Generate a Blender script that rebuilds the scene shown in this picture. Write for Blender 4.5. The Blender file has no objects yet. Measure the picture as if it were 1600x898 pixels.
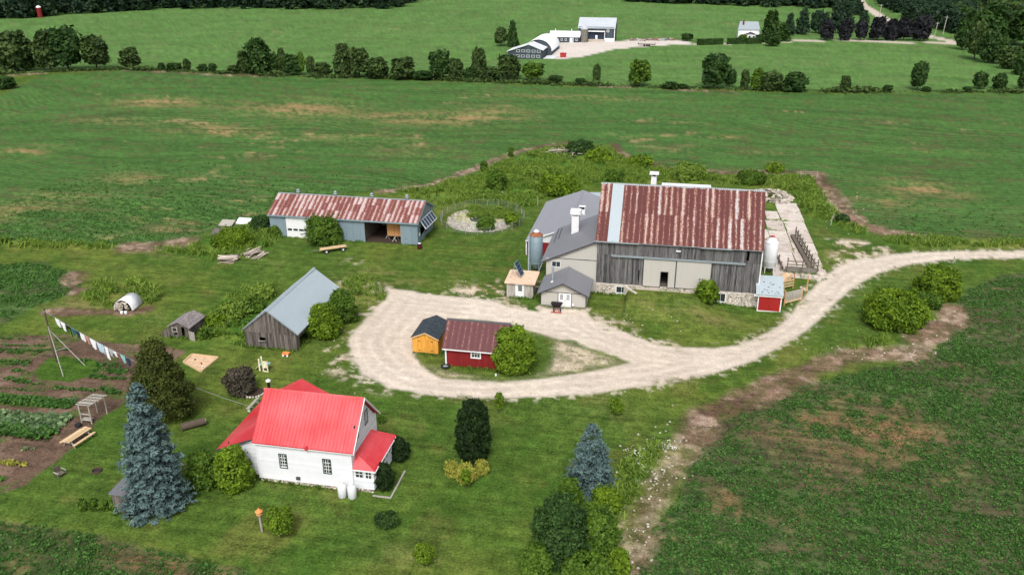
import bpy, math, random
import numpy as np
from mathutils import Vector, Matrix
R = math.radians
SC = bpy.context.scene
COL = SC.collection

# ------------------------------------------------------------------ camera, sky, sun, exposure
CAM_H, PITCH, YAW, FPX = 44.0, math.atan(534 / 1300.), R(10.8), 1300.
cam = bpy.data.objects.new('camera', bpy.data.cameras.new('camera'))
COL.objects.link(cam)
cam.location = (0, 0, CAM_H)
cam.rotation_euler = (R(90) - PITCH, 0, YAW)
cam.data.sensor_width = 36
cam.data.lens = FPX / 1600 * 36
cam.data.clip_end = 8000
cam.data.clip_start = 1
SC.camera = cam

SUN_EL, SUN_AZ = 50., 176.      # azimuth measured from +Y towards +X
world = bpy.data.worlds.new('World'); SC.world = world; world.use_nodes = True
wn = world.node_tree.nodes; wl = world.node_tree.links
bg = wn['Background']
sky = wn.new('ShaderNodeTexSky'); sky.sky_type = 'NISHITA'; sky.sun_disc = False
sky.sun_elevation = R(SUN_EL); sky.sun_rotation = R(SUN_AZ)
sky.air_density = 1.0; sky.dust_density = 6.0; sky.ozone_density = 1.0
hs = wn.new('ShaderNodeHueSaturation'); hs.inputs['Saturation'].default_value = .35
wl.new(sky.outputs[0], hs.inputs['Color']); wl.new(hs.outputs[0], bg.inputs[0])
bg.inputs[1].default_value = 0.15
sun = bpy.data.objects.new('sun', bpy.data.lights.new('sun', 'SUN')); COL.objects.link(sun)
sun.data.energy = 1.45; sun.data.angle = R(15); sun.data.color = (1, .96, .9)
sd = Vector((math.sin(R(SUN_AZ)) * math.cos(R(SUN_EL)), math.cos(R(SUN_AZ)) * math.cos(R(SUN_EL)), math.sin(R(SUN_EL))))
sun.rotation_euler = sd.to_track_quat('Z', 'Y').to_euler()
sun.location = (0, -60, 90)
SC.view_settings.view_transform = 'Standard'; SC.view_settings.look = 'None'
SC.view_settings.exposure = 0.26; SC.view_settings.gamma = 1.0

# ------------------------------------------------------------------ measuring: a point of the photograph -> a point on the ground
_s, _c = math.sin(PITCH), math.cos(PITCH)
def G(px, py, z=0.):
    a = (px - 800) / FPX; b = (py - 449) / FPX
    d = (a, _c - b * _s, -(_s + b * _c)); t = (z - CAM_H) / d[2]
    ct, st = math.cos(YAW), math.sin(YAW)
    return ((d[0] * ct - d[1] * st) * t, (d[0] * st + d[1] * ct) * t)
def poly(*pts): return np.array([G(*p) for p in pts])

# ------------------------------------------------------------------ numpy noise
def _h(ix, iy, s):
    n = (ix.astype(np.int64) * 374761393 + iy.astype(np.int64) * 668265263 + s * 1274126177) & 0xffffffff
    n = ((n ^ (n >> 13)) * 1274126177) & 0xffffffff
    return ((n ^ (n >> 16)) & 0xffff) / 65535.
def vn(x, y, s=0):
    ix = np.floor(x); iy = np.floor(y); fx = x - ix; fy = y - iy
    fx = fx * fx * (3 - 2 * fx); fy = fy * fy * (3 - 2 * fy)
    a = _h(ix, iy, s); b = _h(ix + 1, iy, s); c = _h(ix, iy + 1, s); d = _h(ix + 1, iy + 1, s)
    return (a * (1 - fx) + b * fx) * (1 - fy) + (c * (1 - fx) + d * fx) * fy
def fbm(x, y, sc, s=0, o=4):
    t = 0; am = 1; tot = 0; x = x / sc; y = y / sc
    for k in range(o):
        t = t + am * vn(x, y, s + k * 17); tot += am; am *= .5; x = x * 2.03 + 5.1; y = y * 2.03 + 1.7
    return t / tot
def sst(a, b, x):
    t = np.clip((x - a) / (b - a), 0, 1); return t * t * (3 - 2 * t)
def sdist(P, x, y):                      # signed distance to a polygon, positive inside
    n = len(P); ins = np.zeros(x.shape, bool); dm = np.full(x.shape, 1e18)
    for i in range(n):
        x0, y0 = P[i]; x1, y1 = P[(i + 1) % n]
        dx, dy = x1 - x0, y1 - y0
        t = np.clip(((x - x0) * dx + (y - y0) * dy) / (dx * dx + dy * dy + 1e-9), 0, 1)
        dm = np.minimum(dm, (x - x0 - t * dx) ** 2 + (y - y0 - t * dy) ** 2)
        if y0 != y1:
            ins ^= ((y0 > y) != (y1 > y)) & (x < (x1 - x0) * (y - y0) / (y1 - y0) + x0)
    return np.where(ins, 1, -1) * np.sqrt(dm)
def ldist(P, x, y):                      # distance to an open line
    dm = np.full(x.shape, 1e18)
    for i in range(len(P) - 1):
        x0, y0 = P[i]; x1, y1 = P[i + 1]; dx, dy = x1 - x0, y1 - y0
        t = np.clip(((x - x0) * dx + (y - y0) * dy) / (dx * dx + dy * dy + 1e-9), 0, 1)
        dm = np.minimum(dm, (x - x0 - t * dx) ** 2 + (y - y0 - t * dy) ** 2)
    return np.sqrt(dm)

# ------------------------------------------------------------------ ground height
def hz(x, y):
    x = np.asarray(x, float); y = np.asarray(y, float)
    h = 1.22 * sst(-4.55, -3.9, x) * (1 - sst(4.6, 8.2, x)) * sst(94, 104.2, y) * (1 - sst(106, 107, y))   # barn ramp
    h = h - .5 * np.exp(-(((x - 13) / 5.5) ** 2 + ((y - 103) / 5) ** 2))
    d = np.sqrt(((x + 30.9) / 6.1) ** 2 + ((y - 134.8) / 7.2) ** 2)
    h = h - .45 * (1 - sst(.6, 1.0, d))                                                                     # pond bowl
    far = sst(150, 260, y)
    h = h + far * (fbm(x, y, 90, 5, 2) - .5) * 2.2
    h = h + (fbm(x, y, 9, 3, 2) - .5) * .12
    return h
def hz1(x, y): return float(hz(np.array([x]), np.array([y]))[0])

# ------------------------------------------------------------------ materials
def srgb(r, g, b):
    f = lambda v: (v / 255 / 12.92) if v / 255 < .04045 else ((v / 255 + .055) / 1.055) ** 2.4
    return (f(r), f(g), f(b))
class NT:
    def __init__(s, name):
        s.m = bpy.data.materials.new(name); s.m.use_nodes = True
        s.t = s.m.node_tree; s.n = s.t.nodes; s.b = s.n['Principled BSDF']; s.out = s.n['Material Output']
    def new(s, t, **k):
        n = s.n.new(t)
        for a, v in k.items(): setattr(n, a, v)
        return n
    def link(s, a, b): s.t.links.new(a, b)
    def noise(s, vec, scale, detail=4, rough=.6):
        n = s.new('ShaderNodeTexNoise'); n.inputs['Scale'].default_value = scale
        n.inputs['Detail'].default_value = detail; n.inputs['Roughness'].default_value = rough
        if vec is not None: s.link(vec, n.inputs['Vector'])
        return n.outputs['Fac']
    def mapv(s, vec, scale):
        n = s.new('ShaderNodeMapping'); n.inputs['Scale'].default_value = scale; s.link(vec, n.inputs['Vector']); return n.outputs[0]
    def ramp(s, fac, *stops):
        n = s.new('ShaderNodeValToRGB'); e = n.color_ramp.elements
        while len(e) < len(stops): e.new(.5)
        for k, (p, c) in enumerate(stops):
            e[k].position = p; e[k].color = (*c, 1) if len(c) == 3 else c
        s.link(fac, n.inputs[0]); return n.outputs[0]
    def mix(s, fac, a, b, mode='MIX'):
        n = s.new('ShaderNodeMix', data_type='RGBA', blend_type=mode)
        for v, i in ((fac, 0), (a, 6), (b, 7)):
            if isinstance(v, bpy.types.NodeSocket): s.link(v, n.inputs[i])
            elif i == 0: n.inputs[0].default_value = v
            else: n.inputs[i].default_value = (*v, 1)
        return n.outputs[2]
    def math(s, op, a, b=0., c=None):
        n = s.new('ShaderNodeMath', operation=op)
        for i, v in enumerate((a, b) if c is None else (a, b, c)):
            if isinstance(v, bpy.types.NodeSocket): s.link(v, n.inputs[i])
            else: n.inputs[i].default_value = v
        return n.outputs[0]
    def attr(s, name): return s.new('ShaderNodeAttribute', attribute_name=name)
    def bump(s, h, strength=.3, dist=.05):
        n = s.new('ShaderNodeBump'); n.inputs['Strength'].default_value = strength; n.inputs['Distance'].default_value = dist
        s.link(h, n.inputs['Height']); s.link(n.outputs[0], s.b.inputs['Normal'])
def flat(name, col, rough=.7, metal=0., var=.25, scale=3., bump=0., spec=.3):
    t = NT(name); p = t.new('ShaderNodeNewGeometry').outputs['Position']
    f = t.noise(p, scale, 5); d = tuple(max(0, v * (1 - var)) for v in col); l = tuple(min(1, v * (1 + var)) for v in col)
    t.link(t.ramp(f, (.3, d), (.7, l)), t.b.inputs['Base Color'])
    t.b.inputs['Roughness'].default_value = rough; t.b.inputs['Metallic'].default_value = metal
    t.b.inputs['Specular IOR Level'].default_value = spec
    if bump: t.bump(t.noise(p, scale * 4, 3), bump)
    return t.m
def wood(name, dark, light, rough=.85, sc=(6, 6, .7)):
    t = NT(name); p = t.new('ShaderNodeNewGeometry').outputs['Position']
    f = t.noise(t.mapv(p, sc), 1.5, 6, .7); a = t.attr('tint').outputs['Fac']
    g = t.math('ADD', t.math('MULTIPLY', f, .85), t.math('MULTIPLY', a, .20))
    c = t.ramp(g, (.38, dark), (.70, light))
    big = t.noise(p, .25, 3)
    c = t.mix(t.math('MULTIPLY', big, .35), c, tuple(v * .55 for v in dark))
    t.link(c, t.b.inputs['Base Color']); t.b.inputs['Roughness'].default_value = rough; t.b.inputs['Specular IOR Level'].default_value = .15
    t.bump(f, .3, .02); return t.m
def rusty(name, pale, amount, dark=(.088, .022, .021), mid=(.155, .046, .036), shift=0., across=1.):
    t = NT(name); o = t.new('ShaderNodeTexCoord').outputs['Object']; inf = t.new('ShaderNodeObjectInfo').outputs['Random']
    off = t.new('ShaderNodeCombineXYZ'); t.link(t.math('MULTIPLY', inf, 91.), off.inputs[0]); t.link(t.math('MULTIPLY', inf, 37.), off.inputs[1])
    ad = t.new('ShaderNodeVectorMath', operation='ADD'); t.link(o, ad.inputs[0]); t.link(off.outputs[0], ad.inputs[1])
    v = ad.outputs[0]
    st = t.noise(t.mapv(v, (4.2, .32, 1)), 1.3, 5, .65)           # streaks running down the sheet
    bl = t.noise(t.mapv(v, (2.2 / across, 1.5 * across, 1)), 1.9, 6, .8)
    sx = t.new('ShaderNodeSeparateXYZ'); t.link(o, sx.inputs[0])
    ctr = t.math('ABSOLUTE', t.math('SUBTRACT', sx.outputs[0], .30))
    ctr = t.math('MULTIPLY', ctr, .62)                            # pale strip off the middle of each sheet
    g = t.math('SUBTRACT', t.math('ADD', t.math('MULTIPLY', st, .46 / across), t.math('MULTIPLY', bl, .66 * across ** .5)), ctr)
    g = t.math('ADD', g, shift - (.0 if across == 1 else -.10))
    g = t.math('ADD', g, t.math('MULTIPLY', t.math('SUBTRACT', inf, .5), amount))
    c = t.ramp(g, (.38, dark), (.47, mid), (.53, (.32, .17, .13)), (.60, pale))
    fine = t.noise(v, 9, 4)
    c = t.mix(t.math('MULTIPLY', fine, .35), c, dark)
    t.link(c, t.b.inputs['Base Color']); t.b.inputs['Roughness'].default_value = .62
    t.b.inputs['Specular IOR Level'].default_value = .3
    return t.m
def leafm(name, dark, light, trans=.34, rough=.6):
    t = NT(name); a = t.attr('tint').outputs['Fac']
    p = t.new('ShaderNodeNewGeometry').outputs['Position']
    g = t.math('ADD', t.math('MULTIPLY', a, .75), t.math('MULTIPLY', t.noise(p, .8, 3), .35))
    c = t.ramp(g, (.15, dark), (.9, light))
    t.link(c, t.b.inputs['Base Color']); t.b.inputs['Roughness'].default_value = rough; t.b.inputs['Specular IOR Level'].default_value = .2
    tr = t.new('ShaderNodeBsdfTranslucent'); t.link(c, tr.inputs[0]); mx = t.new('ShaderNodeMixShader'); mx.inputs[0].default_value = trans
    t.link(t.b.outputs[0], mx.inputs[1]); t.link(tr.outputs[0], mx.inputs[2]); t.link(mx.outputs[0], t.out.inputs[0])
    return t.m
def sheened(name, deep, pale, rough):
    t = NT(name); p = t.new('ShaderNodeNewGeometry').outputs['Position']
    big = t.noise(p, .22, 3, .5); st = t.noise(t.mapv(p, (2.5, .5, .5)), 1.2, 5, .7)
    g = t.math('ADD', t.math('MULTIPLY', big, .7), t.math('MULTIPLY', st, .3)); c = t.ramp(g, (.38, deep), (.66, pale)); t.link(c, t.b.inputs['Base Color'])  # pale pink noise puts a sky sheen into the base colour
    r = t.math('ADD', rough - .1, t.math('MULTIPLY', st, .25)); t.link(r, t.b.inputs['Roughness']); t.b.inputs['Specular IOR Level'].default_value = .5; return t.m
def tinted(name, dark, light, rough=.8, scale=2., spec=.2, bump=0.):
    t = NT(name); p = t.new('ShaderNodeNewGeometry').outputs['Position']; a = t.attr('tint').outputs['Fac']
    g = t.math('ADD', t.math('MULTIPLY', a, .6), t.math('MULTIPLY', t.noise(p, scale, 5), .4))
    t.link(t.ramp(g, (.15, dark), (.85, light)), t.b.inputs['Base Color']); t.b.inputs['Roughness'].default_value = rough
    t.b.inputs['Specular IOR Level'].default_value = spec
    if bump: t.bump(t.noise(p, scale * 3, 4), bump, .03)
    return t.m
M = dict(
    barnwood=wood('weathered_barn_wood', (.030, .030, .033), (.25, .245, .245), sc=(9, 6, .40)),
    haywood=wood('brown_grey_barn_wood', (.045, .038, .034), (.27, .24, .22), sc=(9, 6, .45)),
    palewood=wood('pale_old_wood', (.26, .24, .21), (.52, .50, .46)),
    fencewood=wood('fence_wood', (.08, .065, .05), (.26, .22, .18)),
    newwood=wood('fresh_sawn_wood', (.48, .33, .18), (.78, .60, .38)),
    honeywood=wood('honey_stained_wood', (.62, .28, .045), (.85, .44, .09)),
    ply=wood('cedar_boards', (.42, .20, .075), (.62, .34, .15)),
    barnrust=rusty('rusty_barn_roof_metal', (.50, .40, .36), .19, shift=-.014),
    barnrustpale=rusty('pale_streaked_barn_roof_metal', (.50, .49, .50), .14, shift=.03),
    shedrust=rusty('rust_speckled_shed_roof_metal', (.52, .44, .45), .26, dark=(.15, .048, .045), mid=(.26, .11, .09), shift=-.05, across=1.5),
    maroon=rusty('maroon_shed_roof_metal', (.34, .20, .18), .06, dark=(.10, .032, .036), mid=(.135, .048, .05), shift=-.09),
    galv=tinted('galvanised_roof_metal', (.27, .33, .37), (.38, .44, .48), .42, 1.2, .5),
    galvold=tinted('old_galvanised_metal', (.20, .25, .28), (.34, .39, .42), .5, 1.5, .5),
    greyroof=tinted('grey_painted_roof_metal', (.215, .225, .255), (.265, .275, .31), .45, .5, .4),
    greyroof2=tinted('dark_grey_painted_roof_metal', (.150, .155, .175), (.195, .20, .225), .45, .5, .4),
    greige=tinted('greige_metal_siding', (.40, .39, .36), (.47, .455, .42), .6, .6),
    darktrim=flat('dark_grey_trim', (.06, .06, .065), .6),
    redroof=sheened('red_painted_roof_metal', (.48, .019, .027), (.60, .090, .105), .38),
    whitewall=tinted('white_clapboard', (.50, .525, .56), (.74, .75, .775), .6, 1.2),
    white=flat('white_paint', (.70, .71, .73), .5, var=.06),
    bluewall=tinted('blue_grey_wall_panel', (.16, .22, .26), (.22, .295, .335), .55, .8),
    redpaint=tinted('red_painted_boards', (.16, .012, .014), (.23, .02, .022), .65, 1.2),
    brightred=tinted('bright_red_door_metal', (.27, .016, .016), (.34, .022, .020), .5, 1.2),
    shingle=tinted('dark_slate_shingle', (.025, .035, .045), (.06, .075, .09), .9, 3),
    oldshingle=tinted('old_grey_shingle', (.16, .14, .145), (.30, .27, .27), .9, 3),
    stone=tinted('field_stone', (.16, .13, .10), (.74, .68, .60), .9, 2, bump=.4),
    mortar=flat('pale_mortar', (.50, .46, .41), .95, var=.2, scale=2, bump=.3),
    concrete=tinted('old_concrete', (.26, .20, .16), (.60, .54, .49), .9, .9, bump=.3),
    concdark=flat('stained_concrete', (.16, .15, .13), .9, var=.4, scale=1.5),
    glass=flat('window_glass', (.025, .036, .038), .12, var=.2, spec=.6),
    green=flat('dark_green_trim', (.012, .03, .02), .5),
    black=flat('black_plastic', (.012, .012, .014), .5),
    tyre=flat('tyre_rubber', (.025, .025, .025), .9),
    bark=tinted('bark', (.05, .038, .028), (.14, .11, .085), .95, 4, bump=.4),
    birch=tinted('pale_log_bark', (.22, .18, .15), (.60, .53, .47), .9, 5),
    rustcone=flat('rusted_iron', (.24, .09, .045), .8, var=.5, scale=3),
    silo=tinted('blue_grey_galvanised_silo', (.12, .18, .22), (.22, .29, .33), .45, 1.5, .5),
    tank=flat('white_tank_enamel', (.68, .70, .73), .35, var=.05),
    teal=flat('pale_teal_plastic', (.25, .50, .52), .5), cream=flat('cream_plastic', (.75, .70, .50), .5),
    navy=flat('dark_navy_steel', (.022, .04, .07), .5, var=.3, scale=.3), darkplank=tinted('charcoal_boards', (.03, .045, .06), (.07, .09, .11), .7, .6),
    whiteroof=tinted('white_roof_metal', (.58, .62, .66), (.72, .75, .78), .45, .3),
    streakroof=tinted('streaked_silver_roof_metal', (.28, .32, .37), (.55, .58, .62), .45, .3),
    rock=tinted('pale_rock', (.22, .19, .16), (.56, .51, .45), .95, 3, bump=.5),
    brownsoil=flat('dark_soil', (.05, .033, .024), .95, var=.4, scale=4, bump=.5),
    ring=flat('rusted_fire_ring', (.06, .035, .03), .9), ash=flat('ash', (.03, .028, .027), 1),
    wire=flat('grey_wire', (.35, .36, .37), .5, metal=.5), orange=flat('orange_painted_wood', (.75, .25, .08), .6),
    solar=flat('solar_cell', (.02, .045, .085), .45, var=.3, spec=.25), redsteel=flat('red_steel', (.35, .03, .03), .5),
    osb=flat('plywood_sheet', (.62, .45, .33), .9, var=.15, scale=2), water=flat('pond_water', (.03, .045, .03), .08, var=.4, scale=.8, spec=.6),
    sand=flat('pale_sand', (.58, .40, .26), .95, var=.2, scale=2, bump=.3), purple=flat('maroon_plastic', (.06, .012, .018), .4),
    yellow=flat('yellow_flower', (.60, .55, .12), .7), flower=flat('white_flower', (.72, .72, .66), .8),
)
def slabmat():
    t = NT('stained_yard_concrete'); p = t.new('ShaderNodeNewGeometry').outputs['Position']; a = t.attr('tint').outputs['Fac']
    c = t.ramp(t.math('ADD', t.math('MULTIPLY', t.noise(p, .9, 6, .7), .8), t.math('MULTIPLY', a, .2)), (.3, (.40, .34, .30)), (.7, (.64, .58, .53)))
    c = t.mix(t.ramp(t.noise(p, .55, 5, .75), (.53, (0, 0, 0)), (.68, (.65, .65, .65))), c, (.36, .22, .13)); c = t.mix(t.ramp(t.noise(p, 1.6, 5, .8), (.56, (0, 0, 0)), (.66, (.7, .7, .7))), c, (.14, .11, .08))
    t.link(c, t.b.inputs['Base Color']); t.b.inputs['Roughness'].default_value = .92; t.bump(t.noise(p, 5, 4), .4, .04); return t.m
M['yardslab'] = slabmat()
# ------------------------------------------------------------------ foliage materials
L = dict(
    lime=leafm('bright_leaf', (.022, .070, .004), (.24, .37, .025)),
    mid=leafm('mid_green_leaf', (.018, .058, .008), (.15, .26, .028)),
    deep=leafm('deep_green_leaf', (.010, .034, .010), (.070, .145, .030)),
    hedge=leafm('hedgerow_leaf', (.014, .042, .014), (.105, .165, .040)),
    farleaf=leafm('far_wood_leaf', (.010, .030, .020), (.050, .095, .042)),
    olive=leafm('olive_cedar_leaf', (.018, .032, .008), (.115, .140, .026)),
    cedar=leafm('dark_cedar_leaf', (.007, .020, .006), (.028, .062, .012)),
    blue=leafm('blue_spruce_needle', (.014, .038, .038), (.13, .205, .20), .15),
    purple=leafm('dark_purple_leaf', (.007, .009, .010), (.024, .024, .030), .1),
    lilac=leafm('dark_purple_green_leaf', (.020, .026, .014), (.115, .090, .068), .1),
    yellow=leafm('yellow_green_leaf', (.13, .16, .015), (.52, .50, .10)),
    grass=leafm('tall_grass', (.075, .16, .02), (.27, .38, .06), .4),
    fieldcrop=leafm('field_crop_leaf', (.035, .095, .016), (.095, .20, .035)),
    crop=leafm('bean_leaf', (.026, .090, .016), (.100, .225, .042), .38),
    drycrop=leafm('dry_straw', (.20, .115, .055), (.42, .27, .13)),
    cabbage=leafm('bluish_vegetable_leaf', (.06, .12, .05), (.24, .36, .16)),
)
# ------------------------------------------------------------------ mesh builder
def tris_of(f): return f
class MB:
    def __init__(s): s.v = []; s.f = []; s.t = []; s.sm = []
    def add(s, vs, fs, tint=.5, smooth=False):
        o = len(s.v); s.v += [tuple(p) for p in vs]; s.t += [tint] * len(vs)
        for f in fs: s.f.append(tuple(i + o for i in f)); s.sm.append(smooth)
        return s
    def box(s, x0, x1, y0, y1, z0, z1, tint=.5):
        v = [(x, y, z) for z in (z0, z1) for y in (y0, y1) for x in (x0, x1)]
        return s.add(v, [(0, 2, 3, 1), (4, 5, 7, 6), (0, 1, 5, 4), (2, 6, 7, 3), (0, 4, 6, 2), (1, 3, 7, 5)], tint)
    def obox(s, F, a0, a1, n0, n1, z0, z1, tint=.5):           # box in a wall frame F=(origin, along, normal)
        O, A, N = F; v = [tuple(O + A * a + N * n + Vector((0, 0, z))) for z in (z0, z1) for n in (n0, n1) for a in (a0, a1)]
        return s.add(v, [(0, 2, 3, 1), (4, 5, 7, 6), (0, 1, 5, 4), (2, 6, 7, 3), (0, 4, 6, 2), (1, 3, 7, 5)], tint)
    def hexa(s, b, t, tint=.5):                                # bottom quad, top quad
        return s.add(list(b) + list(t), [(3, 2, 1, 0), (4, 5, 6, 7), (0, 1, 5, 4), (1, 2, 6, 5), (2, 3, 7, 6), (3, 0, 4, 7)], tint)
    def slab(s, a, b, c, d, th=.08, tint=.5):                  # sloping sheet a-b-c-d extruded down
        f = lambda p: (p[0], p[1], p[2] - th)
        return s.hexa([f(a), f(b), f(c), f(d)], [a, b, c, d], tint)
    def poly(s, pts, tint=.5): return s.add(pts, [tuple(range(len(pts)))], tint)
    def prism(s, pts, off, tint=.5):                           # planar outline swept by a vector
        n = len(pts); q = [tuple(Vector(p) + Vector(off)) for p in pts]
        fs = [tuple(range(n))[::-1], tuple(range(n, 2 * n))] + [(i, (i + 1) % n, n + (i + 1) % n, n + i) for i in range(n)]
        return s.add(list(pts) + q, fs, tint)
    def tube(s, pts, r, n=8, tint=.5, cap=True, r2=None, smooth=True):
        pts = [Vector(p) for p in pts]; m = len(pts)
        rs = r if isinstance(r, (list, tuple)) else [r + ((r2 if r2 is not None else r) - r) * k / (m - 1) for k in range(m)]
        vs = []
        for k, p in enumerate(pts):
            d = (pts[min(k + 1, m - 1)] - pts[max(k - 1, 0)]).normalized()
            u = d.orthogonal().normalized() if abs(d.z) < .99 else Vector((1, 0, 0)); u = (u - d * u.dot(d)).normalized(); w = d.cross(u)
            for i in range(n):
                a = 2 * math.pi * i / n; vs.append(tuple(p + (u * math.cos(a) + w * math.sin(a)) * rs[k]))
        fs = [(k * n + i, k * n + (i + 1) % n, (k + 1) * n + (i + 1) % n, (k + 1) * n + i) for k in range(m - 1) for i in range(n)]
        s.add(vs, fs, tint, smooth)
        if cap: s.add(vs[:n], [tuple(range(n))[::-1]], tint); s.add(vs[-n:], [tuple(range(n))], tint)
        return s
    def lathe(s, c, prof, n=20, tint=.5, smooth=True):         # profile of (radius, z)
        vs = [(c[0] + r * math.cos(2 * math.pi * i / n), c[1] + r * math.sin(2 * math.pi * i / n), c[2] + z) for r, z in prof for i in range(n)]
        fs = [(k * n + i, k * n + (i + 1) % n, (k + 1) * n + (i + 1) % n, (k + 1) * n + i) for k in range(len(prof) - 1) for i in range(n)]
        s.add(vs, fs, tint, smooth); s.add(vs[-n:], [tuple(range(n))], tint); s.add(vs[:n], [tuple(range(n))[::-1]], tint); return s
    def rock(s, c, r, rng, sq=(1, 1, .7), tint=.5):
        P = [(0, 0, 1), (0, 0, -1)] + [(math.cos(a) * .87, math.sin(a) * .87, z) for z, o in ((.5, 0), (-.5, .5)) for a in [(i + o) * math.pi * 2 / 5 for i in range(5)]]
        ro = rng.uniform(0, 6.28); cr, sr = math.cos(ro), math.sin(ro); v = []
        for p in P:
            k = r * rng.uniform(.75, 1.2); x, y = p[0] * sq[0] * k, p[1] * sq[1] * k
            v.append((c[0] + x * cr - y * sr, c[1] + x * sr + y * cr, c[2] + p[2] * sq[2] * k))
        f = []
        for i in range(5):
            j = (i + 1) % 5; f += [(0, 2 + i, 2 + j), (1, 7 + j, 7 + i), (2 + i, 7 + i, 2 + j), (2 + j, 7 + i, 7 + j)]
        return s.add(v, f, tint)
def np_mesh(name, V, F, tint=None, mat=None, smooth=False, col=None, extra=None):
    """V (n,3), F (m,4) or (m,3) arrays"""
    me = bpy.data.meshes.new(name); V = np.asarray(V, np.float32); F = np.asarray(F, np.int32); k = F.shape[1]
    me.vertices.add(len(V)); me.vertices.foreach_set('co', V.ravel())
    me.loops.add(F.size); me.loops.foreach_set('vertex_index', F.ravel())
    me.polygons.add(len(F)); me.polygons.foreach_set('loop_start', np.arange(0, F.size, k, dtype=np.int32))
    me.polygons.foreach_set('loop_total', np.full(len(F), k, np.int32))
    if smooth: me.polygons.foreach_set('use_smooth', np.ones(len(F), bool))
    me.update(calc_edges=True)
    if tint is not None:
        a = me.attributes.new('tint', 'FLOAT', 'POINT'); a.data.foreach_set('value', np.asarray(tint, np.float32))
    if col is not None:
        a = me.attributes.new('col', 'FLOAT_COLOR', 'POINT'); c4 = np.ones((len(V), 4), np.float32); c4[:, :3] = col; a.data.foreach_set('color', c4.ravel())
    if extra is not None:
        a = me.attributes.new('grain', 'FLOAT', 'POINT'); a.data.foreach_set('value', np.asarray(extra[0], np.float32))
        for nm, q in (('row', extra[1]), ('ramp', extra[2])): a = me.attributes.new(nm, 'FLOAT', 'POINT'); a.data.foreach_set('value', np.asarray(q, np.float32))
    if mat: me.materials.append(mat)
    return me
def mb_mesh(name, mb, mat, off=(0, 0, 0)):
    me = bpy.data.meshes.new(name)
    me.from_pydata([(x - off[0], y - off[1], z - off[2]) for x, y, z in mb.v], [], mb.f)
    me.polygons.foreach_set('use_smooth', mb.sm)
    a = me.attributes.new('tint', 'FLOAT', 'POINT'); a.data.foreach_set('value', mb.t)
    me.materials.append(mat); return me
def tag(o, label=None, cat=None, group=None, kind=None):
    if label: o['label'] = label
    if cat: o['category'] = cat
    if group: o['group'] = group
    if kind: o['kind'] = kind
    return o
def thing(name, label, cat, loc, rz=0., group=None):
    o = bpy.data.objects.new(name, None); COL.objects.link(o); o.location = loc; o.rotation_euler = (0, 0, rz); o.empty_display_size = .3
    return tag(o, label, cat, group)
def part(name, mb, mat, parent, label=None, kind=None, local=False):
    """mesh given in world axes (or in the parent's own when local)"""
    root = parent; off = Vector((0, 0, 0))
    if not local:
        p = parent
        while p: off += p.location; p = p.parent
    o = bpy.data.objects.new(name, mb_mesh(name, mb, mat, off)); COL.objects.link(o); o.parent = parent
    return tag(o, label, kind=kind)
def single(name, mb, mat, label, cat, loc, group=None, kind=None):
    o = bpy.data.objects.new(name, mb_mesh(name, mb, mat, loc)); COL.objects.link(o); o.location = loc
    return tag(o, label, cat, group, kind)
def inst(name, me, parent, loc=(0, 0, 0), M4=None):
    o = bpy.data.objects.new(name, me); COL.objects.link(o); o.parent = parent
    if M4 is not None: o.matrix_local = M4
    else: o.location = loc
    return o
def copy_tree(o, parent=None):
    c = o.copy(); COL.objects.link(c)
    if parent: c.parent = parent
    for ch in list(o.children): copy_tree(ch, c)
    return c
# ================================================================== THE GROUND
DRIVE = poly((1720,390),(1600,391),(1500,392),(1400,396),(1345,403),(1310,416),(1288,433),(1262,458),(1235,490),(1208,512),(1180,528),(1150,540),(1110,544),(1070,542),(1030,537),(990,525),(950,509),(925,498),(917,483),(846,480),(840,487),(810,482),(780,472),(740,466),(700,462),(660,459),(630,453),(606,450),(600,465),(588,480),(566,500),(548,520),(543,540),(552,566),(572,588),(606,604),(650,614),(700,619),(740,621),(800,621),(870,619),(930,614),(1000,605),(1060,595),(1120,582),(1170,566),(1215,544),(1250,522),(1280,499),(1310,470),(1340,444),(1372,427),(1420,413),(1500,404),(1600,403),(1720,404))
ISLE = poly((645,554),(655,568),(672,580),(700,590),(740,595),(790,596),(850,592),(910,582),(960,572),(985,566),(960,556),(930,545),(890,532),(845,521),(800,510),(750,500),(700,498),(655,520))
ISLEG = poly((645,553),(658,568),(690,582),(740,590),(800,594),(840,588),(862,570),(870,540),(850,522),(800,512),(700,498),(655,515))
APRON = [poly((520,432),(600,440),(612,452),(600,475),(565,500),(545,530),(550,570),(500,570),(505,545),(520,520),(575,480),(585,455),(540,450)),
         poly((720,440),(760,432),(790,440),(790,470),(740,468),(700,455)),
         poly((1290,372),(1340,376),(1380,383),(1400,397),(1320,415),(1295,425),(1290,410),(1305,392)),
         poly((790,470),(845,478),(845,490),(800,484)), poly((650,612),(600,602),(560,590),(520,570),(515,580),(560,605),(620,618)),
         poly((917,485),(960,500),(1000,520),(1060,536),(1060,545),(960,520),(915,500)), poly((545,405),(562,405),(560,412),(540,412))]
FIELD_R = poly((1760,418),(1600,424),(1560,431),(1515,452),(1494,474),(1492,500),(1480,530),(1440,558),(1390,572),(1330,582),(1250,602),(1180,628),(1115,664),(1088,700),(1070,760),(1040,800),(1000,845),(978,898),(970,960),(990,1200),(2300,1200),(2300,418))
FIELD_BL = poly((-400,800),(0,812),(60,816),(130,830),(200,850),(280,864),(340,878),(400,898),(430,960),(440,1200),(-1200,1200),(-1200,800))
FIELD_L = poly((-300,395),(0,413),(60,409),(108,424),(135,440),(118,458),(60,478),(0,512),(-300,590))
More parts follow.
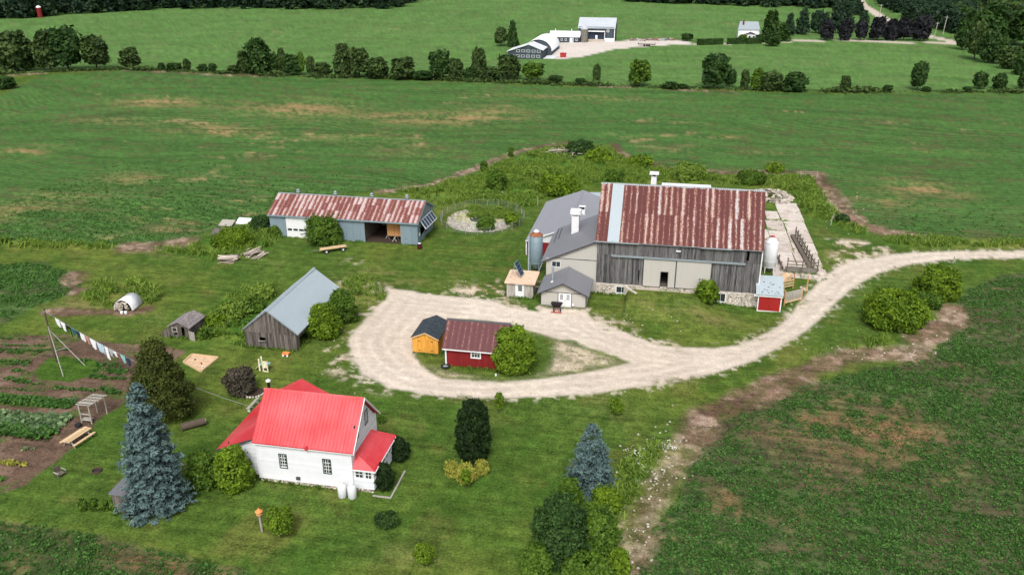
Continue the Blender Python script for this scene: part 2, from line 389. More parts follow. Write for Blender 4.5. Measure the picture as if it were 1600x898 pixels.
GARDEN = poly((-200,520),(0,526),(40,520),(110,525),(180,534),(240,541),(290,548),(280,560),(220,590),(205,622),(160,655),(128,682),(90,722),(40,758),(0,772),(-200,830))
GISLE = poly((50,580),(75,560),(110,553),(165,570),(150,583),(112,597),(60,590))
GSTRIP = poly((-100,608),(0,614),(60,620),(112,630),(108,640),(60,638),(0,632),(-100,628))
GBED = poly((-100,640),(0,640),(60,648),(100,655),(88,690),(60,684),(0,680),(-100,676))
NB = [(-500,368),(0,374),(60,378),(150,380),(215,386),(280,376),(340,360),(400,345),(440,322),(520,306),(570,300),(640,297),(700,284),(750,264),(800,244),(850,229),(900,224),(955,228),(975,246),(1010,260),(1050,266),(1120,273),(1200,271),(1272,274),(1292,298),(1310,325),(1345,350),(1385,364),(1440,370),(1600,375),(1900,380)]
MIDF = np.vstack([poly(*NB), poly((2300,150),(1600,147),(1300,145),(1000,137),(700,127),(400,118),(190,112),(60,122),(0,150),(-200,200),(-800,300))])
FARF = np.vstack([poly((-900,118),(-200,112),(0,118),(190,110),(400,116),(700,125),(1000,135),(1300,143),(1600,145),(2300,150)), np.array([(2500,300),(2500,2500),(-2500,2500),(-2500,300.)])])
STRIPS = [(poly((1490,482),(1484,498),(1462,515),(1428,540),(1395,553),(1340,557),(1270,573),(1215,592),(1155,624),(1110,652),(1085,682)), 2.2),
          (poly((1085,686),(1064,705),(1040,740),(1022,775),(1005,820),(985,900)), 1.8),
          (poly((600,299),(670,290),(720,272),(760,257),(800,241),(850,228),(900,223)), 1.5),
          (poly((960,226),(975,243),(1012,257),(1050,263),(1120,270),(1200,268),(1275,271)), 1.9),
          (poly((1275,273),(1300,305),(1318,330),(1345,350),(1385,362),(1425,367)), 2.2),
          (poly((190,387),(230,385),(285,378)), 2.4), (poly((120,430),(128,452),(115,458)), 1.6),
          (poly((75,490),(120,487),(200,488),(235,480)), 1.3),
          (poly((0,119),(60,118),(190,111),(330,118),(420,119)), 2.0), (poly((900,131),(1000,136),(1150,143)), 1.5)]
YARD2 = poly((868,92),(905,90),(960,79),(1040,74),(1084,72),(1074,67),(1000,65),(955,66),(870,67),(850,80))
ROAD2 = [(poly((1330,-8),(1342,0),(1349,8),(1385,30),(1412,42),(1440,54),(1475,62),(1520,73),(1560,86),(1600,97),(1660,115)), 3.6), (poly((1084,73),(1090,71.5),(1140,71),(1185,67)), 1.2),
         (poly((1185,67),(1225,65.5),(1290,64.5),(1370,66.5),(1470,68),(1500,69)), 3.6)]
WEEDS = [poly((600,301),(660,296),(760,264),(830,240),(900,226),(962,234),(1010,262),(1120,275),(1270,277),(1293,305),(1318,338),(1365,364),(1340,368),(1290,345),(1258,335),(1243,300),(1190,290),(940,285),(905,294),(855,300),(845,322),(800,326),(760,318),(720,318),(690,322),(660,312)),
         poly((1385,370),(1600,378),(1800,383),(1800,390),(1600,388),(1450,386),(1390,380)),
         poly((320,372),(400,350),(425,345),(440,372),(420,385),(385,402),(340,408),(290,398),(230,390)),
         poly((345,470),(385,450),(435,446),(405,490),(385,545),(330,525),(305,505),(335,490)),
         poly((-100,372),(0,376),(165,381),(185,392),(90,388),(0,388),(-100,388)),
         poly((130,445),(230,440),(260,460),(235,478),(150,480),(130,470)), poly((930,790),(1000,800),(990,850),(975,898),(960,930),(920,900)),
         poly((1280,560),(1385,520),(1400,545),(1330,562)), poly((1085,700),(1060,690),(1000,700),(960,740),(950,790),(1000,790),(1050,740)),
         poly((600,480),(560,470),(520,445),(560,430),(600,440))]
A0, A1 = -52, 52
angs = np.concatenate([np.linspace(-180, A0, 26)[:-1], np.linspace(A0, -43, 60)[:-1], np.linspace(-43, 43, 900)[:-1], np.linspace(43, A1, 60)[:-1], np.linspace(A1, 180, 26)])
rs = [1.]
while rs[-1] < 44: rs.append(rs[-1] + 3.5)
while rs[-1] < 800: rs.append(rs[-1] + max(.16, rs[-1] ** 2 / (44 * 832) * 1.45))
while rs[-1] < 6000: rs.append(rs[-1] * 1.12)
rs = np.array(rs)
AA, RR = np.meshgrid(np.radians(angs), rs)
GX = (RR * np.sin(AA - YAW)).ravel(); GY = (RR * np.cos(AA - YAW)).ravel()
nr, na = len(rs), len(angs)
def ground_cols(x, y):
    n = len(x)
    wx = x + (fbm(x, y, 3.0, 101) - .5) * 1.6; wy = y + (fbm(x, y, 3.0, 131) - .5) * 1.6
    f1 = fbm(x, y, 14, 7); f2 = fbm(x, y, 3.2, 9); f3 = fbm(x, y, .9, 11, 3); f4 = fbm(x, y, .35, 13, 2)
    def C(*c): return np.array(c)[None, :]
    def lay(col, w, c): return col * (1 - w[:, None]) + c * w[:, None]
    # mown grass
    col = C(.066, .116, .019) * np.ones((n, 1))
    col = lay(col, sst(.42, .68, f1) * .70, C(.112, .145, .026))
    col = lay(col, sst(.5, .75, fbm(x, y, 6, 23)) * .6, C(.040, .092, .012))
    col = lay(col, sst(.55, .78, f2) * .42, C(.125, .118, .034)); col = lay(col, sst(.54, .70, fbm(x, y, 2.1, 29, 3)) * .35, C(.030, .078, .010))
    col = col * (.68 + .64 * f3)[:, None] * (.80 + .40 * f4)[:, None]
    cls = np.zeros(n, int); row = np.zeros(n); ramp_ = np.zeros(n)
    # patchy tan areas of lawn
    for (px, py, rx, ry, a) in ((600,437,70,6,.9),(760,450,40,10,.9),(130,478,70,10,.45),(1110,500,60,9,.25),(560,465,40,12,.5),(300,400,140,6,.3),(210,493,40,8,.5),(1330,395,40,14,.6),(600,425,40,5,.5),(1040,490,90,10,.25),(940,650,60,20,.15),(640,870,100,20,.2)):
        c = G(px, py); sx = abs(G(px + rx, py)[0] - c[0]); sy = abs(G(px, py - ry)[1] - c[1])
        w = np.exp(-(((x - c[0]) / sx) ** 2 + ((y - c[1]) / sy) ** 2)) * a
        col = lay(col, w * sst(.35, .65, f2 * .5 + f3 * .5), C(.27, .20, .10))
    # tall grass
    for P in WEEDS:
        w = sst(-.6, .8, sdist(P, wx, wy))
        c = C(.055, .125, .017) * np.ones((n, 1)); c = lay(c, sst(.45, .62, f2), C(.13, .19, .03)); c = lay(c, sst(.5, .72, f1) * .6, C(.19, .18, .05)); c = c * (.6 + .8 * f3)[:, None]
        col = lay(col, w, c)
    # fields
    dist = np.sqrt(x * x + y * y)
    def field(P, soil, green, cid, dens, tan=.0, s=50, rowdir=None, soft=.6, tanc=(.33, .235, .12), rdir=.03):
        nonlocal col
        d = sdist(P, wx, wy); w = sst(-soft * .5, soft, d)
        g = fbm(x, y, 26, s) * .55 + fbm(x * .35, y, 7, s + 1) * .45
        cov = sst(1 - dens - .22, 1 - dens + .22, g * .8 + f3 * .2)
        c = lay(C(*soil) * np.ones((n, 1)), cov, C(*green)); yr_ = y + (fbm(x, y, 60, s + 20, 2) - .5) * 46; rw = fbm(x * .05, yr_, 2.6, s + 9, 2)
        c = c * (.66 + .68 * f3)[:, None] * (.74 + .52 * rw)[:, None]; c = lay(c, sst(.56, .75, fbm(x * .3, y, 1.7, s + 12, 3)) * .5, C(*soil))
        if tan:
            m = fbm(x * .55, y, 17, s + 3, 3) * .62 + fbm(x * .5, y, 2.6, s + 4, 3) * .38
            c = lay(c, sst(.665 - tan, .82 - tan, m) * sst(.30, .62, f3) * .75, C(*tanc) * (.7 + .6 * f3)[:, None])
        col = lay(col, w, c); cls[d > 0] = cid; row[d > 0] = (yr_ * .97 + x * rdir)[d > 0]; ramp_[d > 0] = 1
    field(MIDF, (.105, .088, .042), (.054, .122, .029), 4, .76, .045, 50, tanc=(.30, .21, .11))
    field(FARF, (.115, .165, .060), (.082, .168, .042), 5, .72, -.02, 60, tanc=(.20, .20, .08))
    field(FIELD_R, (.095, .070, .045), (.052, .086, .028), 2, .58, .07, 70, tanc=(.26, .15, .08), rdir=-.55)
    field(FIELD_BL, (.10, .075, .045), (.05, .085, .025), 3, .60, .06, 80, tanc=(.30, .19, .10))
    field(FIELD_L, (.085, .07, .042), (.05, .10, .025), 3, .7, .0, 85)
    # known dry patches of the big field, measured on the photograph
    for (px, py, rx, ry, a) in ((460,170,90,14,.8),(250,160,70,7,.9),(660,185,110,10,.8),(330,205,70,7,.9),(760,180,60,14,.6),(30,238,40,10,.7),(1445,296,55,13,.8),(1395,315,40,14,.4),(1130,214,22,2.5,.9),(90,310,80,12,.5),(210,280,60,12,.4),(640,235,60,10,.3),(20,330,50,14,.5),(250,345,90,5,.45),(1200,240,35,2,.8),(190,190,80,6,.5),(900,150,120,4,.5),(560,215,60,7,.5)):
        c = G(px, py); sx = abs(G(px + rx, py)[0] - c[0]); sy = abs(G(px, py - ry)[1] - c[1])
        w = np.exp(-(((x - c[0]) / sx) ** 2 + ((y - c[1]) / sy) ** 2)) * a
        col = lay(col, w * sst(.36, .70, fbm(x * .35, y, 3.2, 91, 4) * .55 + f3 * .45) * 1.0, C(.36, .23, .115))
    for (px, py, rx, ry, a) in ((1360,655,90,40,.9),(1420,690,70,30,.8),(1240,660,50,16,.7),(1190,690,60,16,.5),(1130,780,25,18,1),(1060,765,15,12,1),(1150,800,25,12,.8),(1290,760,40,25,.4),(1480,570,40,10,.4),(1340,740,120,30,.35),(1110,870,60,30,.5),(1250,830,60,40,.4),(1200,620,40,14,.4),(1470,740,40,16,.5),(40,830,50,8,.5),(140,850,60,10,.6),(230,880,110,14,.9),(1300,690,60,30,.5)):
        c = G(px, py); sx = abs(G(px + rx, py)[0] - c[0]); sy = abs(G(px, py - ry)[1] - c[1])
        w = np.exp(-(((x - c[0]) / sx) ** 2 + ((y - c[1]) / sy) ** 2)) * a
        col = lay(col, w * sst(.38, .70, f2 * .5 + f3 * .5) * .8, C(.24, .135, .075)); 
    for k, (P, wd) in enumerate(STRIPS):
        dd = ldist(P, x + (fbm(x, y, 5, 151) - .5) * 3, y + (fbm(x, y, 5, 161) - .5) * 3) + (f2 - .5) * 1.6; w = 1 - sst(wd * .35, wd * 1.25, dd)
        c = lay(C(.22, .145, .10) * np.ones((n, 1)), sst(.42, .66, f2 * .5 + f3 * .5), C(.36, .275, .21)); c = lay(c, sst(.48, .62, f1 * .5 + f2 * .5), C(.115, .072, .048)); c = c * (.55 + .55 * f3)[:, None]; w = w * (.72 + .28 * sst(.38, .52, f3)) * (.7 if k == 1 else 1.)
        col = lay(col, w, c * (.75 + .5 * f4)[:, None]); cls[(w > .5)] = 8
    # garden
    d = sdist(GARDEN, wx, wy); w = sst(-.3, .3, d)
    c = C(.115, .076, .054) * (.7 + .6 * f3)[:, None]; c = lay(c, sst(.52, .7, f2) * .6, C(.20, .135, .10)); c = lay(c, sst(.56, .72, fbm(x, y, 2.2, 33)) * .8, C(.06, .10, .02))
    col = lay(col, w, c); cls[d > 0] = 6
    for P in (GISLE, GSTRIP):
        d = sdist(P, wx, wy); w = sst(-.3, .3, d); col = lay(col, w, C(.05, .105, .014) * (.75 + .5 * f3)[:, None]); cls[d > 0] = 0
    # gravel
    grav = C(.60, .525, .445) * (.84 + .22 * fbm(x, y, 4, 41))[:, None] * (.90 + .2 * f4)[:, None]
    grav = lay(grav, sst(.5, .7, f1) * .35, C(.50, .42, .345))
    dd = sdist(DRIVE, x + (f2 - .5) * 1.0, y + (f2 - .5) * 1.0); di = sdist(ISLE, x + (f2 - .5) * 1.2, y + (f2 - .5) * 1.2)
    # wheel tracks worn paler and smoother, following the lane
    wob = dd + (fbm(x, y, 6, 301, 2) - .5) * .8; tr = sum(np.exp(-((wob - q_) / .30) ** 2) for q_ in (.95, 2.6, 4.3, 6.0)); cr_ = sum(np.exp(-((wob - q_) / .35) ** 2) for q_ in (1.8, 3.5, 5.2))
    grav = grav * (.95 + .11 * tr * fbm(x, y, 5, 311, 2) * 1.6)[:, None]; grav = lay(grav, cr_ * sst(.40, .60, f2) * .28, C(.40, .335, .27)); grav = grav * (.89 + .22 * fbm(x, y, .6, 321, 2))[:, None]; grav = lay(grav, sst(.62, .70, f2) * sst(.5, .6, f3) * (1 - sst(.3, 1.6, dd)) * .7, C(.10, .12, .03))
    w = sst(-.35, .35, dd) * (1 - sst(-.4, .4, di))
    edge = sst(-1.6, .2, dd) * (1 - sst(-.3, 1.0, dd)); w = np.maximum(w, edge * sst(.55, .63, f3 * .7 + f4 * .3) * .9)
    wi = sst(-.2, 1.5, di); pat = sst(.50, .60, f2 * .55 + f3 * .45)
    gi = sdist(ISLEG, wx, wy); inner = wi * (1 - sst(-.8, 1, gi))
    col = lay(col, inner * (.5 + .5 * pat) * .95, C(.46, .385, .29) * (.8 + .4 * f4)[:, None])
    for P in APRON:
        a = sst(-1.2, 1.2, sdist(P, wx, wy)); col = lay(col, a * sst(.50, .60, f2 * .5 + f3 * .5) * .9, C(.50, .42, .33) * (.8 + .4 * f4)[:, None])
    col = lay(col, w, grav); cls[(w > .5)] = 1
    # pond-side gravel bowl
    dp = np.sqrt(((x + 30.9) / 6.1) ** 2 + ((y - 134.8) / 7.2) ** 2) + (f2 - .5) * .12
    w = 1 - sst(.93, 1.0, dp)
    c = C(.38, .385, .34) * (.7 + .6 * f4)[:, None]; c = lay(c, sst(.5, .6, f2 * .7 + f3 * .3) * sst(131.5, 137, y), C(.42, .44, .14)); c = lay(c, sst(.55, .62, f3) * sst(134, 138, y), C(.06, .12, .02))
    col = lay(col, w, c); cls[(w > .5)] = 9
    # the neighbour's yard and the roads
    d = sdist(YARD2, x, y); w = sst(-1, 1, d); col = lay(col, w, C(.55, .50, .46) * (.9 + .2 * f1)[:, None]); cls[w > .5] = 10
    for P, wd in ROAD2:
        w = 1 - sst(wd * .8, wd * 1.1, ldist(P, x, y)); col = lay(col, w, C(.50, .43, .37) * np.ones((n, 1))); cls[w > .5] = 11
    grain = np.where(cls == 1, .45, 1.25) * np.clip(1.3 - dist / 500, .35, 1)
    ramp_[(cls != 2) & (cls != 3) & (cls != 4) & (cls != 5)] = 0
    ground_cols.row = row; ground_cols.ramp = ramp_
    return np.clip(col, 0, 1), cls, grain
GCOL, GCLS, GGR = ground_cols(GX, GY); GROW, GRMP = ground_cols.row, ground_cols.ramp
GZ = hz(GX, GY)
GV = np.stack([GX, GY, GZ], 1)
ii, jj = np.meshgrid(np.arange(nr - 1), np.arange(na - 1), indexing='ij')
a = (ii * na + jj).ravel(); GF = np.stack([a, a + 1, a + na + 1, a + na], 1)[:, ::-1]
fc = GCLS[GF[:, 0]]
t = NT('terrain'); ca = t.attr('col').outputs['Color']; gr = t.attr('grain').outputs['Fac']; p = t.new('ShaderNodeNewGeometry').outputs['Position']
n1 = t.noise(p, 4.5, 5, .75); n2 = t.noise(p, 1.1, 4, .6); n3 = t.noise(p, 16., 2, .7)
mp = t.mapv(p, (.10, 1.4, 1)); n4 = t.noise(mp, 1.0, 3, .6)
amp = t.math('MULTIPLY', t.math('SUBTRACT', t.math('ADD', t.math('MULTIPLY', n1, .6), t.math('ADD', t.math('MULTIPLY', n2, .2), t.math('MULTIPLY', n3, .2))), .5), 4.2)
amp = t.math('ADD', amp, t.math('MULTIPLY', t.math('SUBTRACT', n4, .5), .9))
wv = t.math('SINE', t.math('MULTIPLY', t.attr('row').outputs['Fac'], 6.2832 / 1.75)); wv = t.math('MULTIPLY', t.math('MULTIPLY', wv, .12), t.math('MULTIPLY', t.attr('ramp').outputs['Fac'], t.math('ADD', .4, n2)))
k = t.math('ADD', t.math('ADD', 1.0, wv), t.math('MULTIPLY', amp, gr))
vm = t.new('ShaderNodeVectorMath', operation='SCALE'); t.link(ca, vm.inputs[0]); t.link(k, vm.inputs['Scale'])
t.link(vm.outputs[0], t.b.inputs['Base Color']); t.b.inputs['Roughness'].default_value = .95; t.b.inputs['Specular IOR Level'].default_value = .08
t.bump(n1, .5, .12); M['terrain'] = t.m
NAMES = {0: 'ground', 1: 'gravel_driveway', 2: 'bean_field', 3: 'crop_field', 4: 'middle_field', 5: 'far_field', 6: 'garden_soil', 8: 'bare_field_margin', 9: 'pond_bed', 10: 'gravel_yard', 11: 'road'}
for cid, nm in NAMES.items():
    F = GF[fc == cid]
    if not len(F): continue
    u, inv = np.unique(F, return_inverse=True)
    me = np_mesh(nm, GV[u], inv.reshape(F.shape), mat=M['terrain'], col=GCOL[u], extra=(GGR[u], GROW[u], GRMP[u]), smooth=True)
    o = bpy.data.objects.new(nm, me); COL.objects.link(o); o['kind'] = 'structure'

# ================================================================== FOLIAGE GEOMETRY
def quads(P, U, W):                      # leaf quads around points P spanned by U and W
    n = len(P); V = np.empty((n * 4, 3)); V[0::4] = P - U - W; V[1::4] = P + U - W; V[2::4] = P + U + W; V[3::4] = P - U + W
    return V, np.arange(n * 4).reshape(n, 4)
def unit(v): return v / (np.linalg.norm(v, axis=1, keepdims=True) + 1e-9)
def leaves(P, Nn, size, rg, jit=.7, asp=1.6):
    n = len(P); N = unit(Nn + rg.normal(0, jit, (n, 3))); A = unit(np.cross(N, rg.normal(0, 1, (n, 3)))); B = np.cross(N, A)
    s = size * rg.uniform(.6, 1.3, (n, 1)); return quads(P, A * s * asp * .5, B * s * .5)
def crown(h, w, n, leaf, seed, lobes=14, base=.18, shape='round', gap=.0, solid=.75):
    """leaf cloud: leaf faces spread over lobes that sit just inside an uneven envelope of height h and width w"""
    rg = np.random.default_rng(seed)
    def env(f):                                     # radius (0..1) at relative height f above the base of the foliage
        if shape == 'cone': return (1 - f) ** .8
        if shape == 'juniper': return np.minimum(1, (1.06 - f) * 1.45) ** .8 * (.85 + .15 * np.minimum(1, f * 4))
        if shape == 'column': return np.minimum(1, np.sqrt(np.maximum(0, 1 - np.maximum(0, (f - .62) / .40) ** 2))) * np.minimum(1, .80 + .6 * f)
        if shape == 'tall': return np.sqrt(np.maximum(.02, 1 - np.abs(2 * f - .85) ** 2.2 / 1.35))
        if base < .1: return np.sqrt(np.maximum(.02, 1 - np.maximum(0, (f - .22) / .80) ** 2)) * (.80 + .20 * np.minimum(1, f / .25))
        return np.sqrt(np.maximum(.02, 1 - np.abs((f - .42) / .60) ** 2))
    lr = w * .5 * (.56 if lobes < 9 else .44 if lobes < 16 else .36 if lobes < 27 else .29 if lobes < 40 else .24)
    z0 = h * base; H_ = h - z0; fz = np.sort(rg.uniform(.0, 1, lobes)) * .0 + (np.arange(lobes) + rg.uniform(.1, .9, lobes)) / lobes
    fz = fz ** .9; ang = np.arange(lobes) * 2.399 + rg.uniform(-.5, .5, lobes); sc = rg.uniform(.75, 1.15, lobes)
    zc = z0 + np.clip(fz * H_, min(lr * .45, H_ * .3), H_ - lr * .75); R_ = np.maximum(0, env((zc - z0) / H_) * w / 2 * (1 + rg.uniform(-.10, .12, lobes)) - lr * sc * .85) * rg.uniform(.72, 1.0, lobes)
    C = np.stack([np.cos(ang) * R_, np.sin(ang) * R_, zc, sc], 1)
    idx = rg.integers(0, lobes, n); D = unit(rg.normal(0, 1, (n, 3))); out = unit(C[idx, :3] - np.array([0, 0, z0 + H_ * .3])); D = unit(D + out * .55)
    rr = lr * C[idx, 3] * (solid + (1 - solid) * rg.uniform(0, 1, n)) * rg.uniform(.85, 1.15, n)
    P = C[idx, :3] + D * rr[:, None] * np.array([1, 1, .85])
    m = int(n * .28); k = rg.integers(0, n, m); ff = rg.uniform(0, 1, m); aa = rg.uniform(0, 6.283, m); e = env(ff) * w / 2 * rg.uniform(.55, .86, m)
    P[k] = np.stack([np.cos(aa) * e, np.sin(aa) * e, z0 + ff * H_ * .94], 1); D[k] = unit(np.stack([np.cos(aa), np.sin(aa), ff], 1))
    ns = lobes * 5; q = rg.integers(0, n, ns); L_ = rg.uniform(.05, .15, ns) * w; per = max(3, int(n * .10 / ns)); dst = rg.integers(0, n, ns * per)
    dv = unit(D[q] + np.array([0, 0, .45]) + rg.normal(0, .25, (ns, 3))); tt = rg.uniform(0, 1, (ns, per, 1)); pts = P[q][:, None] + dv[:, None] * L_[:, None, None] * tt + rg.normal(0, leaf * .45, (ns, per, 3)); P[dst] = pts.reshape(-1, 3)
    P[:, 2] = np.clip(P[:, 2], z0 * .7 + rg.uniform(0, .12, n), h * 1.05)
    V, F = leaves(P, D + np.array([0, 0, .5]), leaf, rg)
    lt = rg.uniform(.0, .8, lobes); T = np.clip(lt[idx] * .5 + rg.uniform(0, .55, n), 0, 1)
    return V, F, np.repeat(T, 4), C
def crown_mesh(name, mat, **k):
    V, F, T, C = crown(**k); return np_mesh(name, V, F, T, mat), C
def trunk_mb(h, r, C, seed, nb=6, lean=0.):
    rng = random.Random(seed); mb = MB(); top = h * .62
    pts = [(0, 0, -.3), (rng.uniform(-.1, .1) * r * 3, 0, top * .4), (lean + rng.uniform(-.2, .2) * r * 2, rng.uniform(-.2, .2) * r * 2, top)]
    mb.tube(pts, [r * 1.15, r * .8, r * .4], 7, .5)
    for k in range(min(nb, len(C))):
        c = C[k]; z = h * rng.uniform(.2, .5); mb.tube([(0, 0, z), (c[0] * .5, c[1] * .5, (z + c[2]) / 2 + h * .03), (c[0] * .9, c[1] * .9, c[2])], [r * .42, r * .28, r * .10], 5, .4)
    return mb
def tree(name, label, cat, x, y, h, w, mat, n, leaf, seed, group=None, shape='round', lobes=14, base=.18, tr=.0, nb=6, solid=.75, partname='crown'):
    z = hz1(x, y); T = thing(name, label, cat, (x, y, z), group=group)
    me, C = crown_mesh(partname, mat, h=h, w=w, n=n, leaf=leaf, seed=seed, lobes=lobes, base=base, shape=shape, solid=solid)
    inst(partname, me, T)
    part('trunk' if h > 2.2 else 'stem', trunk_mb(h, tr or max(.03, h * .022), C, seed, nb), M['bark'], T, local=True)
    return T
# ================================================================== BUILDING HELPERS
RG = random.Random(11)
X, Y, Zv = Vector((1, 0, 0)), Vector((0, 1, 0)), Vector((0, 0, 1))
def south(x, y): return (Vector((x, y, 0)), X, -Y)
def north(x, y): return (Vector((x, y, 0)), X, Y)
def east(x, y): return (Vector((x, y, 0)), Y, X)
def west(x, y): return (Vector((x, y, 0)), Y, -X)
def boards(mb, F, a0, a1, z0, top, bw=.25, holes=(), th=.05, jit=.012, gap=.012, tj=.42, n0=-.06, ragged=0.):
    """upright boards side by side, each a solid of its own, cut around the openings (a0,a1,z0,z1)"""
    n = max(1, round((a1 - a0) / bw)); w = (a1 - a0) / n; O, A, N = F
    edges = sorted(set([a0 + w * k for k in range(n + 1)] + [e for h in holes for e in (h[0], h[1]) if a0 < e < a1]))
    tn = {}
    for l, r in zip(edges[:-1], edges[1:]):
        if r - l < .01: continue
        k = int((l - a0 + 1e-4) / w); t = tn.setdefault(k, (RG.uniform(.5 - tj, .5 + tj), RG.uniform(0, jit))); mid = (l + r) / 2
        tl, trr = (top(l), top(r)) if callable(top) else (top, top)
        zz = [z0 + (RG.uniform(-ragged, ragged) if ragged else 0)]
        for h in sorted(h for h in holes if h[0] - 1e-6 < mid < h[1] + 1e-6): zz += [h[2], h[3]]
        for q in range(0, len(zz), 2):
            zb = zz[q]; last = q + 1 >= len(zz); zl, zr = (tl, trr) if last else (zz[q + 1], zz[q + 1])
            if max(zl, zr) - zb < .01: continue
            zl, zr = max(zl, zb + .002), max(zr, zb + .002)
            la, ra = l + gap / 2, r - gap / 2; d0, d1 = n0, n0 + th + t[1]
            P = lambda a_, n_, z_: tuple(O + A * a_ + N * n_ + Zv * z_)
            mb.add([P(la, d0, zb), P(ra, d0, zb), P(ra, d0, zr), P(la, d0, zl), P(la, d1, zb), P(ra, d1, zb), P(ra, d1, zr), P(la, d1, zl)],
                   [(0, 1, 2, 3), (7, 6, 5, 4), (0, 4, 5, 1), (1, 5, 6, 2), (2, 6, 7, 3), (3, 7, 4, 0)], t[0])
def clap(mb, F, rng_at, z0, z1, h=.19, holes=(), n0=-.05):
    """lapped horizontal boards; rng_at(z) gives the wall's extent at that height"""
    O, A, N = F; z = z0
    while z < z1 - .02:
        zt = min(z + h, z1); a0, a1 = rng_at((z + zt) / 2)
        cuts = sorted((max(a0, q[0]), min(a1, q[1])) for q in holes if q[2] < (z + zt) / 2 < q[3])
        s = a0; segs = []
        for c0, c1 in cuts: segs.append((s, c0)); s = c1
        segs.append((s, a1)); t = RG.uniform(.2, .8)
        for l, r in segs:
            if r - l < .02: continue
            P = lambda a_, n_, z_: tuple(O + A * a_ + N * n_ + Zv * z_)
            mb.add([P(l, n0, z), P(r, n0, z), P(r, n0, zt), P(l, n0, zt), P(l, .055, z), P(r, .055, z), P(r, .005, zt), P(l, .005, zt)],
                   [(0, 1, 2, 3), (7, 6, 5, 4), (0, 4, 5, 1), (1, 5, 6, 2), (2, 6, 7, 3), (3, 7, 4, 0)], t)
        z = zt
def window(parent, F, a0, a1, z0, z1, nx=2, ny=2, mat='white', casing=.10, proud=.07, sash='white', name='window', label=None):
    f = MB()
    for q in ((a0 - casing, a1 + casing, z1, z1 + casing), (a0 - casing, a1 + casing, z0 - casing, z0), (a0 - casing, a0, z0, z1), (a1, a1 + casing, z0, z1)):
        f.obox(F, q[0], q[1], -.05, proud, q[2], q[3])
    w = part(name, f, M[mat], parent, label)
    s = MB(); b = .022
    for k in range(nx + 1): c = a0 + (a1 - a0) * k / nx; s.obox(F, max(a0, c - b), min(a1, c + b), -.02, .03, z0, z1)
    for k in range(ny + 1):
        c = z0 + (z1 - z0) * k / ny
        for j in range(nx): s.obox(F, a0 + (a1 - a0) * j / nx + b, a0 + (a1 - a0) * (j + 1) / nx - b, -.02, .028, max(z0, c - b), min(z1, c + b))
    part('sash', s, M[sash], w)
    g = MB().obox(F, a0, a1, -.04, .004, z0, z1); part('pane', g, M['glass'], w)
    return w
def panel_mesh(name, w, l, mat, nrib=3, rib=.028):
    xs = []; zs = []
    for k in range(nrib + 1):
        c = w * k / nrib; hw = .018
        for dx, z in ((-hw * 1.6, 0), (-hw, rib), (hw, rib), (hw * 1.6, 0)):
            x = c + dx
            if k == 0 and dx < 0: continue
            if k == nrib and dx > hw: continue
            xs.append(x); zs.append(z)
    n = len(xs); mb = MB()
    mb.add([(x, 0, z) for x, z in zip(xs, zs)] + [(x, l, z) for x, z in zip(xs, zs)], [(i, i + 1, n + i + 1, n + i) for i in range(n - 1)])
    mb.add([(xs[0], 0, -.006), (xs[-1], 0, -.006), (xs[-1], l, -.006), (xs[0], l, -.006)], [(3, 2, 1, 0)])
    return mb_mesh(name, mb, mat)
def roof_panels(parent, O, U, S, ncol, rows, mat, name='roof_sheet', nrib=3, jit=.012, special=None):
    """loose metal sheets laid on a slope: O eave corner, U along the eave, S up the slope (full vectors)"""
    U = Vector(U); S = Vector(S); O = Vector(O); w = U.length / ncol; u = U.normalized(); s = S.normalized(); nrm = u.cross(s).normalized()
    off = Vector((0, 0, 0)); p = parent
    while p: off += p.location; p = p.parent
    meshes = {}; rng = random.Random(int(abs(O.x) * 10)); acc = 0.
    for r, fr in enumerate(rows):
        l = S.length * fr + .06; me = meshes.setdefault(round(fr, 3), panel_mesh(name, w + .01, l, mat, nrib))
        for c in range(ncol):
            o = O + u * (w * c) + s * (S.length * acc) + nrm * (.012 + r * .006 + rng.uniform(0, jit)) - off
            m = Matrix((( u.x, s.x, nrm.x, o.x), (u.y, s.y, nrm.y, o.y), (u.z, s.z, nrm.z, o.z), (0, 0, 0, 1)))
            ob = inst(name, me, parent, M4=m)
            if special and special(c, r):
                ob.material_slots[0].link = 'OBJECT'; ob.material_slots[0].material = special(c, r)
        acc += fr
def ribs(mb, a, b, c, d, n, w=.03, h=.03):
    """standing ribs running from edge a-b up to edge d-c"""
    a, b, c, d = map(Vector, (a, b, c, d)); nn = (b - a).cross(d - a).normalized()
    if nn.z < 0: nn = -nn
    u = (b - a).normalized() * w
    for k in range(n + 1):
        f = k / n; p = a.lerp(b, f); q = d.lerp(c, f)
        if (q - p).length < .2: continue
        mb.hexa([p - u / 2, p + u / 2, q + u / 2, q - u / 2], [p - u / 4 + nn * h, p + u / 4 + nn * h, q + u / 4 + nn * h, q - u / 4 + nn * h], .5)
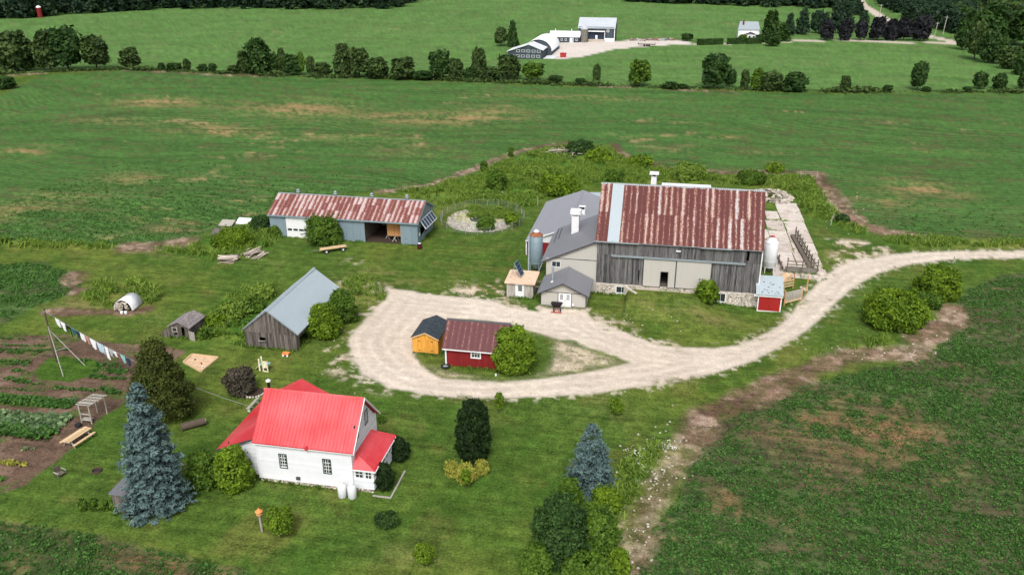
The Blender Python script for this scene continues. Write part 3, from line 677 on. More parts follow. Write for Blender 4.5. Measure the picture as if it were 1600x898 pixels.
def stones(mb, F, a0, a1, z0, z1, size=.3, holes=(), rng=RG):
    O, A, N = F; z = z0 + size * .3
    while z < z1:
        a = a0 + rng.uniform(.1, .3) * size
        while a < a1 - size * .25:
            w = size * rng.uniform(.55, 1.25)
            if not any(h[0] - .1 < a + w / 2 < h[1] + .1 and h[2] - .1 < z < h[3] + .1 for h in holes) and rng.random() < .9:
                c = O + A * (a + w / 2) + N * .02 + Zv * (z + rng.uniform(-.03, .03)); sx, sy = (w * .52 / .3, .35) if abs(A.x) > .5 else (.35, w * .52 / .3)
                v0 = len(mb.v); ang = rng.uniform(-.2, .2)
                P = [(math.cos(k * math.pi / 3 + ang) * w * .5, math.sin(k * math.pi / 3 + ang) * size * .42 * rng.uniform(.8, 1.1)) for k in range(6)]
                v = [tuple(c + A * px + Zv * pz) for px, pz in P] + [tuple(c + N * rng.uniform(.04, .08) + A * px * .6 + Zv * pz * .6) for px, pz in P]
                mb.add(v, [tuple(range(6, 12))] + [(k, (k + 1) % 6, 6 + (k + 1) % 6, 6 + k) for k in range(6)], rng.uniform(0, 1))
            a += w + size * .12
        z += size * .82

# ================================================================== THE OLD BARN
B = thing('bank_barn', 'big weathered grey board barn with long rust streaked metal roof', 'barn', (2.2, 111.5, 0))
bx0, bx1, by0, by1, bz = -8.45, 12.8, 105.5, 117.5, 1.55
SF = south(0, by0)
m = MB(); hole = [(-2.85, -2.7, 1.9, 3.7), (.15, 1.05, 1.5, 3.72)]
boards(m, SF, bx0, bx1, bz, 5.72, .235, hole, ragged=.03, jit=.03)
boards(m, SF, bx0, bx1, 5.68, 7.72, .235, [(10.98, 11.28, 6.05, 7.4), (-6.9, -6.87, 5.7, 7.2)], n0=-.02, ragged=.02, jit=.03)
part('board_siding', m, M['barnwood'], B, kind='stuff')
gt = lambda y: 7.6 + .97 * min(y - 105.1, 117.9 - y)
m = MB()
for F in (west(bx0, 0), east(bx1, 0)): boards(m, F, by0 + .05, by1, bz, gt, .3)
boards(m, north(0, by1), bx0, bx1, bz, 7.6, .3)
part('side_siding', m, M['barnwood'], B, kind='stuff')
m = MB(); m.box(bx0, bx1, by0 + .1, by1 - .1, bz - .12, bz); part('floor', m, M['fencewood'], B)
# stone foundation
m = MB(); W1 = (-5.75, -4.15, .22, 1.28); W2 = (7.45, 8.85, .0, 1.32)
m.box(bx0, W1[0], by0 - .12, by0 + .3, -1, bz - .03); m.box(W1[1], W2[0], by0 - .1, by0 + .3, -1, bz - .03); m.box(W2[1], bx1 + .05, by0 - .12, by0 + .3, -1.4, bz - .03)
for w in (W1, W2): m.box(w[0], w[1], by0 - .1, by0 + .3, -1, w[2]); m.box(w[0], w[1], by0 - .1, by0 + .3, w[3], bz - .03)
m.box(bx0, bx0 + .35, by0 + .3, by1, -1, bz - .03); m.box(bx1 - .35, bx1, by0 + .3, by1, -1, bz - .03); m.box(bx0, bx1, by1 - .35, by1, -1.01, bz - .04)
fo = part('foundation', m, M['mortar'], B)
m = MB(); FS = south(0, by0 - .12)
stones(m, FS, bx0 + .05, -4.4, -.05, 1.45, .30, [W1]); stones(m, FS, 9.0, 12.8, -.75, 1.45, .30, [W2]); stones(m, FS, 4.6, 7.3, .3, 1.4, .3)
part('stone', m, M['stone'], fo, kind='stuff')
for w in (W1, W2): window(B, south(0, by0 - .06), w[0] + .08, w[1] - .08, w[2] + .08, w[3] - .1, 2, 1, casing=.08)
m = MB(); m.box(-4.0, 4.4, by0 - .75, by0 - .13, .6, 1.44); m.box(4.4, 5.6, by0 - .6, by0 - .13, .3, 1.38); part('door_sill', m, M['concrete'], B)
m = MB(); P0, P1 = Vector((-4.4, 105.36, 0)), Vector((-2.75, 103.4, 0)); dd = (P1 - P0).normalized(); nn = Vector((dd.y, -dd.x, 0)) * -.35
m.hexa([P0 - Zv, P1 - Zv, P1 - nn - Zv, P0 - nn - Zv], [P0 + Zv * 1.44, P1 + Zv * 1.3, P1 - nn + Zv * 1.3, P0 - nn + Zv * 1.44])
ww = part('wing_wall', m, M['mortar'], B); m = MB(); stones(m, (P0, dd, Vector((dd.y, -dd.x, 0))), .05, 2.5, -.05, 1.25, .28); part('stone', m, M['stone'], ww, kind='stuff')
# sliding doors
for (x0, x1, z0, z1, hl) in ((-2.2, 2.02, 1.5, 5.36, [(.15, 1.05, 1.5, 3.72)]), (2.12, 6.62, 1.55, 5.40, [])):
    m = MB(); DF = south(0, by0 - .10); boards(m, DF, x0, x1, z0, z1, .30, hl, .04, 0, .004, .08, n0=0)
    D = part('sliding_door', m, M['greige'], B); m = MB()
    m.obox(DF, x0 - .04, x0 + .03, 0, .07, z0, z1); m.obox(DF, x1 - .03, x1 + .04, 0, .07, z0, z1)
    for q in ((x0 + .03, hl[0][0] if hl else x1 - .03),) + (((hl[0][1], x1 - .03),) if hl else ()): m.obox(DF, q[0], q[1], .0, .068, z0, z0 + .08)
    part('trim', m, M['darktrim'], D)
    if hl:
        m = MB(); m.obox(DF, .07, .15, 0, .09, 1.58, 3.80); m.obox(DF, 1.05, 1.13, 0, .09, 1.58, 3.80); m.obox(DF, .15, 1.05, 0, .088, 3.72, 3.80); part('door_frame', m, M['darktrim'], D)
m = MB(); m.box(-6.5, 10.85, by0 - .30, by0 - .05, 5.50, 5.66); m.box(-6.6, 10.9, by0 - .36, by0 - .05, 5.66, 5.69); part('door_track', m, M['galvold'], B)
m = MB(); m.box(1.9, 2.5, by0 - .3, by0, 6.75, 6.87); part('lamp', m, M['white'], B)
m = MB(); m.box(bx1 + .0, bx1 + .14, by0 - .14, by0 + .1, -.5, 7.6); part('corner_trim', m, M['white'], B)
part('gutter', MB().box(-8.85, -3.0, 104.98, 105.14, 7.50, 7.64), M['galvold'], B); part('gutter', MB().box(5.0, 9.0, 104.98, 105.14, 7.50, 7.60), M['galvold'], B)
ez, ey, rz, ry = 7.66, 105.1, 13.88, 111.5
m = MB(); m.slab((-8.72, ey, ez), (12.98, ey, ez), (12.9, ry, rz), (-8.72, ry, rz), .12); m.slab((-8.72, ry + .003, rz), (12.9, ry + .003, rz), (12.98, 117.9, ez), (-8.72, 117.9, ez), .12)
rf = part('roof', m, M['galvold'], B)
roof_panels(rf, (-8.74, ey - .03, ez - .02), (21.72, 0, 0), (0, ry - ey, rz - ez), 28, (.5, .5), M['barnrust'], jit=.02,
            special=lambda c, r: M['galv'] if c in (2, 3) else M['barnrustpale'] if (r == 0 and c in (16, 19, 20, 22, 23, 24, 25, 26, 27)) or (c, r) in ((6, 1), (10, 1), (23, 1)) else None)
roof_panels(rf, (12.98, 117.95, ez), (-21.7, 0, 0), (0, ry - 117.95, rz - ez), 14, (1.,), M['barnrust'], nrib=6)
m = MB(); m.prism([(-8.76, ry - .18, rz - .12), (-8.76, ry, rz + .07), (-8.76, ry + .18, rz - .12)], (21.7, 0, 0)); part('ridge_cap', m, M['galvold'], rf)
m = MB(); m.box(-2.1, -1.35, 112.8, 113.6, 11.5, 14.75); m.box(-2.35, -1.1, 112.5, 113.9, 15.05, 15.2)
for dx in (-2.08, -1.47):
    for dy in (112.82, 113.48): m.box(dx, dx + .1, dy, dy + .1, 14.75, 15.05)
vt = part('roof_vent', m, M['white'], B); m = MB(); m.box(-1.95, -1.5, 112.95, 113.45, 14.75, 15.04); part('vent_opening', m, M['black'], vt)

# ================================================================== GREY METAL BARN EXTENSION
E_ = thing('metal_barn_extension', 'long grey metal roofed building joined to the left side of the weathered barn', 'farm building', (-14, 122, 0))
zl = lambda x: 2.42 + .375 * (x + 20.45); rdx, rdz = -14.0, 4.84
m = MB(); y0, y1 = 118.35, 139.4
m.slab((-20.5, y0, 2.40), (rdx, y0, rdz), (rdx, y1, rdz), (-20.5, y1, 2.40), .14)
m.slab((rdx + .002, y0, rdz), (-6.5, y0, 2.2), (-6.5, y1, 2.2), (rdx + .002, y1, rdz), .14)
r1 = part('rear_roof', m, M['greyroof'], E_)
m = MB()
for sgn, a, b, c, d in ((1, (-20.5, y0, 2.4), (-20.5, y1, 2.4), (rdx, y1, rdz), (rdx, y0, rdz)), (1, (rdx, y0, rdz), (rdx, y1, rdz), (-6.5, y1, 2.2), (-6.5, y0, 2.2))): ribs(m, a, b, c, d, 70, .02, .02)
m.box(rdx - .12, rdx + .12, y0, y1, rdz - .02, rdz + .05); part('standing_rib', m, M['greyroof'], r1, kind='stuff')
m = MB(); f = lambda x: min(zl(x), rdz - .34 * (x - rdx)) - .16
boards(m, south(0, 118.65), -20.3, -8.5, 2.16, f, .3, (), n0=-.05, tj=.1, jit=.0, gap=.004); part('gable_siding', m, M['whitewall'], E_)
m = MB(); boards(m, south(0, 118.65), -20.3, -8.5, 0, 2.14, .3, (), n0=-.06, tj=.2, jit=.0, gap=.006)
boards(m, west(-20.3, 0), 118.6, 139.2, 0, 2.3, .3, (), n0=-.06, tj=.2, jit=.0, gap=.006); part('red_siding', m, M['redpaint'], E_)
m = MB(); boards(m, north(0, 139.2), -20.3, -6.7, 0, f, .6, (), n0=-.06, tj=.1, jit=0, gap=.004); boards(m, east(-6.7, 0), 118.6, 139.2, 0, 2.1, .6, (), tj=.1, jit=0, gap=.004); part('rear_siding', m, M['whitewall'], E_)
m = MB(); m.box(-20.46, -20.3, 118.5, 118.7, 0, 2.3); m.slab((-20.5, 118.28, 2.40), (rdx, 118.28, rdz), (rdx, 118.36, rdz), (-20.5, 118.36, 2.40), .2); part('trim', m, M['white'], E_)
# front part: one slope falling away from the barn wall
fy0, fy1, fx0, fx1 = 105.75, 119.6, -16.1, -8.6; fz0, fz1 = 4.02, 7.42
m = MB(); m.slab((fx0, fy0 - .3, fz0), (fx1, fy0 - .3, fz1), (fx1, fy1 - .5, fz1), (fx0, fy1, fz0), .14); r2 = part('front_roof', m, M['greyroof2'], E_)
m = MB(); ribs(m, (fx0, fy0 - .3, fz0), (fx0, fy1, fz0), (fx1, fy1 - .5, fz1), (fx1, fy0 - .3, fz1), 46, .02, .02); part('standing_rib', m, M['greyroof2'], r2, kind='stuff')
sl = lambda x: fz0 + (fz1 - fz0) * (x - fx0) / (fx1 - fx0) - .15
m = MB(); Wn = (-14.6, -13.45, 3.3, 4.12)
boards(m, south(0, fy0), -15.4, -8.5, 0, 4.55, .3, [Wn], n0=-.06, tj=.1, jit=0, gap=.005, th=.06)
part('front_siding', m, M['greige'], E_)
m = MB(); boards(m, south(0, fy0), -15.4, -8.5, 4.62, lambda x: max(4.63, sl(x)), .3, (), n0=-.06, tj=.1, jit=0, gap=.005, th=.06); part('upper_siding', m, M['greige'], E_)
m = MB(); m.obox(south(0, fy0), -13.2, -8.5, -.03, .045, 4.55, 4.62); m.slab((fx0, fy0 - .36, fz0), (fx1, fy0 - .36, fz1), (fx1, fy0 - .301, fz1), (fx0, fy0 - .301, fz0), .17); part('trim', m, M['darktrim'], E_)
m = MB(); boards(m, west(-15.4, 0), fy0, 118.6, 0, 4.1, .4, (), tj=.1, jit=0, gap=.004); boards(m, north(0, fy1 - .6), fx0 + .3, fx1, 3, sl, .4, (), tj=.1, jit=0); part('side_siding', m, M['greige'], E_)
window(E_, south(0, fy0), *Wn[:2], Wn[2] + .03, Wn[3] - .03, 2, 1, casing=.05)
for (vx, vy, zb, zt, cap) in ((-12.45, 114.2, 5.2, 8.25, 1), (-12.9, 127.5, 4.0, 5.55, 0)):
    m = MB(); m.box(vx - .52, vx + .52, vy - .5, vy + .5, zb, zt)
    if cap: m.box(vx - .75, vx + .75, vy - .7, vy + .7, zt + .18, zt + .75); m.box(vx - .45, vx + .45, vy - .42, vy + .42, zt, zt + .18)
    v = part('roof_vent', m, M['white'], E_)
    m = MB(); m.box(vx - .42, vx + .42, vy - .53, vy - .501, zt - (.05 if cap else .35), zt - .02); part('vent_opening', m, M['black'], v)
m = MB(); m.tube([(-15.5, 119.0, 4.35), (-15.3, 112.6, 4.44)], .05, 6); m.tube([(-15.0, 119.0, 4.58), (-14.8, 113.6, 4.66)], .05, 6); part('roof_ladder', m, M['darktrim'], E_)

# ================================================================== GABLED ENTRY
N_ = thing('entry_building', 'small grey gabled entry building with white double door at the gravel', 'building', (-12.2, 102.5, 0))
ex0, ex1, ey0, ey1 = -15.2, -9.2, 99.8, 105.55; ek, eh, et = -12.25, 3.5, 1.98
tp = lambda x: eh - .14 - abs(x - ek) * (eh - et) / (ek - ex0 + .1)
m = MB(); DH = (-12.85, -11.15, .05, 2.0)
boards(m, south(0, ey0), ex0, ex1, .15, 2.0, .3, [DH], n0=-.06, tj=.1, jit=0, gap=.005, th=.06); boards(m, south(0, ey0), ex0, ex1, 2.07, lambda x: max(2.08, tp(x)), .3, (), n0=-.06, tj=.1, jit=0, gap=.005, th=.06)
boards(m, west(ex0, 0), ey0, ey1, .15, 1.95, .3, (), tj=.1, jit=0, gap=.005); boards(m, east(ex1, 0), ey0, ey1, .15, 1.95, .3, (), tj=.1, jit=0, gap=.005)
part('siding', m, M['greige'], N_)
m = MB(); rb = 106.0
m.slab((ex0 - .45, ey0 - .4, et - .12), (ek, ey0 - .4, eh), (ek, rb - .4, eh), (ex0 - .45, rb - .4, et - .12), .12); m.slab((ek + .002, ey0 - .4, eh), (ex1 + .4, ey0 - .4, et - .1), (ex1 + .4, rb - .4, et - .1), (ek + .002, rb - .4, eh), .12)
r = part('roof', m, M['greyroof2'], N_); m = MB()
ribs(m, (ex0 - .45, ey0 - .4, et - .12), (ex0 - .45, rb - .4, et - .12), (ek, rb - .4, eh), (ek, ey0 - .4, eh), 18, .02, .02); ribs(m, (ex1 + .4, ey0 - .4, et - .1), (ex1 + .4, rb - .4, et - .1), (ek, rb - .4, eh), (ek, ey0 - .4, eh), 18, .02, .02)
m.box(ek - .1, ek + .1, ey0 - .4, rb - .4, eh - .02, eh + .04); part('standing_rib', m, M['greyroof2'], r, kind='stuff')
m = MB(); S0 = south(0, ey0)
m.obox(S0, ex0, ex1, -.02, .05, 2.0, 2.07); m.obox(S0, ex0, DH[0] - .08, -.02, .05, .08, .15); m.obox(S0, DH[1] + .08, ex1, -.02, .05, .08, .15)
for a in (ex0, DH[0] - .08, DH[1], ex1 - .08): m.obox(S0, a, a + .08, -.02, .052, .15, 2.0)
for (xa, za, xb, zb) in ((ex0 - .46, et - .13, ek, eh - .005), (ek + .003, eh - .005, ex1 + .41, et - .11)): m.slab((xa, ey0 - .46, za), (xb, ey0 - .46, zb), (xb, ey0 - .401, zb), (xa, ey0 - .401, za), .16)
part('trim', m, M['darktrim'], N_)
m = MB(); m.box(ex0, ex1, ey0 - .02, ey1, -.3, .08); part('foundation', m, M['concrete'], N_)
for k in (0, 1):
    a0 = DH[0] + .0 + k * .855; m = MB(); wq = (a0 + .22, a0 + .63, 1.05, 1.8)
    boards(m, S0, a0 + .01, a0 + .84, .08, 1.98, .9, [wq], .05, 0, 0, 0, n0=-.02); d = part('door', m, M['white'], N_)
    window(d, S0, *wq, 3, 3, casing=.03, proud=.05)
    if k: m = MB(); m.box(a0 + .05, a0 + .13, ey0 - .12, ey0 - .03, .98, 1.06); part('handle', m, M['galvold'], d)
m = MB(); m.tube([(-13.95, 101.9, 2.3), (-13.95, 101.9, 4.6)], .14, 10); m.lathe((-13.95, 101.9, 4.62), [(.18, 0), (.24, .08), (.1, .25)], 10); sp = part('stove_pipe', m, M['galvold'], N_)
m = MB(); m.lathe((-13.95, 101.9, 2.35), [(.42, 0), (.2, .35), (.16, .42)], 12); part('flashing', m, M['white'], sp)
m = MB(); m.box(-11.0, -10.75, 99.55, 99.72, .35, .62); part('meter_box', m, M['white'], N_)

# ================================================================== FLAT ROOFED SHED WITH SOLAR PANEL
S_ = thing('pump_shed', 'small pale plank shed with flat tan roof and white door beside the grey entry', 'shed', (-18.4, 103.5, 0))
m = MB(); boards(m, south(0, 101.75), -20.15, -16.55, -.1, 2.12, .24, [(-18.98, -17.75, 0, 2.1)]); boards(m, east(-16.55, 0), 101.75, 105.4, -.1, 2.2, .24); boards(m, west(-20.15, 0), 101.75, 105.4, -.1, 2.2, .24); boards(m, north(0, 105.4), -20.15, -16.55, -.1, 2.2, .3)
part('plank_siding', m, M['palewood'], S_, kind='stuff')
m = MB(); m.slab((-20.4, 101.45, 2.26), (-16.25, 101.45, 2.26), (-16.25, 105.7, 2.5), (-20.4, 105.7, 2.5), .16); part('roof', m, M['osb'], S_)
m = MB(); boards(m, south(0, 101.75), -18.96, -17.77, 0, 2.08, 1.3, [(-18.6, -18.0, 1.0, 1.85)], .06, 0, 0, 0, n0=-.02); d = part('door', m, M['white'], S_)
window(d, south(0, 101.75), -18.6, -18.0, 1.0, 1.85, 1, 3, casing=.03)
m = MB(); m.box(-16.4, -15.45, 102.1, 102.25, 1.6, 1.75); m.box(-16.4, -15.5, 103.1, 103.25, 1.9, 2.05); part('brace', m, M['fencewood'], S_)
P = thing('solar_panel', 'single dark solar panel standing steeply on the flat tan shed roof', 'solar panel', (-18.6, 103.4, 2.4))
pa, pb, pc, pd = Vector((-18.45, 102.9, 2.6)), Vector((-18.25, 104.3, 2.65)), Vector((-19.15, 104.3, 4.5)), Vector((-19.35, 102.9, 4.45))
nn = (pb - pa).cross(pd - pa).normalized() * .05
m = MB(); m.hexa([pa, pb, pc, pd], [p + nn for p in (pa, pb, pc, pd)]); fr = part('panel_frame', m, M['galvold'], P)
for k in range(4):
    for sgn in (1, -1):
        f0, f1 = .03 + k * .24, .03 + k * .24 + .22; e = nn * (1.15 if sgn == 1 else -.15); m = MB()
        m.hexa([pa.lerp(pd, f0).lerp(pb.lerp(pc, f0), .06) + e * .9, pa.lerp(pd, f0).lerp(pb.lerp(pc, f0), .94) + e * .9, pa.lerp(pd, f1).lerp(pb.lerp(pc, f1), .94) + e * .9, pa.lerp(pd, f1).lerp(pb.lerp(pc, f1), .06) + e * .9],
               [pa.lerp(pd, f0).lerp(pb.lerp(pc, f0), .06) + e, pa.lerp(pd, f0).lerp(pb.lerp(pc, f0), .94) + e, pa.lerp(pd, f1).lerp(pb.lerp(pc, f1), .94) + e, pa.lerp(pd, f1).lerp(pb.lerp(pc, f1), .06) + e]); part('solar_cell', m, M['solar'], fr)
for a, b in (((-19.25, 102.95, 4.2), (-19.9, 102.9, 2.35)), ((-19.1, 104.25, 4.2), (-19.8, 104.3, 2.4)), ((-18.4, 104.2, 2.9), (-18.2, 104.2, 2.4)), ((-18.5, 102.95, 2.8), (-18.4, 102.9, 2.35))): part('strut', MB().tube([a, b], .03, 5), M['galvold'], P)

# ================================================================== SILOS
T = thing('grey_silo', 'blue grey metal feed silo with rusty cone top beside the grey barn', 'silo', (-17.75, 111.7, 0))
m = MB(); m.lathe((-17.75, 111.7, 0), [(.92, 1.5), (.93, 1.52), (.93, 5.65), (.90, 5.67)], 24)
for z in (1.5, 2.5, 3.5, 4.6, 5.6): m.lathe((-17.75, 111.7, z), [(.93, 0), (.955, .02), (.955, .06), (.93, .08)], 24)
part('shell', m, M['silo'], T); m = MB(); m.lathe((-17.75, 111.7, 0), [(.25, .55), (.9, 1.49)], 20); part('hopper', m, M['galvold'], T)
m = MB(); m.lathe((-17.75, 111.7, 5.66), [(.96, 0), (.55, .38), (.4, .5)], 24); c = part('cone_top', m, M['rustcone'], T)
m = MB(); m.lathe((-17.75, 111.7, 6.17), [(.42, 0), (.40, .12), (.2, .3)], 16); part('cap', m, M['white'], c)
for k in range(4):
    a = k * math.pi / 2 + .6; part('leg', MB().tube([(-17.75 + .9 * math.cos(a), 111.7 + .9 * math.sin(a), -.1), (-17.75 + .9 * math.cos(a), 111.7 + .9 * math.sin(a), 1.7)], .05, 6), M['galvold'], T)
m = MB(); m.tube([(-18.75, 111.2, 0), (-18.75, 111.2, 5.5)], .13, 8); part('fill_pipe', m, M['galv'], T)
m = MB(); m.tube([(-17.2, 111.1, .5), (-15.95, 111.9, 4.0)], .09, 8); part('auger', m, M['galvold'], T)
m = MB()
for k in range(9): a = .6 + k * .62; m.tube([(-17.75 + .9 * math.cos(a), 111.7 + .9 * math.sin(a), 5.7), (-17.75 + .86 * math.cos(a), 111.7 + .86 * math.sin(a), 5.92)], .035, 5)
part('top_bolt', m, M['rustcone'], T)
T = thing('white_silo', 'white metal feed silo on legs at the right corner of the weathered barn', 'silo', (15.55, 118.2, 0)); c0 = (15.55, 118.2, 0)
m = MB(); m.lathe(c0, [(.90, .85), (.93, .87), (.93, 4.55), (.9, 4.58)], 28)
for z in (.87, 1.8, 2.75, 3.65, 4.5): m.lathe((c0[0], c0[1], z), [(.93, 0), (.948, .015), (.948, .045), (.93, .06)], 28)
part('shell', m, M['tank'], T); m = MB(); m.lathe(c0, [(.2, .35), (.9, .84)], 20); part('hopper', m, M['galvold'], T)
m = MB(); m.lathe((c0[0], c0[1], 4.56), [(.97, 0), (.45, .62), (.34, .7), (.34, .82)], 28); c = part('cone_top', m, M['tank'], T)
m = MB(); m.lathe((c0[0], c0[1], 5.39), [(.36, 0), (.36, .06), (.1, .16)], 14); part('cap', m, M['redsteel'], c)
for k in range(4):
    a = k * math.pi / 2 + .78; part('leg', MB().tube([(c0[0] + .86 * math.cos(a), c0[1] + .86 * math.sin(a), -.2), (c0[0] + .86 * math.cos(a), c0[1] + .86 * math.sin(a), 1.0)], .06, 6), M['white'], T)
m = MB()
for a in (2.6, .4, .9): m.tube([(c0[0] + .9 * math.cos(a), c0[1] + .9 * math.sin(a), 4.6), (c0[0] + .9 * math.cos(a), c0[1] + .9 * math.sin(a), 5.1)], .03, 5)
part('ladder_top', m, M['rustcone'], T)

# ================================================================== LITTLE RED LEAN-TO AT THE BARN CORNER
T = thing('red_door_shed', 'small shed with pale blue metal roof and bright red double doors at the barn corner', 'shed', (14.3, 104.9, -.5))
m = MB(); m.box(12.85, 12.97, 104.4, 104.5, -.5, 1.7); m.box(15.72, 15.86, 104.4, 104.52, -.5, 1.75); m.box(12.97, 15.72, 104.41, 104.5, -.5, -.35); m.box(12.3, 15.95, 104.2, 104.36, 1.68, 1.95)
m.box(15.72, 15.86, 104.53, 106.4, -.5, 1.8); m.box(12.86, 15.72, 106.3, 106.4, -.5, 3.4); part('white_frame', m, M['white'], T)
for k in (0, 1):
    m = MB(); boards(m, south(0, 104.45), 12.98 + k * 1.37, 14.34 + k * 1.37, -.33, 1.66, .23, (), .05, 0, .006, .3, n0=0); part('door', m, M['brightred'], T)
m = MB(); m.slab((12.5, 104.1, 1.99), (15.98, 104.1, 1.99), (15.85, 106.5, 3.75), (12.85, 106.5, 3.75), .06); r = part('roof', m, M['galvold'], T)
roof_panels(r, (12.5, 104.1, 1.99), (3.45, 0, 0), (0, 2.4, 1.76), 4, (1.,), M['galv'], nrib=4)
m = MB()
for k in range(15): x = 13.0 + RG.random() * 2.7; f = RG.uniform(.05, .75); m.box(x, x + .22, 104.1 + 2.4 * f, 104.2 + 2.4 * f, 2.04 + 1.76 * f, 2.09 + 1.76 * f)
part('snow_guard', m, M['darktrim'], r, kind='stuff')

# ================================================================== DRIVE SHED
D_ = thing('drive_shed', 'long blue grey drive shed with rust speckled roof and open bay', 'shed', (-50.5, 124, 0))
dx0, dx1, dy0, dy1, dz, dr = -62.95, -38.0, 119.65, 128.5, 3.85, 6.05; dm = (dy0 + dy1) / 2
GD = (-60.2, -56.0, 0, 3.6); OP = (-46.75, -40.8, 0, 3.68)
m = MB(); SF = south(0, dy0)
boards(m, SF, dx0, dx1, -.1, dz, 1.2, [GD, OP], .07, .01, .02, .35)
gtp = lambda y: dz - .05 + (dr - dz) * (1 - abs(y - dm) / (dm - dy0))
boards(m, east(dx1, 0), dy0 + .02, dy1, -.1, gtp, 1.2, [(121.2, 125.6, .9, 2.6)], .07, .01, .02, .35); boards(m, west(dx0, 0), dy0 + .02, dy1, -.1, gtp, 1.2, (), .07, .01, .02, .35); boards(m, north(0, dy1), dx0, dx1, -.1, dz, 1.2, (), .07, .01, .02, .35)
part('wall_panel', m, M['bluewall'], D_)
m = MB(); m.slab((dx0 - .2, dy0 - .35, dz - .1), (dx1 + .25, dy0 - .35, dz - .1), (dx1 + .25, dm, dr), (dx0 - .2, dm, dr), .12); m.slab((dx0 - .2, dm + .002, dr), (dx1 + .25, dm + .002, dr), (dx1 + .25, dy1 + .35, dz - .1), (dx0 - .2, dy1 + .35, dz - .1), .12)
r = part('roof', m, M['galvold'], D_)
roof_panels(r, (dx0 - .2, dy0 - .37, dz - .1), (25.4, 0, 0), (0, dm - dy0 + .37, dr - dz + .1), 32, (.34, .33, .33), M['shedrust'], nrib=3)
roof_panels(r, (dx1 + .2, dy1 + .37, dz - .1), (-25.4, 0, 0), (0, dm - dy1 - .37, dr - dz + .1), 16, (1.,), M['shedrust'], nrib=6)
m = MB(); m.box(dx0 - .2, dx1 + .2, dm - .15, dm + .15, dr - .02, dr + .06); part('ridge_cap', m, M['galvold'], r)
m = MB(); m.box(dx0 - .2, dx1 + .2, dy0 - .42, dy0 - .36, dz - .34, dz - .1); m.slab((dx1 + .252, dy0 - .4, dz - .08), (dx1 + .33, dy0 - .4, dz - .08), (dx1 + .33, dm, dr + .02), (dx1 + .252, dm, dr + .02), .22); m.slab((dx1 + .252, dm, dr + .02), (dx1 + .33, dm, dr + .02), (dx1 + .33, dy1 + .4, dz - .08), (dx1 + .252, dy1 + .4, dz - .08), .22); part('fascia', m, M['bluewall'], D_)
for vx in (-59.6, -53.1, -46.85, -40.9):
    m = MB(); m.lathe((vx, dm, dr), [(.22, 0), (.22, .3), (.36, .36), (.36, .44), (.24, .46), (.24, .6), (.38, .66), (.1, .85)], 12); part('ridge_vent', m, M['galvold'], D_)
g = MB(); g.box(GD[0], GD[1], dy0 - .0, dy0 + .05, 0, .02); gd = part('garage_door', g, M['white'], D_)
for k in range(4):
    m = MB(); m.box(GD[0] + .05, GD[1] - .05, dy0 - .02, dy0 + .04, .02 + k * .89, .02 + k * .89 + .87)
    s = part('door_section', m, M['white'], gd)
for k in range(4): x = GD[0] + .25 + k * .99; part('pane', MB().box(x, x + .75, dy0 - .03, dy0 - .021, 1.15, 1.5), M['glass'], gd)
m = MB(); m.box(-40.0, -39.05, dy0 - .06, dy0 - .001, .02, 2.1); d = part('side_door', m, M['bluewall'], D_); part('handle', MB().box(-39.95, -39.85, dy0 - .12, dy0 - .061, .95, 1.1), M['black'], d)
m = MB(); m.box(dx0 + .1, dx1 - .1, dy0 + .1, dy1 - .1, -.05, .06); part('dirt_floor', m, M['brownsoil'], D_)
m = MB(); m.box(OP[0] - .3, OP[0] - .22, dy0 + .1, dy1 - .1, 0, 3.8); part('partition', m, M['fencewood'], D_)
# raised glazed shutter on the gable end
a, b = Vector((dx1 + .1, 120.9, 3.65)), Vector((dx1 + .1, 127.3, 3.45)); c, d = b + Vector((.95, -.1, -1.3)), a + Vector((.95, -.1, -1.3)); nn = (b - a).cross(d - a).normalized() * -.06
m = MB(); m.hexa([a, b, c, d], [p + nn for p in (a, b, c, d)]); sh = part('shutter', m, M['white'], D_)
for k in range(5):
    for sg in (1.1, -.1):
        f0, f1 = .03 + k * .195, .03 + k * .195 + .165; m = MB(); pts = [a.lerp(b, f0).lerp(d.lerp(c, f0), .06), a.lerp(b, f1).lerp(d.lerp(c, f1), .06), a.lerp(b, f1).lerp(d.lerp(c, f1), .94), a.lerp(b, f0).lerp(d.lerp(c, f0), .94)]
        m.hexa([p + nn * (sg - .02) for p in pts], [p + nn * (sg + .02) for p in pts]); part('pane', m, M['solar'], sh)
m = MB(); m.tube([(dx1 + .1, 121.4, 1.0), (dx1 + 1.0, 121.0, 2.4)], .03, 5); m.tube([(dx1 + .1, 127.0, 1.0), (dx1 + 1.0, 127.1, 2.2)], .03, 5); part('prop', m, M['galvold'], sh)
m = MB(); m.tube([(dx1 + .06, 120.5, 1.55), (dx1 + .1, 120.5, 1.55)], .3, 14); part('round_sign', m, M['white'], D_)
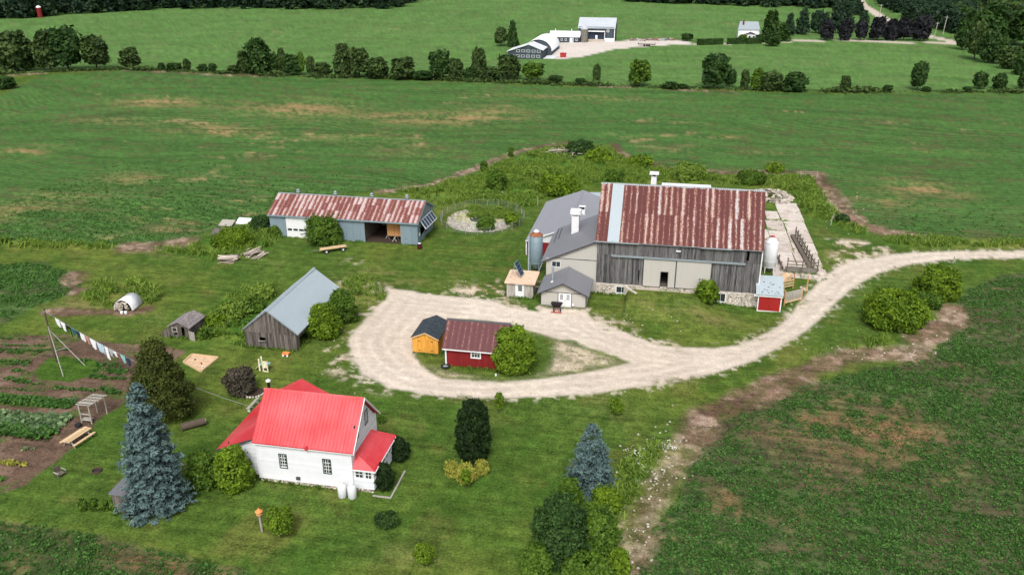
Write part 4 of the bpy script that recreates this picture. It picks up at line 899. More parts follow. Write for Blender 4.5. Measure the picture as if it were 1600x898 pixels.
# things kept in the open bay
T = thing('playhouse', 'small cedar board gabled playhouse standing on trestles inside the open bay', 'playhouse', (-42.2, 122, .7))
m = MB(); pk = lambda x: 2.9 + .45 * (1 - abs(x + 42.15) / 1.35); boards(m, south(0, 121.0), -43.5, -40.85, .85, pk, .19); boards(m, west(-43.5, 0), 121.0, 123.2, .85, 2.9, .19); boards(m, east(-40.85, 0), 121.0, 123.2, .85, 2.9, .19); boards(m, north(0, 123.2), -43.5, -40.85, .85, pk, .3)
part('board_wall', m, M['ply'], T, kind='stuff'); m = MB(); m.slab((-43.6, 120.9, 2.9), (-42.15, 120.9, 3.4), (-42.15, 123.3, 3.4), (-43.6, 123.3, 2.9), .06); m.slab((-42.15, 120.9, 3.4), (-40.75, 120.9, 2.9), (-40.75, 123.3, 2.9), (-42.15, 123.3, 3.4), .06); part('roof', m, M['ply'], T); part('floor', MB().box(-43.45, -40.9, 121.05, 123.15, .75, .85), M['fencewood'], T)
for k, (x, y, lb) in enumerate(((-43.7, 121.6, 'white wooden trestle at the left end of the cedar playhouse'), (-42.2, 120.6, 'white wooden trestle in front of the cedar playhouse'))):
    H = thing('sawhorse', lb, 'sawhorse', (x, y, .06), group='trestles under the playhouse')
    part('beam', MB().box(x - .05, x + .05, y - .1, y + 1.2, .64, .74), M['white'], H)
    for sy in (0, 1.1):
        for sx in (-1, 1): part('leg', MB().tube([(x, y + sy, .66), (x + sx * .35, y + sy, .06)], .035, 4), M['white'], H)

# ================================================================== HAY BARN
H_ = thing('hay_barn', 'low brown board barn with pale blue metal roof between lilac bush and weeds', 'barn', (-44.3, 88, 0))
hx0, hx1, hy0, hy1, hk, hzr, hze = -47.55, -41.1, 81.2, 94.6, -44.4, 4.95, 2.4
gp = lambda x: (hze + (hzr - hze) * (1 - (abs(x - hk) / ((hk - hx0) if x < hk else (hx1 - hk))))) - .1
m = MB(); boards(m, south(0, hy0), hx0, hx1, -.15, 2.08, .26, [(-45.75, -45.0, .98, 1.42)], ragged=.06, jit=.03); boards(m, south(0, hy0 - .03), hx0, hx1, 2.02, lambda x: max(2.05, gp(x)), .26, ragged=.05, jit=.03)
boards(m, north(0, hy1), hx0, hx1, -.1, gp, .3); boards(m, west(hx0, 0), hy0, hy1, -.1, 2.35, .3); boards(m, east(hx1, 0), hy0 + .05, hy1, -.1, 2.35, .3, [(82.0, 90.0, -.1, 1.4)]); part('board_siding', m, M['haywood'], H_, kind='stuff')
part('window_hood', MB().slab((-45.8, hy0 - .35, 1.1), (-44.95, hy0 - .35, 1.1), (-44.95, hy0 - .02, 1.0), (-45.8, hy0 - .02, 1.0), .05), M['palewood'], H_)
m = MB(); eA, eB = (hx0 - .3, 2.18), (hx1 + .35, 2.2)
m.slab((eA[0], hy0 - .2, eA[1]), (hk, hy0 - .2, hzr), (hk, hy1 + .15, hzr + .15), (eA[0], hy1 + .15, eA[1]), .08); m.slab((hk + .002, hy0 - .2, hzr), (eB[0], hy0 - .2, eB[1]), (eB[0], hy1 + .15, eB[1] + .1), (hk + .002, hy1 + .15, hzr + .15), .08)
r = part('roof', m, M['galvold'], H_)
roof_panels(r, (eB[0], hy0 - .2, eB[1] + .03), (0, hy1 - hy0 + .35, .1), (hk - eB[0], 0, hzr - eB[1]), 18, (1.,), M['galv'], nrib=3, jit=.008)
roof_panels(r, (eA[0], hy1 + .15, eA[1] + .08), (0, -(hy1 - hy0 + .35), -.05), (hk - eA[0], 0, hzr - eA[1]), 18, (1.,), M['galv'], nrib=3, jit=.008)
m = MB(); m.prism([(hk - .2, hy0 - .22, hzr - .04), (hk, hy0 - .22, hzr + .1), (hk + .2, hy0 - .22, hzr - .04)], (0, hy1 - hy0 + .4, .15)); part('ridge_cap', m, M['galv'], r)
# ================================================================== THE WHITE HOUSE
H = thing('farmhouse', 'white clapboard farmhouse with bright red metal roof and enclosed porch', 'house', (-29.3, 60, 0))
x0, x1, y0, y1, ze, zr, yr, zf = -33.6, -24.85, 56.75, 62.9, 4.25, 7.6, 59.82, .32
WA, WB = (-31.5, -30.88, 1.65, 3.0), (-27.45, -26.8, 1.6, 2.98)
m = MB(); clap(m, south(0, y0), lambda z: (x0, x1), zf, ze, .24, [WA, WB])
part('clapboard', m, M['whitewall'], H, kind='stuff')
m = MB(); WC, WD = (60.3, 60.95, 4.55, 5.85), (57.95, 58.6, 4.45, 5.75)
clap(m, east(x1, 0), lambda z: (y0, y1) if z < ze else (y0 + (z - ze + .22) * (yr - y0) / (zr - ze), y1 - (z - ze + .22) * (y1 - yr) / (zr - ze)), zf, zr - .25, .17, [WC, WD])
clap(m, west(x0, 0), lambda z: (y0, y1) if z < ze else (y0 + (z - ze + .22) * (yr - y0) / (zr - ze), y1 - (z - ze + .22) * (y1 - yr) / (zr - ze)), zf, zr - .25, .17, [])
clap(m, north(0, y1), lambda z: (x0, x1), zf, ze, .17, [])
part('gable_clapboard', m, M['whitewall'], H, kind='stuff')
for F, w in ((south(0, y0), WA), (south(0, y0), WB), (east(x1, 0), WC), (east(x1, 0), WD)): window(H, F, *w, 3, 4, mat='green', casing=.07, proud=.07)
m = MB()
for a in (x0 - .05, x1 - .07): m.box(a, a + .12, y0 - .07, y0 + .05, zf, ze + .1)
m.box(x1 - .03, x1 + .07, y1 - .06, y1 + .06, zf, ze); part('corner_board', m, M['white'], H, kind='stuff')
m = MB(); m.box(x0 + .05, x1 - .05, y0 + .02, y1 - .05, -.3, zf); f = part('foundation', m, M['mortar'], H); m = MB(); stones(m, south(0, y0 + .02), x0 + .1, x1, -.05, .3, .24); part('stone', m, M['stone'], f, kind='stuff')
ey, ez_ = 56.42, 4.12
m = MB(); m.slab((x0 - .2, ey, ez_), (x1 + .35, ey, ez_), (x1 + .35, yr, zr), (x0 - .2, yr, zr), .1); m.slab((x0 - .2, yr + .002, zr), (x1 + .35, yr + .002, zr), (x1 + .35, 63.25, 4.1), (x0 - .2, 63.25, 4.1), .1)
r = part('main_roof', m, M['redroof'], H)
m = MB(); ribs(m, (x0 - .19, ey, ez_), (x1 + .34, ey, ez_), (x1 + .34, yr, zr), (x0 - .19, yr, zr), 29, .045, .035); ribs(m, (x0 - .19, 63.25, 4.1), (x1 + .34, 63.25, 4.1), (x1 + .34, yr, zr), (x0 - .19, yr, zr), 29, .045, .035)
m.prism([(x0 - .2, yr - .15, zr - .1), (x0 - .2, yr, zr + .06), (x0 - .2, yr + .15, zr - .1)], (x1 - x0 + .55, 0, 0)); part('standing_rib', m, M['redroof'], r, kind='stuff')
m = MB(); m.slab((x1 + .352, ey - .02, ez_ + .01), (x1 + .42, ey - .02, ez_ + .01), (x1 + .42, yr, zr + .02), (x1 + .352, yr, zr + .02), .2); m.slab((x1 + .352, yr, zr + .02), (x1 + .42, yr, zr + .02), (x1 + .42, 63.28, 4.11), (x1 + .352, 63.28, 4.11), .2); m.box(x0 - .2, x1 + .35, ey + .01, ey + .06, ez_ - .20, ez_ - .11); part('fascia', m, M['white'], H)
m = MB(); m.box(-28.85, -28.6, 56.3, 56.5, 3.95, 4.3); part('eave_vent', m, M['redroof'], r)
m = MB(); m.lathe((-33.55, 60.1, 7.4), [(.13, 0), (.13, .75)], 10); c = part('flue', m, M['black'], H); part('flue_cap', MB().lathe((-33.55, 60.1, 8.15), [(.22, 0), (.24, .1), (.08, .2)], 12), M['white'], c)
part('dryer_vent', MB().box(-30.1, -29.75, y0 - .2, y0 - .04, .62, .88), M['darktrim'], H)
# west lean-to and rear wing
m = MB()
m.hexa([(-37.7, 57.0, 2.42), (-33.8, 57.0, 4.1), (-33.8, 62.6, 4.55), (-37.7, 62.6, 2.42)], [(-37.7, 57.0, 2.5), (-33.8, 57.0, 4.18), (-33.8, 62.6, 4.7), (-37.7, 62.6, 2.5)])
m.hexa([(-37.7, 62.602, 2.42), (-33.7, 62.602, 4.75), (-33.7, 66.7, 4.75), (-37.7, 66.7, 2.42)], [(-37.7, 62.602, 2.5), (-33.7, 62.602, 4.85), (-33.7, 66.7, 4.85), (-37.7, 66.7, 2.5)])
m.hexa([(-33.698, 61.4, 4.75), (-29.6, 61.4, 2.75), (-29.6, 66.7, 2.75), (-33.698, 66.7, 4.75)], [(-33.698, 61.4, 4.85), (-29.6, 61.4, 2.85), (-29.6, 66.7, 2.85), (-33.698, 66.7, 4.85)])
r = part('wing_roof', m, M['redroof'], H); m = MB()
ribs(m, (-37.7, 57.0, 2.5), (-37.7, 62.6, 2.5), (-33.8, 62.6, 4.7), (-33.8, 57.0, 4.18), 20, .03, .02); ribs(m, (-37.7, 62.6, 2.5), (-37.7, 66.7, 2.5), (-33.7, 66.7, 4.85), (-33.7, 62.6, 4.85), 14, .03, .02); ribs(m, (-29.6, 61.4, 2.85), (-29.6, 66.7, 2.85), (-33.7, 66.7, 4.85), (-33.7, 61.4, 4.85), 18, .03, .02); part('standing_rib', m, M['redroof'], r, kind='stuff')
m = MB(); clap(m, south(0, 57.3), lambda z: (-37.4 if z < 2.45 else -37.4 + (z - 2.45) * 2.32, x0), .2, 4.0, .17, []); clap(m, west(-37.4, 0), lambda z: (57.3, 66.4), .2, 2.4, .17, []); clap(m, north(0, 66.4), lambda z: (-37.4 if z < 2.4 else -37.4 + (z - 2.4) * 1.7, -29.9 if z < 2.7 else -29.9 - (z - 2.7) * 2.0), .2, 4.5, .17, []); clap(m, east(-29.9, 0), lambda z: (62.9, 66.4), .2, 2.7, .17, [])
part('wing_clapboard', m, M['whitewall'], H, kind='stuff')
m = MB(); m.slab((-37.75, 56.94, 2.5), (-33.85, 56.94, 4.17), (-33.85, 56.998, 4.17), (-37.75, 56.998, 2.5), .14); part('wing_fascia', m, M['darktrim'], H)
# porch
px1, py0, py1 = -23.0, 56.85, 62.3
m = MB(); clap(m, south(0, py0), lambda z: (x1 + .05, px1), .35, 1.35, .14); clap(m, east(px1, 0), lambda z: (py0, py1), .35, 1.3, .14); clap(m, north(0, py1), lambda z: (x1 + .05, px1), .35, 2.15, .14); part('porch_clapboard', m, M['whitewall'], H, kind='stuff')
m = MB()
for a in (x1 + .05, -23.9, px1 - .14): m.box(a, a + .14, py0 - .02, py0 + .08, 1.35, 2.18)
for k in range(8): yy = py0 + (py1 - py0 - .12) * k / 7; m.box(px1 - .1, px1 + .02, yy, yy + .12, 1.3, 2.18)
m.box(x1, px1 + .06, py0 - .08, py0 + .1, 1.33, 1.40); m.box(px1 - .1, px1 + .08, py0 + .1, py1, 1.28, 1.36); m.box(x1, px1 + .05, py0 - .05, py1, 2.14, 2.22); part('porch_frame', m, M['white'], H)
for a0, a1 in ((-24.62, -23.95), (-23.72, -23.18)): window(H, south(0, py0), a0, a1, 1.42, 2.14, 2, 2, casing=.03, proud=.05)
for k in range(7): yy = py0 + (py1 - py0 - .12) * k / 7 + .2; window(H, east(px1, 0), yy, yy + .5, 1.42, 2.1, 2, 1, casing=.03, proud=.04)
m = MB(); m.box(x1 + .1, px1 - .03, py0 + .03, py1, -.3, .35); f = part('porch_foundation', m, M['concdark'], H); m = MB(); stones(m, south(0, py0 + .03), x1 + .1, px1, -.05, .33, .24); part('stone', m, M['stone'], f, kind='stuff')
T1, T2, E0, E1, E2, E3 = (x1, 57.75, 3.4), (x1, 61.4, 3.4), (x1, 56.68, 2.40), (-22.75, 56.68, 2.34), (-22.75, 62.5, 2.34), (x1, 62.5, 2.40)
m = MB(); dn = lambda p: (p[0], p[1], p[2] - .06)
m.add([E0, E1, T1, E2, E3, T2] + [dn(p) for p in (E0, E1, T1, E2, E3, T2)], [(0, 1, 2), (1, 3, 5, 2), (3, 4, 5), (8, 7, 6), (8, 11, 9, 7), (11, 10, 9), (0, 6, 7, 1), (1, 7, 9, 3), (3, 9, 10, 4)])
r = part('porch_roof', m, M['redroof'], H); m = MB()
for k in range(1, 16):
    yy = 56.68 + 5.82 * k / 16; f = min(1, (yy - 56.68) / 1.1, (62.5 - yy) / 1.1); q = (-22.75 + (x1 + 22.75) * f, yy, 2.34 + 1.06 * f); a = Vector((-22.75, yy, 2.34))
    m.hexa([a - Y * .02, a + Y * .02, Vector(q) + Y * .02, Vector(q) - Y * .02], [a - Y * .01 + Zv * .03, a + Y * .01 + Zv * .03, Vector(q) + Y * .01 + Zv * .03, Vector(q) - Y * .01 + Zv * .03])
m.tube([E1, T1], .035, 4); m.tube([E2, T2], .035, 4); part('standing_rib', m, M['redroof'], r, kind='stuff')
m = MB(); m.box(-22.77, -22.69, 56.62, 62.52, 2.2, 2.32); m.box(x1, -22.69, 56.61, 56.67, 2.2, 2.33); part('porch_fascia', m, M['white'], H)
m = MB(); m.box(-23.0, -21.35, 56.3, 56.42, -.05, .12); m.box(-21.45, -21.3, 56.42, 60.4, -.05, .12); single('bed_edging', m, M['palewood'], 'pale timber edging round the shrub bed by the porch', 'garden edging', (-22, 56.4, 0))
for k, (x, y) in enumerate(((-25.5, 55.75), (-24.62, 55.78))):
    T = thing('gas_tank', ('left one of the two white upright gas tanks against the house wall', 'right one of the two white upright gas tanks, nearer the porch')[k], 'gas tank', (x, y, 0), group='gas tanks beside the house')
    m = MB(); m.lathe((x, y, .05), [(.30, 0), (.39, .1), (.39, 1.05), (.34, 1.2), (.2, 1.28)], 20); b = part('shell', m, M['tank'], T); m = MB(); m.lathe((x, y, 1.3), [(.16, -.04), (.17, .1), (.1, .14)], 12); part('collar', m, M['tank'], b); part('base_ring', MB().lathe((x, y, -.03), [(.28, 0), (.28, .1)], 14), M['galvold'], T)

# ================================================================== RED SHED, YELLOW SHED
T = thing('red_shed', 'dark red shed with maroon metal roof between the honey shed and big shrub', 'shed', (-20, 83, 0)); sx0, sx1, sy0, sy1 = -23.05, -16.3, 81.0, 85.6
m = MB(); gq = lambda y: 2.4 + 2.15 * (1 - abs(y - 83.3) / 2.3); wn_ = (-20.05, -19.1, 1.35, 2.15)
boards(m, south(0, sy0), sx0, sx1, -.1, 2.42, .16, [wn_], gap=.01, jit=.012); boards(m, west(sx0, 0), sy0, sy1, -.1, gq, .2); boards(m, east(sx1, 0), sy0, sy1, -.1, gq, .2); boards(m, north(0, sy1), sx0, sx1, -.1, 2.42, .3)
part('board_siding', m, M['redpaint'], T, kind='stuff'); window(T, south(0, sy0), *wn_, 3, 2, casing=.12)
m = MB(); m.box(sx0 - .07, sx0 + .1, sy0 - .08, sy0 + .08, 0, 2.35); m.box(sx0 - .3, sx1 + .3, sy0 - .42, sy0 - .35, 2.16, 2.32); m.box(sx1 - .1, sx1 + .07, sy0 - .08, sy0 + .08, 0, 2.35); part('white_trim', m, M['white'], T)
m = MB(); m.slab((sx0 - .32, sy0 - .4, 2.32), (sx1 + .3, sy0 - .4, 2.32), (sx1 + .3, 83.3, 4.75), (sx0 - .32, 83.3, 4.75), .08); m.slab((sx0 - .32, 83.302, 4.75), (sx1 + .3, 83.302, 4.75), (sx1 + .3, 85.9, 2.35), (sx0 - .32, 85.9, 2.35), .08); r = part('roof', m, M['darktrim'], T)
roof_panels(r, (sx0 - .34, sy0 - .42, 2.31), (7.4, 0, 0), (0, 2.72, 2.46), 11, (1.,), M['maroon'], nrib=1); roof_panels(r, (sx1 + .32, 85.92, 2.34), (-7.4, 0, 0), (0, -2.6, 2.42), 11, (1.,), M['maroon'], nrib=1)
m = MB(); m.prism([(sx0 - .34, 83.12, 4.68), (sx0 - .34, 83.3, 4.86), (sx0 - .34, 83.48, 4.68)], (7.4, 0, 0)); part('ridge_cap', m, M['darktrim'], r)
T = thing('honey_shed', 'new honey coloured wooden shed with dark shingle roof left of the red shed', 'shed', (-26.1, 85.6, 0)); sx0, sx1, sy0, sy1 = -27.7, -24.6, 83.35, 88.2; mid = -26.1
gq = lambda x: 2.62 - .50 * abs(x - mid) / 1.55 - .06
DD = (-27.0, -25.2, .2, 1.85)
m = MB(); boards(m, south(0, sy0), sx0, sx1, .12, gq, .2, [DD], jit=.006); boards(m, west(sx0, 0), sy0, sy1, .12, 2.0, .2); boards(m, east(sx1, 0), sy0, sy1, .12, 2.0, .2); boards(m, north(0, sy1), sx0, sx1, .12, gq, .2); part('board_siding', m, M['honeywood'], T, kind='stuff')
for k in (0, 1):
    a0 = DD[0] + k * .905; m = MB(); boards(m, south(0, sy0), a0, a0 + .895, .2, 1.84, .15, (), .06, gap=.012, tj=.3, n0=-.03); d = part('door', m, M['honeywood'], T)
    for z in (.45, 1.6): part('hinge', MB().box(a0 + (.02 if k == 0 else .62), a0 + (.27 if k == 0 else .87), sy0 - .075, sy0 - .05, z, z + .06), M['black'], d)
m = MB(); m.box(sx0 + .1, sx1 - .1, sy0 + .1, sy1, -.1, .12); part('skid', m, M['fencewood'], T)
m = MB(); m.slab((sx0 - .15, sy0 - .15, 2.02), (mid, sy0 - .15, 2.78), (mid, sy1 + .1, 2.78), (sx0 - .15, sy1 + .1, 2.02), .07); m.slab((mid + .002, sy0 - .15, 2.78), (sx1 + .15, sy0 - .15, 2.02), (sx1 + .15, sy1 + .1, 2.02), (mid + .002, sy1 + .1, 2.78), .07); r = part('roof', m, M['shingle'], T)
m = MB()
for k in range(16):
    f = k / 16; g = (k + 1.15) / 16
    for xe, in ((sx0 - .15,), (sx1 + .15,)):
        xa, xb = xe + (mid - xe) * f, xe + (mid - xe) * min(1, g); za, zb = 2.02 + .76 * f, 2.02 + .76 * min(1, g); yy = sy0 - .14
        while yy < sy1 + .05:
            ln = min(.35, sy1 + .1 - yy); P_ = [(xa, yy, za + .022), (xb, yy, zb + .004), (xb, yy + ln - .02, zb + .004), (xa, yy + ln - .02, za + .022)]
            m.add(P_ + [(xa, yy, za), (xa, yy + ln - .02, za)], [(0, 1, 2, 3) if xe > mid else (3, 2, 1, 0), (4, 0, 3, 5)], RG.uniform(0, 1)); yy += .35
part('shingle', m, M['shingle'], r, kind='stuff')
m = MB(); m.slab((sx0 - .17, sy0 - .21, 2.02), (mid, sy0 - .21, 2.78), (mid, sy0 - .151, 2.78), (sx0 - .17, sy0 - .151, 2.02), .13); m.slab((mid, sy0 - .21, 2.78), (sx1 + .17, sy0 - .21, 2.02), (sx1 + .17, sy0 - .151, 2.02), (mid, sy0 - .151, 2.78), .13); m.slab((sx0 - .17, sy1 + .11, 2.02), (mid, sy1 + .11, 2.78), (mid, sy1 + .17, 2.78), (sx0 - .17, sy1 + .17, 2.02), .13); m.box(sx0 - .2, sx0 - .15, sy0 - .2, sy1 + .15, 1.9, 2.02); part('trim', m, M['newwood'], T)
m = MB(); a = [(-23.0 + .42 * math.cos(q * math.pi / 10), 80.55 + .42 * math.sin(q * math.pi / 10), .14) for q in range(21)]; m.tube(a, .13, 8, cap=False)
T = thing('flat_tyre', 'old black tyre lying flat under the white corner post of the red shed', 'tyre', (-23, 80.55, 0)); part('tread', m, M['tyre'], T); part('filling', MB().lathe((-23, 80.55, .02), [(.36, 0), (.36, .1)], 14), M['galvold'], T)
m = MB(); m.lathe((-17.0, 79.6, 0), [(.09, 0), (.12, .1), (.10, .25), (.05, .3)], 10); single('white_jug', m, M['tank'], 'small white jug on the grass before the big shrub', 'jug', (-17, 79.6, 0))

# ================================================================== POULTRY COOP, CALF TUNNEL, BACK SHED
T = thing('old_coop', 'tiny weathered grey coop with shingle roof and open doorway', 'coop', (-56.4, 83.2, 0))
m = MB(); boards(m, south(0, 82.0), -57.9, -55.3, -.1, lambda x: 1.95 - .5 * abs(x + 56.6) / 1.3, .22, [(-57.5, -56.95, .75, 1.25), (-57.3, -56.9, .05, .35), (-56.35, -55.95, 0, 1.4)], ragged=.05, jit=.03); boards(m, east(-55.3, 0), 82.0, 85.2, -.1, 1.45, .2, ragged=.05, jit=.03); boards(m, west(-57.9, 0), 82.0, 85.2, -.1, 1.45, .2); boards(m, north(0, 85.2), -57.9, -55.3, -.1, lambda x: 1.95 - .5 * abs(x + 56.6) / 1.3, .2)
boards(m, south(0, 81.9), -59.0, -57.95, -.1, lambda x: .5 + .8 * (x + 59), .2, ragged=.03); part('board_siding', m, M['haywood'], T, kind='stuff')
window(T, south(0, 82), -57.5, -56.95, .75, 1.25, 1, 1, mat='palewood', casing=.07, sash='palewood')
m = MB(); m.slab((-58.1, 81.8, 1.45), (-56.6, 81.8, 2.1), (-56.6, 85.4, 2.1), (-58.1, 85.4, 1.45), .06); m.slab((-56.598, 81.8, 2.1), (-55.1, 81.8, 1.4), (-55.1, 85.4, 1.4), (-56.598, 85.4, 2.1), .06); r = part('roof', m, M['oldshingle'], T); m = MB()
for k in range(9):
    for xe in (-58.1, -55.1):
        f = k / 9; g = min(1, (k + 1.15) / 9); xm = -56.6; za = 1.43 + .66 * f; zb = 1.43 + .66 * g; xa, xb = xe + (xm - xe) * f, xe + (xm - xe) * g; yy = 81.8
        while yy < 85.38: m.add([(xa, yy, za + .03), (xb, yy, zb + .01), (xb, yy + .23, zb + .01), (xa, yy + .23, za + .03), (xa, yy, za), (xa, yy + .23, za)], [(0, 1, 2, 3) if xe > xm else (3, 2, 1, 0), (4, 0, 3, 5)], RG.random()); yy += .25
part('shingle', m, M['oldshingle'], r, kind='stuff')
m = MB(); boards(m, (Vector((-55.15, 81.6, 0)), Vector((.95, -.3, 0)), Vector((-.3, -.95, 0))), 0, .9, 0, 1.15, .18); part('open_door', m, M['palewood'], T)
T = thing('calf_shelter', 'white arched plastic shelter over stone filled ends standing in worn grass', 'shelter', (-68.6, 88.9, 0)); m = MB(); n = 12; pr = [(math.cos(math.pi * k / n) * 1.25, math.sin(math.pi * k / n) * 1.45) for k in range(n + 1)]
ax = Vector((-.08, 1, 0)).normalized(); sd2 = Vector((ax.y, -ax.x, 0)); c0 = Vector((*G(193, 487), .2)); Lh = 2.6
vs = [tuple(c0 + sd2 * px_ + Zv * pz + ax * a) for a in (0, Lh) for px_, pz in pr] + [tuple(c0 + sd2 * px_ * .96 + Zv * pz * .96 + ax * a) for a in (0, Lh) for px_, pz in pr]; q = n + 1
m.add(vs, [(k, k + 1, q + k + 1, q + k) for k in range(n)] + [(2 * q + k, 3 * q + k, 3 * q + k + 1, 2 * q + k + 1) for k in range(n)] + [(k, 2 * q + k, 2 * q + k + 1, k + 1) for k in range(n)] + [(q + k, q + k + 1, 3 * q + k + 1, 3 * q + k) for k in range(n)], .5, True); part('arched_cover', m, M['tank'], T)
for e in (.08, Lh - .12):
    m = MB(); rr = random.Random(3)
    for k in range(40):
        a = rr.uniform(-1.1, 1.1); zz = rr.uniform(.05, 1.2)
        if (a / 1.2) ** 2 + (zz / 1.35) ** 2 < 1: m.rock(tuple(c0 + sd2 * a + ax * e + Zv * (zz - .1)), .17, rr, tint=rr.random())
    part('end_wall', m, M['stone'], T)
for k in range(2): p_ = c0 + sd2 * (-.1 - .55 * k) * -1 - ax * .55 ; single('white_bucket', MB().lathe((p_.x, p_.y, 0), [(.16, 0), (.2, .34), (.18, .35)], 12), M['tank'], ('left white bucket in front of the arched white shelter', 'right white bucket in front of the arched white shelter')[k], 'bucket', (p_.x, p_.y, 0), group='buckets by the shelter')
T = thing('garden_outhouse', 'narrow plank outhouse with purple grey ribbed roof beside the blue spruce', 'outhouse', (-42.6, 50.9, 0)); m = MB(); boards(m, south(0, 50.2), -43.5, -41.9, 0, 1.95, .22, jit=.03); boards(m, west(-43.5, 0), 50.2, 51.9, 0, 1.95, .22); boards(m, east(-41.9, 0), 50.2, 51.9, 0, 1.95, .22); boards(m, north(0, 51.9), -43.5, -41.9, 0, 1.9, .3); part('board_siding', m, M['haywood'], T, kind='stuff')
m = MB(); m.slab((-43.65, 50.0, 1.98), (-41.8, 50.0, 1.98), (-41.8, 52.7, 2.15), (-43.65, 52.7, 2.15), .05); r = part('roof', m, M['greyroof2'], T); m = MB(); ribs(m, (-43.6, 50.0, 1.98), (-41.85, 50.0, 1.98), (-41.85, 52.7, 2.15), (-43.6, 52.7, 2.15), 8, .08, .05); part('rib', m, M['greyroof2'], r)

# ================================================================== GARDEN AND YARD THINGS
T = thing('picnic_table', 'pale wooden picnic table at the corner of the vegetable garden', 'picnic table', (-53.7, 59.1, 0)); rr = random.Random(2)
ax = Vector((.45, 2.9, 0)).normalized(); sd2 = Vector((ax.y, -ax.x, 0)); c0 = Vector((-53.9, 57.9, 0)); F = (c0, ax, sd2)
for k in range(5): part('table_plank', MB().obox(F, 0, 2.8, -.42 + k * .17, -.27 + k * .17, .72, .77, rr.random()), M['newwood'], T)
for sgn in (-1, 1): part('bench', MB().obox(F, .1, 2.7, sgn * .82 - .14, sgn * .82 + .14, .42, .47), M['newwood'], T)
for a in (.35, 2.35):
    m = MB(); m.obox(F, a, a + .09, -.9, .9, .34, .42); m.tube([c0 + ax * a + sd2 * -.3 + Zv * .72, c0 + ax * a + sd2 * -.7], .05, 4); m.tube([c0 + ax * a + sd2 * .3 + Zv * .72, c0 + ax * a + sd2 * .7], .05, 4); part('frame', m, M['palewood'], T)
T = thing('garden_arbor', 'weathered grey wooden arbour with bench at the garden edge', 'arbour', (-54.9, 63.4, 0)); 
PT = [(-55.5, 62.3), (-54.4, 62.3), (-55.2, 64.3), (-54.1, 64.3)]
for x, y in PT: part('post', MB().box(x - .05, x + .05, y - .05, y + .05, 0, 2.1), M['palewood'], T)
m = MB(); m.box(-55.6, -54.3, 62.25, 62.35, 1.02, 1.10); m.box(-55.6, -54.3, 62.25, 62.35, .35, .43); m.box(-55.5, -54.45, 62.3, 62.75, .42, .47); part('rail', m, M['palewood'], T)
for k in range(9): f = k / 8; part('slat', MB().box(-55.75 + .35 * f, -54.1 + .35 * f, 62.2 + 2.1 * f, 62.32 + 2.1 * f, 2.12 + .05 * (k % 2), 2.18 + .05 * (k % 2), RG.random()), M['palewood'], T)
m = MB(); m.lathe((-55.4, 61.6, 0), [(.28, 0), (.34, .3), (.30, .32)], 12); single('dark_tub', m, M['black'], 'dark round tub on the soil before the arbour', 'tub', (-55.4, 61.6, 0))
T = thing('garden_chair', 'low brown slatted garden chair facing the fire pit on the lawn', 'chair', (-51.5, 53.9, 0)); F = (Vector((-51.5, 53.9, 0)), Vector((.3, .95, 0)), Vector((.95, -.3, 0)))
part('seat', MB().obox(F, -.32, .32, -.3, .3, .3, .36), M['fencewood'], T)
for k in range(4): part('back_slat', MB().obox(F, -.30 + k * .16, -.17 + k * .16, -.38, -.33, .36, .95), M['fencewood'], T)
for a in (-.4, .36): part('arm', MB().obox(F, a, a + .1, -.35, .35, .52, .56), M['palewood'], T); m = MB(); m.obox(F, a, a + .06, .25, .31, 0, .52); m.obox(F, a, a + .06, -.35, -.29, 0, .52); part('leg', m, M['fencewood'], T)
T = thing('fire_pit', 'round rusted fire ring on a burnt patch of the lawn', 'fire pit', (-48.7, 55.1, 0)); part('ring', MB().lathe((-48.7, 55.1, 0), [(.42, 0), (.42, .25), (.38, .25), (.38, .05)], 20), M['ring'], T); part('ash', MB().lathe((-48.7, 55.1, .0), [(.37, 0), (.37, .08)], 16), M['ash'], T); part('sand', MB().lathe((-48.7, 55.1, .0), [(.85, 0), (.75, .04)], 20), M['brownsoil'], T)
T = thing('sandpit', 'pale plywood edged sandpit lying on the lawn', 'sandpit', (-51, 77, 0)); P4 = [G(300, 554), G(341, 559), G(314, 581), G(287, 566)]
m = MB(); m.hexa([(x, y, -.05) for x, y in P4], [(x, y, .05) for x, y in P4]); part('sand', m, M['sand'], T)
for k in range(4):
    a, b = Vector((*P4[k], 0)), Vector((*P4[(k + 1) % 4], 0)); d = (b - a).normalized(); part('edge_board', MB().obox((a, d, Vector((d.y, -d.x, 0))), 0, (b - a).length, -.1, .08, -.05, .16), M['newwood'], T)
for k, (px, py) in enumerate(((305, 563), (315, 569), (316, 575))): x, y = G(px, py); m = MB(); m.lathe((x, y, .06), [(.08, 0), (.1, .14)], 8); single('sand_toy', m, M[('navy', 'brightred', 'white')[k]], ('dark blue toy bucket in the sandpit', 'red toy bucket in the middle of the sandpit', 'white toy bucket near the front corner of the sandpit')[k], 'toy', (x, y, .06))
